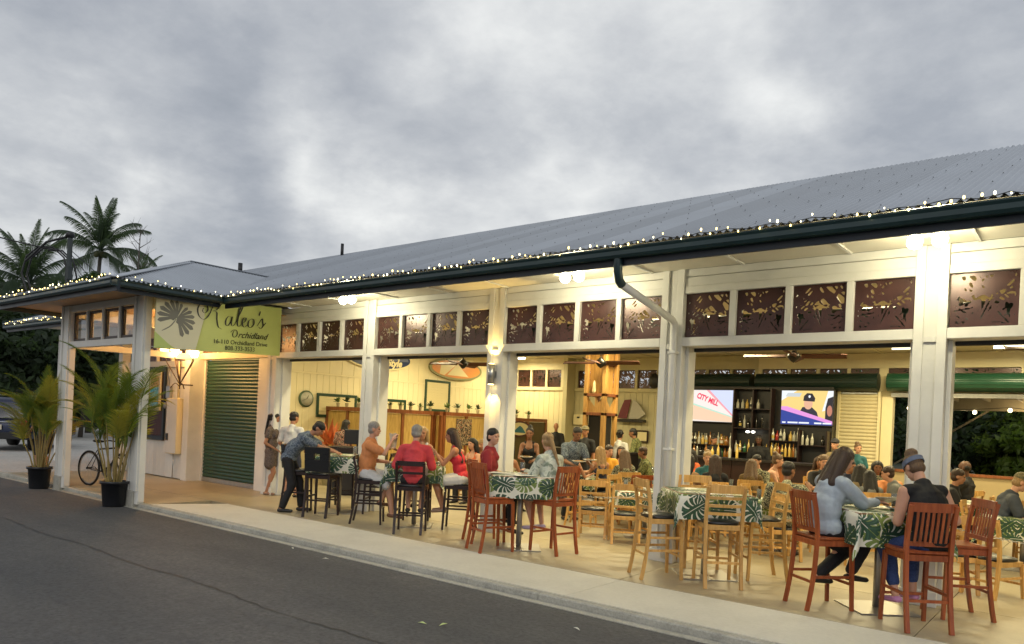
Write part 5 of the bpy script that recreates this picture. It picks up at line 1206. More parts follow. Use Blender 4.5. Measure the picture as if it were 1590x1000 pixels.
# ------------------------------------------------------------------ left wall decoration
LW = lambda y, z: plane_M((-5.735, y, z), (0, 1, 0), (0, 0, 1))
t = thing('oval_sign', 'dark blue oval surf-style sign with cream lettering high on the yellow wall', 'sign', (0, 0, 0))
M_ = LW(5.22, 3.25); bluep = print_m('deep blue sign paint', (.015, .03, .10)); crm = print_m('sign cream', (.70, .62, .36))
flat(circ(0, 0, 1.22, .33, 40), M_, crm, t, 'rim', .03, .028); flat(circ(0, 0, 1.16, .285, 40), M_, bluep, t, 'face', .034, .003)
flat([(-.9, -.07), (1.1, -.02), (1.05, .06), (-.9, .02)], M_, mat('sign grey swoosh', (.12, .14, .22), .5), t, 'swoosh', .037)
text('Island', .28, M_ @ Matrix.Translation((.10, .03, .04)), crm, t, shear=.3, off=.012); text('Style', .28, M_ @ Matrix.Translation((.28, -.19, .04)), crm, t, shear=.3, off=.012)
t = thing('surfboard', 'orange and cream oval surfboard hung flat on the yellow wall behind a ceiling fan', 'surfboard', (0, 0, 0))
M_ = LW(8.33, 3.19)
flat(circ(0, 0, 1.18, .33, 40), M_, mat('board olive rim', (.22, .22, .10), .4), t, 'rim', .06, .055); flat(circ(0, 0, 1.08, .27, 40), M_, mat('board orange', (.62, .25, .07), .3), t, 'deck', .064, .003)
flat([(-.75, -.18), (-.55, -.22), (.0, .16), (-.7, .10)], M_, mat('board cream', (.68, .58, .32), .3), t, 'stripe', .067); flat([(-.42, -.20), (.55, -.20), (.02, .17)], M_, MATS['sign cream'], t, 'triangle', .067)
t = thing('wall_clock', 'round clock with a green rim on the yellow wall', 'clock', (-5.74, 2.87, 2.0))
MB().tube([(0, 0, 0), (.05, 0, 0)], .21, 28).build('rim', mat('clock green', (.10, .16, .10), .4, .3), t, 'fix'); MB().tube([(.05, 0, 0), (.056, 0, 0)], .175, 28).build('dial', mat('clock face', (.45, .44, .36), .5, var=.3, vscale=9), t, 'fix')
for a, l in ((60, .10), (200, .14)): MB().bar((.062, 0, 0), (.062, l*math.cos(R_(a)), l*math.sin(R_(a))), .012, .006).build('clock_hand', black_m, t)
grn_fr = mat('dark green window frame', (.015, .05, .03), .4)
def wwin(y0, y1, z0, z1, lab, n_):
    t = thing('wall_window', lab, 'window', (-5.74, 0, 0)); fw = .07
    MB().bbox(0, .04, y0, y1, z0, z0+fw).build('sill', grn_fr, t); MB().bbox(0, .04, y0, y1, z1-fw, z1).build('head', grn_fr, t)
    for y in (y0, y1-fw): MB().bbox(0, .04, y, y+fw, z0+fw+.001, z1-fw-.001).build('jamb', grn_fr, t)
    h = (z1-z0-2*fw)/n_
    for i in range(n_): MB().bbox(.004, .018, y0+fw+.001, y1-fw-.001, z0+fw+i*h+.002, z0+fw+(i+1)*h-.003, .002).build('louvre', MATS['sign cream'], t)
wwin(7.05, 8.12, 1.86, 2.80, 'green framed window with cream louvres on the yellow wall', 10)
wwin(3.2, 4.5, 1.55, 2.17, 'low green framed window at the corner of the bamboo partition', 6); wwin(4.7, 6.3, 1.5, 2.14, 'low green framed window half hidden by potted plants on the partition', 6)
# ------------------------------------------------------------------ bamboo partition
pt = thing('bamboo_partition', 'waist-and-a-half high partition of bamboo panels in red brown timber', 'partition', (0, 0, 0))
def prun(p, q, npan, h=1.84, m_=bamboo_m):
    p = Vector(p); q = Vector(q); d = (q-p).normalized(); L = (q-p).length; nrm = Vector((-d.y, d.x, 0))
    MB().bar((*p.xy, h-.05), (*q.xy, h-.05), .13, .10).build('top_beam', rust_w, pt)
    for i in range(npan+1):
        c = p+d*L*i/npan; MB().bar((c.x, c.y, 0), (c.x, c.y, h-.101), .085, .085, up=(d.x, d.y, 0)).build('post', rust_w, pt)
        if i < npan: a = p+d*(L*i/npan+.045); b = p+d*(L*(i+1)/npan-.045); MB().bar((a.x, a.y, (h-.1)/2+.04), (b.x, b.y, (h-.1)/2+.04), .02, h-.19).build('bamboo_panel', m_, pt)
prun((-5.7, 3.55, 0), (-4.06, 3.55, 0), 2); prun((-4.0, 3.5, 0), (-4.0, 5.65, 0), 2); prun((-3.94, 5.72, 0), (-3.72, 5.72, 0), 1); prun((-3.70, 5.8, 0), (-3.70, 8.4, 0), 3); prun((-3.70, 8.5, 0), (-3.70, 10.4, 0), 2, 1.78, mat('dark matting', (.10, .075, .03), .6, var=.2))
t = thing('poster', 'black and pale tribal print hanging on the bamboo partition', 'poster', (0, 0, 0)); M_ = plane_M((-3.66, 6.25, .95), (0, 1, 0), (0, 0, 1))
flat([(0, 0), (.62, 0), (.62, .72), (0, .72)], M_, mixmat('tribal print', [(.02, .012, .01), (.42, .33, .2), (.16, .03, .02)], 9), t, 'sheet', .01, .008)
t = thing('oval_sign', 'small oval sign with a blue wave on the end of the bamboo partition', 'sign', (0, 0, 0)); M_ = plane_M((-3.64, 9.0, 1.45), (0, 1, 0), (0, 0, 1))
flat(circ(0, 0, .55, .24, 30), M_, mat('sign maroon', (.08, .02, .02), .4), t, 'rim', .01, .008); flat(circ(0, 0, .46, .19, 30), M_, crm, t, 'face', .014); flat([(-.35, -.1), (.0, .10), (.12, .05), (.3, -.12)], M_, mat('sign wave blue', (.03, .16, .22), .4), t, 'wave', .018)
# small potted plants
leaf_g = mat('small plant leaf', (.10, .17, .035), .5, var=.4, vscale=8); pot_w = mat('small clay pot', (.35, .30, .18), .6); leafd = mat('dark plant leaf', (.035, .07, .022), .5, var=.4, vscale=8)
def plantlet(seed):
    rg = random.Random(seed); m_ = MB()
    for k in range(30):
        a = rg.uniform(0, 6.28); e = rg.uniform(.4, 1.45); l = rg.uniform(.10, .19); d = Vector((math.cos(a)*math.cos(e), math.sin(a)*math.cos(e), math.sin(e))); s_ = d.cross(Vector((0, 0, 1))).normalized()*.018
        p0 = Vector((0, 0, .10)); p1 = p0+d*l*.55; p2 = p0+d*l+Vector((0, 0, -.03)); m_.add([p0, p1+s_, p2, p1-s_], [(0, 1, 2, 3)])
    return m_
pp = [plantlet(k).mesh('foliage', (leaf_g, leafd)[k % 2]) for k in range(4)]
potme = MB().lathe([(.035, 0), (.05, .10), (.055, .10)], n=10).mesh('pot', pot_w)
PLS = [(-5.3, 3.55), (-4.95, 3.55), (-4.5, 3.55), (-4.2, 3.55), (-4.0, 3.8), (-4.0, 4.15), (-4.0, 4.5), (-4.0, 4.85), (-4.0, 5.2), (-3.98, 5.55), (-3.7, 5.9), (-3.7, 6.3), (-3.7, 6.75), (-3.7, 7.15), (-3.7, 7.6), (-3.7, 8.0), (-3.7, 8.35), (-3.7, 8.9), (-3.7, 9.5)]
for k, (X, Y) in enumerate(PLS):
    t = thing('potted_plant', 'small potted plant on the bamboo partition, '+['first', 'second', 'third', 'fourth', 'fifth', 'sixth', 'seventh', 'eighth', 'ninth', 'tenth', 'eleventh', 'twelfth', 'thirteenth', 'fourteenth', 'fifteenth', 'sixteenth', 'seventeenth', 'eighteenth', 'nineteenth'][k]+' from the left', 'potted plant', (X, Y, 1.84 if Y < 8.45 else 1.78), k*1.3, 'little plants on the bamboo partition'); link('pot', potme, t); f_ = link('foliage', pp[k % 4], t); s = rnd.uniform(.8, 1.25); f_.scale = (s, s, s)
t = thing('flower_arrangement', 'big orange and red tropical flower arrangement in a tall pot by the first post', 'flowers', (-3.95, 2.3, 0)); MB().lathe([(.14, 0), (.20, .5), (.16, .8), (.18, .85)], n=16).build('vase', pot_w, t)
fm = MB(); rg = random.Random(3)
for k in range(90):
    a = rg.uniform(0, 6.28); e = rg.uniform(.1, 1.5); l = rg.uniform(.25, .75); d = Vector((math.cos(a)*math.cos(e), math.sin(a)*math.cos(e), math.sin(e))); s_ = d.cross(Vector((0, 0, 1))).normalized()*.045; p0 = Vector((0, 0, .85))+d*l*.3; p2 = Vector((0, 0, .85))+d*l
    fm.add([p0, (p0+p2)/2+s_, p2, (p0+p2)/2-s_], [(0, 1, 2, 3)])
fm.build('petals', mat('orange red petals', (.60, .16, .05), .5, var=.5, vscale=5), t)
t = thing('host_desk', 'black host desk behind the waiter\'s table', 'desk', (-2.0, 1.55, 0), R_(35)); MB().bbox(-.55, .55, -.25, .25, 0, .95, .01).build('cabinet', blackwood, t); MB().bbox(-.6, .6, -.3, .3, .951, .99, .005).build('desk_top', blackwood, t)
t = thing('monitor', 'black monitor on the host desk', 'monitor', (-1.95, 1.45, .99), R_(35)); MB().bbox(-.28, .28, -.02, .02, .06, .36, .01).build('screen', black_m, t); MB().lathe([(.09, 0), (.09, .01), (.02, .02), (.02, .08)], n=14).build('stand', black_m, t)
# ------------------------------------------------------------------ timber column, fans
t = thing('timber_column', 'square amber timber column with glazed shelves reaching the ceiling', 'column', (.62, 6.65, 0))
for sx in (-1, 1):
    for sy in (-1, 1): MB().bbox(sx*.25-.05, sx*.25+.05, sy*.25-.05, sy*.25+.05, 0, 3.71, .008).build('corner_post', gold_w, t)
for z0 in (.0, .95, 1.9, 2.35, 3.55): MB().bbox(-.30, .30, -.30, .30, z0, z0+.07, .004).build('shelf_band', rust_w, t)
for z0, z1, m_ in ((.07, .95, gold_w), (1.02, 1.9, dark_m), (2.42, 3.55, gold_w)): MB().bbox(-.20, .20, -.20, .20, z0+.001, z1-.001).build('infill_panel', m_, t)
for sx, sy, mm in ((0, -.255, 0), (.255, 0, 1)):
    c = MB().add([(-.2, 0, 1.97), (.2, 0, 1.97), (.2, 0, 2.33), (.0, 0, 2.1), (-.2, 0, 2.33)], [(0, 1, 2, 3, 4)]); o = c.build('brace_panel', gold_w, t); o.location = (sx, sy, 0); o.rotation_euler = (0, 0, mm*R_(90))
for Y in (-.27,): MB().lathe([(.03, 2.0), (.045, 2.06), (.03, 2.2), (.015, 2.3)], (-.03, Y, .42), 10).build('figurine', MATS['sign cream'], t, True)
fan_b = mat('dark fan housing', (.02, .018, .016), .35, .5); blade_m = wood('fan blade wood', (.045, .014, .006), (.10, .03, .012), .75)
def fan(label, X, Y, z, rz):
    t = thing('ceiling_fan', label, 'ceiling fan', (X, Y, z), R_(rz), 'ceiling fans')
    MB().tube([(0, 0, .08), (0, 0, 3.70-z)], .014, 8).build('rod', fan_b, t); MB().lathe([(.0, -.13), (.05, -.10), (.12, -.02), (.12, .03), (.05, .09), (.02, .13)], n=18).build('motor', fan_b, t, True)
    bl_ = MB(); vs = []; n_ = 9
    for i in range(n_):
        q = i/(n_-1); x = .14+.78*q; w = .055+.055*math.sin(min(1, q*1.25)*math.pi*.62)-(.05 if i == n_-1 else 0); vs += [(x, -w, .035), (x, w, -.025), (x, w, -.042), (x, -w, .018)]
    fs = [(0, 1, 2, 3), (4*n_-1, 4*n_-2, 4*n_-3, 4*n_-4)]
    for i in range(n_-1):
        for k in range(4): fs.append((4*i+k, 4*i+4+k, 4*i+4+(k+1) % 4, 4*i+(k+1) % 4))
    me = bl_.add(vs, fs).mesh('blade', blade_m)
    for k in range(4): link('blade', me, t, rot=(0, 0, k*math.pi/2))
fan('dark ceiling fan in front of the orange surfboard', -2.55, 5.2, 3.05, 20); fan('ceiling fan in front of the amber timber column', 1.02, 5.93, 3.10, 10); fan('ceiling fan above the bar in the wide right opening', 5.40, 5.75, 3.15, 12); fan('ceiling fan blade showing at the right edge', 9.6, 5.5, 3.15, 30)
# ------------------------------------------------------------------ bar back, televisions
bb = thing('back_bar', 'black back bar wall with open bottle shelves under two televisions', 'back bar', (0, 0, 0))
MB().bbox(.86, 4.86, 10.46, 10.50, 0, 2.86, .004).build('back_board', black_m, bb)
def shelf(x0, x1, z, d=.28): MB().bbox(x0, x1, 10.18, 10.455, z-.025, z, .003).build('shelf', espresso, bb)
for x in (1.04, 2.47, 3.44, 4.16, 4.82): MB().bbox(x-.018, x+.018, 10.17, 10.458, 0, (1.78 if x in (1.04, 4.16, 4.82) else 2.80), .003).build('shelf_side', espresso, bb)
for z in (1.78, 2.28, 2.80): shelf(2.49, 3.42, z)
MB().bbox(2.95, 2.98, 10.2, 10.455, 1.781, 2.774, .002).build('shelf_divider', espresso, bb)
for z in (1.30, .98): shelf(1.06, 2.45, z)
for z in (1.50, 1.10): shelf(3.46, 4.14, z)
shelf(4.18, 4.80, 1.42); shelf(2.49, 3.42, 1.15)
cn = thing('bar_counter', 'long dark bar counter across the back of the room', 'bar counter', (0, 0, 0))
MB().bbox(1.5, 6.0, 7.95, 8.55, 1.0, 1.05, .008).build('counter_top', blackwood, cn)
x = 1.55
while x < 5.9: MB().bbox(x, x+.44, 8.05, 8.09, .08, .999, .006).build('front_panel', espresso if int(x*3) % 3 else rust_w, cn); x += .45
MB().bbox(1.5, 6.0, 8.1, 8.5, 0, .999).build('carcass', blackwood, cn)
cn = thing('side_counter', 'dark service counter in front of the camouflage jacket man', 'counter', (0, 0, 0))
MB().bbox(-1.4, 1.2, 7.15, 7.7, 1.0, 1.05, .008).build('counter_top', blackwood, cn); MB().bbox(-1.35, 1.15, 7.25, 7.65, 0, .999).build('carcass', blackwood, cn)
# bottles
def bottle(name, m_, r, h, nk=.35, lab=None):
    return MB().lathe([(r*.9, 0), (r, .01), (r, h*(1-nk)*.9), (r*.45, h*(1-nk*.75)), (r*.34, h*.8), (r*.34, h*.97), (r*.42, h*.975), (r*.42, h), (0.0, h)], n=9).mesh(name, m_, True)
gl = [mat('amber glass', (.30, .12, .02), .15, spec=.8), mat('clear glass', (.52, .52, .44), .12, spec=.8), mat('green glass', (.03, .12, .05), .12, spec=.8), mat('dark glass', (.02, .018, .015), .1, spec=.8), mat('red liquor', (.38, .03, .02), .15, spec=.8), mat('gold liquor', (.62, .42, .10), .15, spec=.8)]
bm_ = [[bottle('bottle', g_, r, h) for r, h in ((.036, .29), (.042, .24), (.032, .33))] for g_ in gl]
labm = [mat('paper label '+n_, c_, .6) for n_, c_ in (('white', (.6, .58, .5)), ('yellow', (.6, .45, .1)), ('black', (.03, .03, .03)))]
lme = [MB().lathe([(.0372, .05), (.0372, .12)], n=9).mesh('paper_label', l_) for l_ in labm]
rg = random.Random(11)
def row(x0, x1, z, y, step, pal, label, grp, skip=.06, Y2=None):
    x = x0
    while x < x1:
        if rg.random() > skip:
            k = rg.choice(pal); v = rg.randrange(3); t = thing('bottle', label, 'bottle', (x, y+rg.uniform(-.02, .02), z), 0, grp); link('glass', bm_[k][v], t)
            if v == 0: link('paper_label', lme[rg.randrange(3)], t)
        x += step*rg.uniform(.9, 1.2)
row(1.12, 2.42, 1.30, 10.30, .085, [5, 1, 0, 5, 1], 'liquor bottle on the upper shelf under the left television', 'bottles under the left television'); row(1.14, 2.42, 1.30, 10.22, .10, [5, 1, 5, 0], 'liquor bottle on the upper shelf under the left television', 'bottles under the left television')
row(1.12, 2.42, .98, 10.28, .085, [0, 1, 3, 2], 'liquor bottle on the lower shelf under the left television', 'lower bottles under the left television')
row(2.54, 2.9, 2.28, 10.30, .115, [1, 5, 1], 'bottle in the upper left box of the tall cabinet', 'bottles in the tall cabinet', .1); row(3.08, 3.15, 2.28, 10.30, .115, [1], 'single bottle in the upper right box of the tall cabinet', 'bottles in the tall cabinet', 0)
row(2.54, 2.92, 1.78, 10.30, .095, [3, 1, 3], 'dark bottle in the lower left box of the tall cabinet', 'bottles in the tall cabinet', .1); row(3.05, 3.40, 1.78, 10.30, .15, [3, 1], 'bottle in the lower right box of the tall cabinet', 'bottles in the tall cabinet', .1)
row(2.54, 3.40, 1.15, 10.28, .11, [2, 1, 5, 3], 'bottle on the low shelf of the tall cabinet', 'bottles in the tall cabinet')
row(3.50, 4.12, 1.50, 10.29, .08, [1, 5, 4, 1], 'bottle on the upper shelf under the right television', 'bottles under the right television'); row(3.50, 4.12, 1.10, 10.29, .075, [0, 1, 2, 5, 4], 'bottle on the lower shelf under the right television', 'lower bottles under the right television'); row(3.50, 4.12, 1.10, 10.21, .09, [0, 5, 0], 'bottle on the lower shelf under the right television', 'lower bottles under the right television')
row(4.22, 4.78, 1.42, 10.30, .12, [1, 3, 1], 'bottle on the black shelf beside the cream shutter', 'bottles beside the cream shutter', .15)
row(1.6, 3.4, 1.05, 8.25, .14, [5, 1, 0], 'bottle standing on the bar counter', 'bottles on the bar counter', .35)
def tv(label, x0, x1, z0, z1):
    t = thing('television', label, 'television', (0, 0, 0)); MB().bbox(x0-.03, x1+.03, 10.36, 10.42, z0-.03, z1+.03, .008).build('casing', black_m, t); MB().bbox((x0+x1)/2-.2, (x0+x1)/2+.2, 10.421, 10.458, z0+.2, z1-.2).build('wall_bracket', black_m, t)
    return t, plane_M((x0, 10.355, z0), (1, 0, 0), (0, 0, 1)), x1-x0, z1-z0
def em(n_, c, s=1.0): return emitm('screen '+n_, c, s)
t, M_, w, h = tv('television on the left showing a pale building with red CITY MILL lettering', 1.19, 2.46, 1.91, 2.75)
flat([(0, 0), (w, 0), (w, h), (0, h)], M_, em('pale sky', (.62, .68, .90)), t, 'screen', .001, .001)
flat([(0, 0), (w, 0), (w, .12*h), (.40*w, h), (0, h)], M_, em('cream wall', (.85, .78, .74)), t, 'picture_shape', .002, .001)
flat([(0, .05*h), (w, .0), (w, .12*h), (0, .55*h)], M_, em('peach wall', (.85, .60, .42)), t, 'picture_shape', .003, .001); flat([(0, .55*h), (w, .12*h), (w, .15*h), (0, .60*h)], M_, em('mint line', (.45, .75, .60)), t, 'picture_shape', .004, .001)
flat([(.35*w, h), (.42*w, h), (w*.98, .18*h), (w*.94, .18*h)], M_, em('pink line', (.85, .35, .40)), t, 'picture_shape', .004, .001)
text('CITY MILL', .20, M_ @ Matrix.Translation((.13*w, .76*h, .006)) @ Matrix.Rotation(R_(-20), 4, 'Z'), em('red letters', (.80, .02, .09)), t, off=.008, ext=.0005, sx=.72)
t, M_, w, h = tv('television on the right showing a man in a dark cap above a pink stripe', 3.65, 4.89, 1.92, 2.76)
flat([(0, 0), (w, 0), (w, h), (0, h)], M_, em('yellow wall', (.85, .62, .22)), t, 'screen', .001, .001); flat([(.0, .70*h), (.3*w, h), (0, h)], M_, em('white', (.8, .85, .9)), t, 'picture_shape', .002, .001); flat([(.8*w, .4*h), (w, .5*h), (w, h), (.9*w, h)], M_, em('white', (.8, .85, .9)), t, 'picture_shape', .002, .001)
flat([(.36*w, .35*h), (.75*w, .15*h), (.70*w, .38*h), (.60*w, .52*h), (.42*w, .52*h)], M_, em('dark shirt', (.02, .025, .05)), t, 'picture_shape', .003, .001)
flat(circ(.53*w, .62*h, .085*w, .17*h), M_, em('face', (.75, .42, .28)), t, 'picture_shape', .004, .001); flat([(.43*w, .70*h), (.65*w, .68*h), (.66*w, .78*h), (.60*w, .92*h), (.50*w, .93*h), (.44*w, .84*h)], M_, em('dark cap', (.015, .015, .03)), t, 'picture_shape', .005, .001); flat(circ(.55*w, .83*h, .022*w, .04*h, 10), M_, em('white', (.8, .85, .9)), t, 'picture_shape', .006, .001)
flat([(.86*w, .1*h), (w, .1*h), (w, .84*h), (.9*w, .78*h), (.86*w, .5*h)], M_, em('dark cap', (.015, .015, .03)), t, 'picture_shape', .0035, .001); flat(circ(.94*w, .42*h, .05*w, .16*h, 14), M_, em('face dim', (.5, .2, .14)), t, 'picture_shape', .0045, .001)
flat([(0, 0), (w, 0), (w, .10*h), (0, .50*h)], M_, em('deep blue', (.02, .05, .30)), t, 'picture_shape', .007, .001); flat([(0, .43*h), (w, .03*h), (w, .12*h), (.12*w, .53*h), (0, .53*h)], M_, em('pink stripe', (.75, .30, .70)), t, 'picture_shape', .008, .001)
for a, b in ((.03, .10), (.14, .34), (.36, .56), (.66, .80), (.82, .98)): flat([(a*w, .03*h), (b*w, .03*h), (b*w, .075*h), (a*w, .075*h)], M_, em('white', (.8, .85, .9)), t, 'caption_bar', .009, .001)
flat([(.08*w, .82*h), (.36*w, .82*h), (.40*w, .93*h), (.12*w, .93*h)], M_, em('headline', (.55, .6, .62)), t, 'caption_bar', .009, .001)
for nm_, px_ in (('left television glow', 1.8), ('right television glow', 4.3)): pass
# neon-ish lamp on bar
t = thing('bar_lamp', 'small twin white lamp under the bottle cabinet', 'light', (2.95, 10.2, 1.68)); 
for s in (-1, 1): MB().ell((s*.07, -.02, 0), (.055, .03, .03)).build('bulb', emitm('small white lamp', (1, .95, .8), 5), t, True)
MB().bbox(-.05, .05, 0, .2, .03, .05).build('bracket', black_m, t)
# wall things at the back
t = thing('white_panel', 'cream menu panel on the shaded rear wall left of the timber column', 'panel', (-2.58, 10.85, 1.66)); MB().bbox(-.38, .38, 0, .05, 0, .32, .006).build('board', MATS['sign cream'], t); flat([(-.25, .2), (-.15, .2), (-.15, .25), (-.25, .25)], plane_M((0, -.001, 0), (1, 0, 0), (0, 0, 1)), black_m, t, 'emblem')
t = thing('sail_decoration', 'maroon and grey sailboat decoration on a dark shelf on the rear wall', 'decoration', (-.95, 10.85, 1.86)); M_ = plane_M((0, 0, 0), (1, 0, 0), (0, 0, 1))
flat([(-.42, .05), (-.10, .05), (.02, .62), (-.20, .60), (-.30, .38)], M_, mat('maroon sail', (.14, .02, .03), .6), t, 'sail', .02, .02); flat([(-.04, .05), (.30, .05), (.52, .20), (.25, .52), (.08, .62)], M_, mat('grey sail', (.42, .40, .34), .6), t, 'sail', .02, .02); MB().bbox(-.45, .5, -.12, .08, -.06, .03).build('shelf', blackwood, t)
t = thing('picture_frame', 'small dark framed picture behind the camouflage jacket man', 'picture', (-.55, 10.9, 1.22)); MB().bbox(-.20, .20, 0, .03, 0, .36, .006).build('frame', espresso, t); MB().bbox(-.15, .15, -.004, -.001, .05, .31, .001).build('print', MATS['sign cream'], t)
t = thing('wall_speaker', 'round black loudspeaker on the rear wall', 'speaker', (-.18, 10.8, 3.02)); MB().ell((0, 0, 0), (.17, .10, .23)).build('cabinet', black_m, t, True); MB().bbox(-.03, .03, .05, .2, -.03, .03).build('bracket', black_m, t)
# ------------------------------------------------------------------ rear patio beyond the opening
pa = thing('patio_cover', 'open timber patio cover with diagonal braces beyond the rear opening', 'patio cover', (0, 0, 0)); tanw = mat('tan painted timber', (.34, .28, .18), .6, var=.15, vscale=3)
MB().box(5.5, 14, 12.7, 17.0, 3.0, 3.03).build('roof_deck', mat('patio deck boards', (.10, .085, .065), .7, var=.2, vscale=3), pa); MB().bbox(5.5, 14, 16.8, 16.95, 2.6, 2.95).build('beam', tanw, pa)
x = 5.8
while x < 14: MB().bbox(x, x+.06, 12.7, 16.79, 2.85, 2.99).build('rafter', tanw, pa); x += .8
for X in (6.2, 9.9, 13.6): MB().bbox(X-.07, X+.07, 16.8, 16.94, -.1, 2.6).build('post', tanw, pa)
for a, b in (((5.0, .9), (7.4, 2.6)), ((10.9, .9), (8.6, 2.6)), ((10.0, 1.2), (11.4, 2.6))): MB().bar((a[0], 16.87, a[1]), (b[0], 16.87, b[1]), .05, .10, up=(0, 1, 0)).build('brace', tanw, pa)
t = thing('string_lights', 'globe string lights under the patio cover beyond the rear opening', 'string lights', (0, 0, 0)); gb = emitm('globe bulb', (1, .82, .45), 7); w_ = []
for k in range(11):
    p = Vector((5.4+k*.85, 16.5, 2.62-.12*math.sin(k*1.1)**2)); w_.append(p+Vector((0, 0, .08))); MB().ell(p, (.055, .055, .06), nu=10, nv=7).build('bulb', gb, t, True)
MB().tube(w_, .008, 4, False).build('cable', black_m, t)
light('patio_glow', 'POINT', (8.5, 16.4, 2.4), 28, (1, .78, .42), t, rad=.3); light('patio_glow', 'POINT', (6.8, 17.2, 2.6), 16, (1, .78, .42), t, rad=.3)
# ------------------------------------------------------------------ vegetation
def leafmat(name, c1, c2, rough=.5, tl=.35):
    M = mat(name, c1, rough, var=.4, vscale=1.3, col2=c2, spec=.3); t = M.node_tree; b = t.nodes['Principled BSDF']; o = [n for n in t.nodes if n.type == 'OUTPUT_MATERIAL'][0]
    tr = t.nodes.new('ShaderNodeBsdfTranslucent'); tr.inputs[0].default_value = (min(1, c1[0]*2.2), min(1, c1[1]*2.4), c1[2]*1.2, 1); m_ = t.nodes.new('ShaderNodeMixShader'); m_.inputs[0].default_value = tl
    t.links.new(b.outputs[0], m_.inputs[1]); t.links.new(tr.outputs[0], m_.inputs[2]); t.links.new(m_.outputs[0], o.inputs['Surface']); return M
lf1 = leafmat('deep green leaves', (.060, .10, .035), (.02, .045, .018)); lf2 = leafmat('dusky green leaves', (.050, .075, .040), (.018, .03, .018)); lf3 = leafmat('lit green leaves', (.13, .19, .04), (.04, .07, .02))  # the lit leaves carry the patio light in their brighter colour
palm_l = leafmat('palm leaf green', (.15, .20, .040), (.07, .11, .025)); palm_y = leafmat('palm leaf yellow green', (.32, .28, .05), (.15, .17, .03)); coco_l = leafmat('coconut frond green', (.065, .095, .055), (.03, .05, .032)); stem_y = mat('yellow palm stem', (.32, .24, .08), .5, var=.3, vscale=7); bark = mat('grey palm bark', (.10, .09, .075), .9, bump=.6, bscale=18, var=.3); tbark = mat('dark trunk bark', (.09, .08, .065), .9, bump=.5, bscale=14, var=.3)
def frond(name, L_, n_, ll, lw, e0, droop, m_, seed, hang=.3, vee=.35, rr=.012):
    rg = random.Random(seed); m_b = MB(); pts = []; p = Vector((0, 0, 0)); N_ = 22
    for i in range(N_+1):
        q = i/N_; e = e0-droop*q**1.4; pts.append(p.copy()); p = p+Vector((math.cos(e), 0, math.sin(e)))*(L_/N_)
    m_b.tube(pts, [rr*(1-.8*i/N_)+.002 for i in range(N_+1)], 5, False)
    for k in range(n_):
        q = .16+.84*k/(n_-1); i = min(N_-1, int(q*N_)); f = q*N_-i; c = pts[i].lerp(pts[i+1], f); tg = (pts[i+1]-pts[i]).normalized(); l = ll*math.sin(math.pi*min(1, .25+q*.70))**.7*rg.uniform(.85, 1.1); sw = .25+.75*q
        for sy in (-1, 1):
            nn = Vector((0, sy, 0)); d = (nn*(1.15-sw*.75)+tg*(.45+.6*sw)+Vector((0, 0, vee-hang*.3+rg.uniform(-.1, .1)))).normalized(); w = lw*rg.uniform(.8, 1.1)
            a = tg*w*.5; p1 = c+d*l*.5+Vector((0, 0, -hang*l*.18)); p2 = c+d*l+Vector((0, 0, -hang*l*.75)); p1b = c+d*l*.2
            m_b.add([c-a*.4, c+a*.4, p1b+a, p1b-a, p1+a*.9, p1-a*.9, p2], [(0, 1, 2, 3), (3, 2, 4, 5), (5, 4, 6)])
    return m_b.mesh(name, m_)
# potted areca palms
AF = [frond('frond', 1.35, 38, .42, .026, R_(e0), R_(dr), palm_y if i % 3 == 0 else palm_l, i, .35) for i, (e0, dr) in enumerate(((84, 60), (80, 80), (86, 45), (74, 95), (82, 70), (70, 60)))]
def areca(label, X, Y, seed, H_, spec):
    rg = random.Random(seed); t = thing('potted_palm', label, 'potted palm', (X, Y, ZR), 0, 'areca palms in black pots')
    MB().lathe([(.165, 0), (.17, .02), (.20, .38), (.225, .385), (.228, .43), (.205, .43), (.19, .37), (0, .365)], n=24).build('pot', mat('black plastic pot', (.010, .011, .014), .35, spec=.5), t, 'fix'); MB().lathe([(.19, .366), (0, .375)], n=16).build('soil', soil_m, t)
    for k in range(15):
        a = k*2.4+rg.uniform(-.3, .3); r = .03+.10*rg.random(); b0 = Vector((math.cos(a)*r, math.sin(a)*r, .37)); h = H_*rg.uniform(.28, .60); lean_ = rg.uniform(.10, .30); tip = b0+Vector((math.cos(a)*lean_, math.sin(a)*lean_, h))
        MB().tube([b0, b0.lerp(tip, .5)+Vector((math.cos(a), math.sin(a), 0))*-.02, tip], [.016, .013, .010], 7, False).build('stem', stem_y, t, True)
        for j in range(4 if k % 3 else 3):
            f_ = link('frond', AF[rg.randrange(6)], t, tip+Vector((0, 0, -.02*j)), rot=(rg.uniform(-.15, .15), rg.uniform(-.38, .0)+.10*j, a+rg.uniform(-.9, .9)+j*2.2)); s = H_/2.0*rg.uniform(.62, 1.05)*(1-.10*j); f_.scale = (s, s, s)
    return t
areca('bushy areca palm in a black pot left of the porch', -6.30, -2.86, 4, 1.75, 0); areca('tall areca palm in a black pot against the porch corner post', -3.02, -2.86, 9, 2.05, 0)
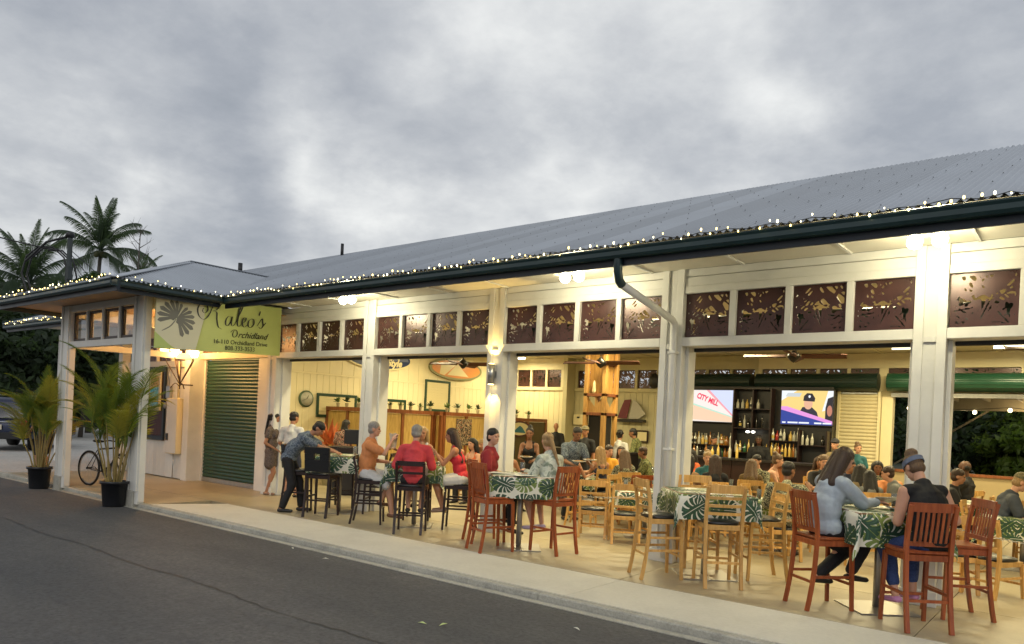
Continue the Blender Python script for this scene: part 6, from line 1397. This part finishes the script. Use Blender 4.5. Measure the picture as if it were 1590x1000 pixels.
# coconut palm and relatives
CF = [frond('frond', 3.0, 62, .62, .045, R_(e0), R_(dr), coco_l, 20+i, hg, .1, .03) for i, (e0, dr, hg) in enumerate(((78, 55, .7), (60, 75, .9), (38, 85, 1.1), (15, 80, 1.3), (-15, 60, 1.5), (86, 30, .6)))]
def coco(label, X, Y, H_, s, seed, nf=22, lean_=(.6, 0)):
    rg = random.Random(seed); t = thing('coconut_palm', label, 'palm tree', (X, Y, -.12), 0, 'palm trees behind the building'); top_ = Vector((lean_[0], lean_[1], H_))
    MB().tube([(0, 0, 0), (lean_[0]*.2, lean_[1]*.2, H_*.4), (lean_[0]*.55, lean_[1]*.55, H_*.75), top_], [.16, .11, .10, .09], 12).build('trunk', bark, t, True)
    for k in range(nf):
        q = k/(nf-1); i = 5 if q < .15 else (0 if q < .35 else (1 if q < .55 else (2 if q < .72 else (3 if q < .88 else 4))))
        f_ = link('frond', CF[i], t, top_, rot=(rg.uniform(-.25, .25), rg.uniform(-.1, .1), k*2.399+rg.uniform(-.2, .2))); sc_ = s*rg.uniform(.85, 1.1); f_.scale = (sc_, sc_, sc_)
    for k in range(5): MB().ell(top_+Vector((math.cos(k*1.3)*.22, math.sin(k*1.3)*.22, -.2)), (.13, .13, .16), nu=9, nv=6).build('coconut', mat('coconut husk', (.10, .09, .03), .6), t, True)
def onray(px, d): 
    v = (f1 + r2*((px-795)/1154.62)); v = Vector((v.x, v.y, 0)); return Vector((10.05, -8.54, 0))+v*d
p = onray(143, 40); coco('tall coconut palm against the sky behind the porch roof', p.x-.5, p.y, 9.9, .98, 3)
p = onray(30, 33); coco('lower broad palm at the left edge', p.x-.3, p.y, 6.9, .90, 5, 26, (.2, .2))
p = onray(205, 34); coco('small distant palm top just above the porch roof', p.x, p.y, 7.6, .42, 12, 14, (.2, .1))
def tree(label, X, Y, H_, R__, seed, m_, nl=2600, kind='tree', ls=.16, trunkh=.4, cat='tree', z0=-.12, squash=.8):
    rg = np.random.RandomState(seed); t = thing(kind, label, cat, (X, Y, z0), 0, 'trees and shrubs around the building')
    tb = MB(); th = H_*trunkh; tb.tube([(0, 0, 0), (.1, .05, th*.6), (0, .1, th*1.1)], [.04*H_*.6, .026*H_*.7, .02*H_*.7], 8); cl = []
    for k in range(9):
        a = k*2.4; r = R__*(.3+.6*rg.rand()); z = th+(H_-th)*(.15+.75*rg.rand()); c = Vector((math.cos(a)*r*.8, math.sin(a)*r*.8, z)); cl.append(c); tb.tube([(0, .08, th*.9), ((c.x)*.5, c.y*.5, (th+c.z)/2+.1), tuple(c)], [.016*H_*.6, .010*H_*.6, .01], 6)
    tb.build('trunk', tbark, t, True)
    for k in range(7): cl.append(Vector((rg.normal(0, R__*.4), rg.normal(0, R__*.4), th+(H_-th)*rg.uniform(.3, 1.0))))
    cl = np.array(cl); ci = rg.randint(0, len(cl), nl); v = rg.normal(size=(nl, 3)); v /= np.linalg.norm(v, axis=1)[:, None]; cr_ = R__*rg.uniform(.24, .5, len(cl))[ci]
    c = cl[ci]+v*(cr_*rg.uniform(.55, 1.05, nl))[:, None]*np.array([1, 1, squash]); c[:, 2] = np.maximum(c[:, 2], .1)
    a = rg.normal(size=(nl, 3)); a /= np.linalg.norm(a, axis=1)[:, None]; b_ = np.cross(a, rg.normal(size=(nl, 3))); b_ /= np.linalg.norm(b_, axis=1)[:, None]; s = (ls*rg.uniform(.5, 1.2, nl))[:, None]
    vs = np.stack([c-a*s, c+b_*s*.45, c+a*s, c-b_*s*.45], 1).reshape(-1, 3); me = bpy.data.meshes.new('crown'); me.from_pydata(vs.tolist(), [], [(4*i, 4*i+1, 4*i+2, 4*i+3) for i in range(nl)]); me.materials.append(m_); me.update(); o = link('crown', me, t)
    return t
names_ = ['left', 'second from the left', 'third from the left', 'fourth from the left']
for i, (px_, d, H_, R__, sd_) in enumerate(((-60, 34, 7.0, 3.0, 1), (-15, 31, 5.4, 2.4, 2), (25, 36, 6.4, 2.8, 3), (60, 33, 4.8, 2.4, 4), (95, 38, 7.6, 2.8, 5), (125, 35, 5.0, 2.4, 6), (165, 42, 6.6, 2.8, 7), (200, 44, 6.2, 2.8, 8), (240, 46, 6.0, 3, 9))):
    p = onray(px_, d); tree(['dense dark tree at the far left edge of the car park', 'round dark tree behind the parked car', 'tall dark tree behind the far pavilion', 'low dark tree seen under the far pavilion roof', 'dark tree behind the utility pole', 'dark tree seen between the far pavilion and the porch', 'dark tree hidden behind the porch', 'dark tree beyond the coconut palm', 'dark tree behind the porch roof'][i], p.x, p.y, H_, R__, sd_, (lf1, lf2)[i % 2], 3800, ls=.24)
# slender trunks under the pavilion and a bare sapling
for px_, d, lab, h in ((50, 34, 'slender grey trunk seen under the far pavilion', 5.6),):
    p = onray(px_, d); t = thing('young_tree', lab, 'tree', (p.x, p.y, -.12)); MB().tube([(0, 0, 0), (.1, 0, h*.5), (0, .1, h)], [.08, .07, .06], 8).build('trunk', bark, t, True)
p = onray(203, 30); t = thing('bare_sapling', 'thin nearly bare sapling right of the coconut palm', 'tree', (p.x, p.y, -.12)); MB().tube([(0, 0, 0), (0, 0, 6), (.1, 0, 8.9)], [.08, .05, .01], 6).build('trunk', bark, t)
tb = MB(); rg = random.Random(5)
for k in range(16):
    z = 6.3+k*.16; a = k*2.4; l = .75-.03*k; q = Vector((math.cos(a)*l, math.sin(a)*l, z+.35)); tb.tube([(0.03, 0, z), tuple(q)], [.018, .006], 4)
    for j in range(3): tb.tube([tuple(Vector((.03, 0, z)).lerp(q, .5+.2*j)), tuple(q+Vector((rg.uniform(-.25, .25), rg.uniform(-.25, .25), rg.uniform(.05, .3))))], [.008, .003], 3)
tb.build('branches', bark, t)
# shrubs behind rear patio
for i, (X, Y, H_, R__, m_, lab) in enumerate(((6.2, 21, 3.6, 1.9, lf2, 'dark shrub at the left of the rear opening'), (8.2, 20.2, 3.2, 1.7, lf3, 'lit green shrub in the middle of the rear opening'), (10.0, 21.5, 4.4, 2.0, lf1, 'dark tree behind the bearded man'), (12, 22, 4.6, 2.2, lf2, 'dark tree at the right of the rear opening'), (4.4, 22, 4.5, 2.2, lf2, 'dark tree behind the cream shutter'), (7.2, 24, 5.5, 2.6, lf1, 'tall dark tree far behind the rear opening'), (10, 26, 6.0, 3, lf2, 'tall dark tree far beyond the patio cover'), (13.5, 25, 6.0, 3, lf1, 'tall dark tree beyond the right end of the patio'), (2.4, 26, 6.0, 3, lf1, 'tall dark tree beyond the bar'))):
    tree(lab, X, Y, H_, R__, 40+i, m_, 4500, ls=.17, trunkh=.15, kind='shrub' if i < 2 else 'tree')
fw = MB()
rg = np.random.RandomState(9); nl = 26000
ang_ = rg.uniform(R_(70), R_(185), nl); rad_ = rg.uniform(60, 80, nl); hh_ = rg.beta(1.3, 2.2, nl)*(6.5+2.2*np.sin(ang_*9)+1.5*np.sin(ang_*23)); c = np.stack([10+rad_*np.cos(ang_), -8+rad_*np.sin(ang_), hh_], 1)
a = rg.normal(size=(nl, 3)); a /= np.linalg.norm(a, axis=1)[:, None]; b_ = np.cross(a, rg.normal(size=(nl, 3))); b_ /= np.linalg.norm(b_, axis=1)[:, None]; s = rg.uniform(.3, .8, nl)[:, None]
vs = np.stack([c-a*s, c+b_*s*.6, c+a*s, c-b_*s*.6], 1).reshape(-1, 3); me = bpy.data.meshes.new('far_woodland'); me.from_pydata(vs.tolist(), [], [(4*i, 4*i+1, 4*i+2, 4*i+3) for i in range(nl)]); me.materials.append(lf2); me.update(); o = link('far_woodland', me); tag(o, 'dark mass of far woodland closing the horizon', 'woodland', kind='stuff')
# ------------------------------------------------------------------ utility pole
p = Vector((-9.3, -1.75, -.1))
p = onray(96, 19.0); t = thing('utility_pole', 'dark utility pole with coiled cable and overhead wire behind the porch', 'utility pole', (p.x, p.y, -.1)); polem = mat('weathered pole', (.05, .06, .06), .8, var=.3)
MB().tube([(0, 0, 0), (0, 0, 5.95)], [.075, .06], 12).build('pole', polem, t, 'fix'); MB().ell((0, 0, 6.0), (.11, .11, .09)).build('cap', black_m, t, True); MB().bbox(-.07, .10, -.06, .06, 4.85, 5.20).build('meter_box', polem, t)
rt = Vector((r2.x, r2.y, 0)).normalized()
def pw_(x, z, dy=0): return tuple(rt*x+Vector((0, 0, z))+Vector((-rt.y, rt.x, 0))*dy)
MB().tube([pw_(-.65+.62*math.cos(a_/10*2*math.pi*1.0), 5.0+.72*math.sin(a_/10*2*math.pi), .02*a_) for a_ in range(24)], .022, 6, False).build('cable_coil', black_m, t, True)
MB().tube([pw_(-.1, 5.95), pw_(-.6, 5.8), pw_(-1.1, 5.3)], .03, 6, False).build('cable_loop', black_m, t, True)
MB().tube([pw_(x*-1.0, 5.55+.14*x+.018*x*x) for x in (.3, 1, 2, 3, 4, 5, 7, 10)], .018, 5, False).build('overhead_wire', black_m, t, True)
for k in range(3): MB().tube([pw_(.05, 5.6-.1*k), pw_(.8, 5.0-.35*k), pw_(1.5, 4.3-.5*k)], .010, 5, False).build('guy_wire', black_m, t)
# ------------------------------------------------------------------ bicycle
t = thing('bicycle', 'black bicycle on its kickstand between the palms under the porch', 'bicycle', (-5.32, -2.05, 0), R_(10)); rub = mat('tyre rubber', (.012, .012, .012), .7); frm = mat('dark bicycle frame', (.015, .017, .02), .3, .4)
for wx in (.52, -.52):
    w_ = MB(); n_ = 32; rw = .335
    o = MB().tube([(wx+rw*math.cos(2*math.pi*k/n_), 0, rw+.012+rw*math.sin(2*math.pi*k/n_)) for k in range(n_+1)], .021, 7, False).build('tyre', rub, t, True)
    MB().tube([(wx+.305*math.cos(2*math.pi*k/n_), 0, .347+.305*math.sin(2*math.pi*k/n_)) for k in range(n_+1)], .010, 5, False).build('rim', steel_m, o, True)
    sp_ = MB()
    for k in range(20): a_ = 2*math.pi*k/20; sp_.tube([(wx, .02*(-1)**k, .347), (wx+.30*math.cos(a_), 0, .347+.30*math.sin(a_))], .0018, 3, False)
    sp_.build('spokes', steel_m, o); MB().tube([(wx, -.05, .347), (wx, .05, .347)], .022, 8).build('hub', frm, o)
J = dict(bb=(-.08, 0, .30), st=(-.24, 0, .74), ht=(.36, 0, .80), hb=(.40, 0, .62), ra=(-.52, 0, .347), fa=(.52, 0, .347))
for a_, b_ in (('bb', 'st'), ('st', 'ht'), ('bb', 'hb'), ('ht', 'hb')): MB().tube([J[a_], J[b_]], .017, 8).build('frame_tube', frm, t, 'fix')
for sy in (-1, 1):
    MB().tube([(-.52, sy*.05, .347), (-.08, sy*.03, .30)], .009, 6).build('chain_stay', frm, t); MB().tube([(-.52, sy*.05, .347), (-.24, sy*.02, .72)], .008, 6).build('seat_stay', frm, t); MB().tube([(.52, sy*.05, .347), (.44, sy*.05, .55), (.40, 0, .62)], .012, 6).build('fork', frm, t)
    MB().tube([(.34, 0, .92), (.33, sy*.15, .94), (.28, sy*.31, .92)], .012, 8).build('handlebar', frm, t); MB().tube([(.30, sy*.22, .925), (.26, sy*.33, .915)], .018, 8).build('grip', rub, t); MB().tube([(-.08+sy*.0, sy*.06, .30), (-.08+sy*.14, sy*.07, .30-sy*.09), (-.08+sy*.14, sy*.13, .30-sy*.09)], .009, 6).build('crank', frm, t)
MB().tube([(.36, 0, .78), (.34, 0, .93)], .016, 8).build('stem', frm, t); MB().tube([(-.24, 0, .72), (-.27, 0, .88)], .014, 8).build('seat_post', frm, t); MB().ell((-.27, 0, .90), (.14, .07, .03)).build('saddle', rub, t, True)
MB().tube([(-.10, .03, .30), (-.02, .24, .012)], .011, 6).build('kickstand', frm, t); MB().tube([(-.08, .05, .30), (-.08, .055, .30)], .09, 20).build('chainring', steel_m, t)
# ------------------------------------------------------------------ parked car at the left edge
p = onray(-6, 23.6); vd = Vector((-r2.y, r2.x, 0)).normalized(); ha = math.atan2(f0.y, f0.x)+R_(14)
t = thing('parked_car', 'dark blue sport utility vehicle parked with its tail towards us at the left edge', 'car', (p.x, p.y, -.02), ha); carp = mat('midnight blue car paint', (.012, .020, .055), .22, .4, spec=.8); glassd = mat('tinted car glass', (.01, .012, .015), .06, spec=.9); chrome = mat('chrome trim', (.7, .7, .7), .12, 1)
def section(mb, pts, ys, inset):  # side profile extruded with tumblehome
    n_ = len(pts); vs = []
    for y in ys:
        for (x, z) in pts: k = 1-(.16*max(0, (z-1.02)/.75) if z > 1.0 else 0); vs.append((x, y*k, z))
    fs = [tuple(range(n_)), tuple(range(2*n_-1, n_-1, -1))]+[(i, (i+1) % n_, (i+1) % n_+n_, i+n_) for i in range(n_)]; mb.add(vs, fs); return mb
body = section(MB(), [(.02, .38), (0, .62), (.04, .98), (.20, 1.02), (.42, 1.62), (.62, 1.72), (2.7, 1.70), (3.4, 1.10), (4.5, 1.0), (4.62, .6), (4.6, .38)], (-.94, .94), 0); o = body.build('body', carp, t); bv = o.modifiers.new('b', 'BEVEL'); bv.width = .05; bv.segments = 3; o.data.shade_smooth()
MB().add([(.155, -.70, 1.05), (.155, .70, 1.05), (.36, .62, 1.55), (.36, -.62, 1.55)], [(0, 1, 2, 3)]).build('rear_window', glassd, t); MB().bbox(-.06, .06, -.92, .92, .38, .60, .02).build('rear_bumper', black_m, t); MB().bbox(-.03, -.0, -.62, .62, .90, .94, .008).build('chrome_strip', chrome, t)
for s in (-1, 1):
    MB().bbox(-.02, .08, s*.80-.10, s*.80+.10, .72, 1.0, .02).build('taillight', mat('red lens', (.35, .02, .02), .2), t)
    q = MB().add([(.55, s*.905, 1.08), (2.75, s*.905, 1.08), (2.45, s*.84, 1.55), (.70, s*.84, 1.58)], [(0, 1, 2, 3)]); q.build('side_window', glassd, t); MB().tube([(.6, s*.70, 1.79), (2.4, s*.70, 1.79)], .02, 6).build('roof_rail', chrome, t)
    for x in (.85, 3.75):
        w_ = MB().tube([(x, s*.72, .36), (x, s*.96, .36)], .36, 24).build('wheel', rub, t, 'fix'); MB().tube([(x, s*.955, .36), (x, s*.967, .36)], .22, 16).build('rim', steel_m, w_, 'fix')
MB().bbox(-.045, -.031, -.17, .17, .68, .84, .003).build('licence_plate', mat('plate white', (.6, .58, .45), .5), t)
# ------------------------------------------------------------------ rope, table things
def chain(label, a, b, sag, n_=60):
    t = thing('chain_barrier', label, 'chain', (0, 0, 0), 0, 'chains hung between the posts'); a = Vector(a); b = Vector(b)
    lk = MB().tube([(.022*math.cos(k*math.pi/4), .011*math.sin(k*math.pi/4), 0) for k in range(9)], .0035, 4, False).mesh('links', steel_b); m_ = MB(); L = (b-a).length; N_ = int(L/.034)
    pts = [a.lerp(b, i/N_)+Vector((0, 0, -sag*4*(i/N_)*(1-i/N_))) for i in range(N_+1)]
    for i in range(N_):
        d = (pts[i+1]-pts[i]).normalized(); s_ = (d.cross(Vector((0, 0, 1))).normalized() if i % 2 else Vector((0, 0, 1))); n2_ = d.cross(s_); c = (pts[i]+pts[i+1])/2
        for v in [0]: o_ = len(m_.v); m_.v += [tuple(c+d*q.co.x+s_*q.co.y+n2_*q.co.z) for q in lk.vertices]; m_.f += [tuple(x+o_ for x in f.vertices) for f in lk.polygons]
    o = m_.build('links', steel_b, t); o['kind'] = 'stuff'
chain('silvery chain sagging from the big right post to beyond the right edge', (8.81, .12, .82), (11.34, .12, .82), .12); chain('silvery chain across the opening right of the downspout post', (5.94, .12, .80), (8.44, .12, .80), .12); chain('silvery chain across the opening left of the downspout post', (3.06, .12, .80), (5.56, .12, .80), .12)
glm = mat('drinking glass', (.75, .78, .78), .05, trans=.85); beer = mat('amber drink', (.55, .22, .04), .1, trans=.4); plate = mat('white china', (.7, .69, .64), .25); food = mixmat('mixed food', [(.30, .10, .03), (.50, .30, .08), (.10, .16, .03)], 30); paper = mat('menu paper', (.72, .70, .60), .6); kraft = mat('woven basket', (.22, .12, .04), .7, bump=.5, bscale=120)
gme = MB().lathe([(.028, 0), (.036, .14), (.033, .14), (.026, .01)], n=14).mesh('glass_wall', glm, True); dme = MB().lathe([(.0, .006), (.0255, .008), (.030, .10), (0, .10)], n=12).mesh('drink', beer, True)
def glass(X, Y, z, lab): t = thing('drinking_glass', lab, 'glass', (X, Y, z+.004), 0, 'glasses on the tables'); link('glass_wall', gme, t); link('drink', dme, t)
plm = MB().lathe([(.0, 0), (.07, 0), (.125, .018), (.12, .021), (.07, .006), (0, .006)], n=24).mesh('plate', plate, True)
def dish(X, Y, z, lab, fd=True):
    t = thing('dinner_plate', lab, 'plate', (X, Y, z+.005), 0, 'plates on the tables'); link('dish', plm, t)
    if fd:
        m_ = MB(); rg_ = random.Random(int(X*100))
        for k in range(9): m_.ell((rg_.uniform(-.05, .05), rg_.uniform(-.05, .05), .018), (.022, .018, .014), nu=7, nv=5)
        o = m_.build('food', food, t, True); o['kind'] = 'stuff'
def menu(X, Y, z, rz, lab, tilt=0): t = thing('menu', lab, 'menu', (X, Y, z+.008), R_(rz)); o = MB().bbox(-.15, .15, -.11, .11, 0, .004, .001).build('sheet', paper, t); o.rotation_euler = (tilt, 0, 0)
zt = .975
for X, Y, lab in ((1.62, -.30, 'glass beside the coral polo man'), (1.98, -.62, 'glass on the table of the man in the coral polo'), (1.80, -.15, 'glass across from the coral polo man'), (4.12, -.42, 'glass on the maroon t-shirt man\'s table'), (3.86, -.50, 'glass nearest the maroon t-shirt man'), (8.42, -.25, 'glass beyond the menu'), (8.58, -.62, 'glass near the black tank top diner'), (.10, -.30, 'glass on the waiter\'s table')): glass(X, Y, zt, lab)
for X, Y, lab in ((2.02, -.34, 'plate of food in front of the red tank top woman'), (1.60, -.62, 'plate in front of the orange shirt man'), (8.50, -.44, 'dark plate near the blue jeans diner'), (4.16, -.80, 'plate on the maroon t-shirt man\'s table')): dish(X, Y, zt, lab)
menu(8.34, -.42, zt+.07, 52, 'open white menu held up by the woman in the pale blue blouse', R_(-22)); menu(3.84, -.92, zt, 20, 'tan menu lying on the maroon t-shirt man\'s table'); menu(4.22, -.94, zt, 60, 'white menu beside the tie-dye shirt')
for i, (X, Y) in enumerate(((4.4, 1.85), (2.2, 3.5), (4.9, 3.7), (6.3, 2.4), (7.0, 4.7), (9.2, 3.7), (2.4, 5.6), (.4, 3.4))):
    where = ['left of the downspout post', 'in front of the server', 'near the teal top woman', 'by the print shirt man', 'of the family', 'of the capped man', 'by the timber column', 'behind the red tank top woman'][i]
    glass(X+.18, Y+.1, .705, 'glass on the dining table '+where); glass(X-.15, Y-.2, .705, 'tumbler on the near side of the dining table '+where); dish(X, Y-.05, .705, 'plate of food on the dining table '+where)
# napkin in the orange shirt man's hand, plates carried
t = thing('napkin', 'cream napkin held up by the man in the orange shirt', 'napkin', (1.46, -.68, 1.30), R_(-48)); nm = MB(); vs = []
for i in range(6):
    for j in range(6): vs.append((.03*math.sin(i*1.3)+.01*j, (i-2.5)*.028*(1-j*.08), .10-j*.045+.01*math.cos(i*2)))
nm.add(vs, [(i*6+j, (i+1)*6+j, (i+1)*6+j+1, i*6+j+1) for i in range(5) for j in range(5)]).build('cloth', fab('cream napkin cloth', (.6, .5, .36)), t, True)
for X, Y, z, lab in ((1.84, 2.22, 1.02, 'plate carried by the waitress in black'), (3.12, 2.02, 1.03, 'loaded plate in the leaning server\'s right hand'), (3.22, 2.20, 1.06, 'loaded plate in the leaning server\'s left hand')): dish(X, Y, z, lab)
t = thing('handbag', 'dark burgundy handbag hanging from the red tank top woman\'s stool', 'bag', (2.66, -.02, .42), R_(35)); MB().ell((0, 0, .12), (.06, .13, .14)).build('pouch', mat('burgundy leather', (.07, .012, .02), .4), t, True); MB().tube([(0, -.10, .2), (0, -.05, .52), (0, .05, .52), (0, .10, .2)], .007, 6).build('strap', MATS['burgundy leather'], t)
# litter on the asphalt
for X, Y, lab, m_ in ((5.6, -4.05, 'yellow-green fallen leaf on the asphalt', mat('fallen leaf', (.55, .65, .25), .6)), (5.75, -3.95, 'second yellow-green leaf beside the first on the asphalt', mat('fallen leaf', (.55, .65, .25), .6)), (2.05, -2.85, 'white scrap of paper by the kerb', paper), (2.85, -2.95, 'small white scrap further along the kerb', paper), (6.6, -3.2, 'tiny white scrap near the kerb', paper)):
    t = thing('fallen_leaf' if 'leaf' in lab else 'paper_scrap', lab, 'leaf' if 'leaf' in lab else 'litter', (X, Y, ZR+.002), X*9); sz = .05 if 'leaf' in lab else .045
    MB().add([(-sz, 0, .002), (-sz*.2, -sz*.3, .012), (sz, 0, .006), (0, sz*.32, .014), (0, 0, .02)], [(0, 1, 4), (1, 2, 4), (2, 3, 4), (3, 0, 4)]).build('blade' if 'leaf' in lab else 'sheet', m_, t)
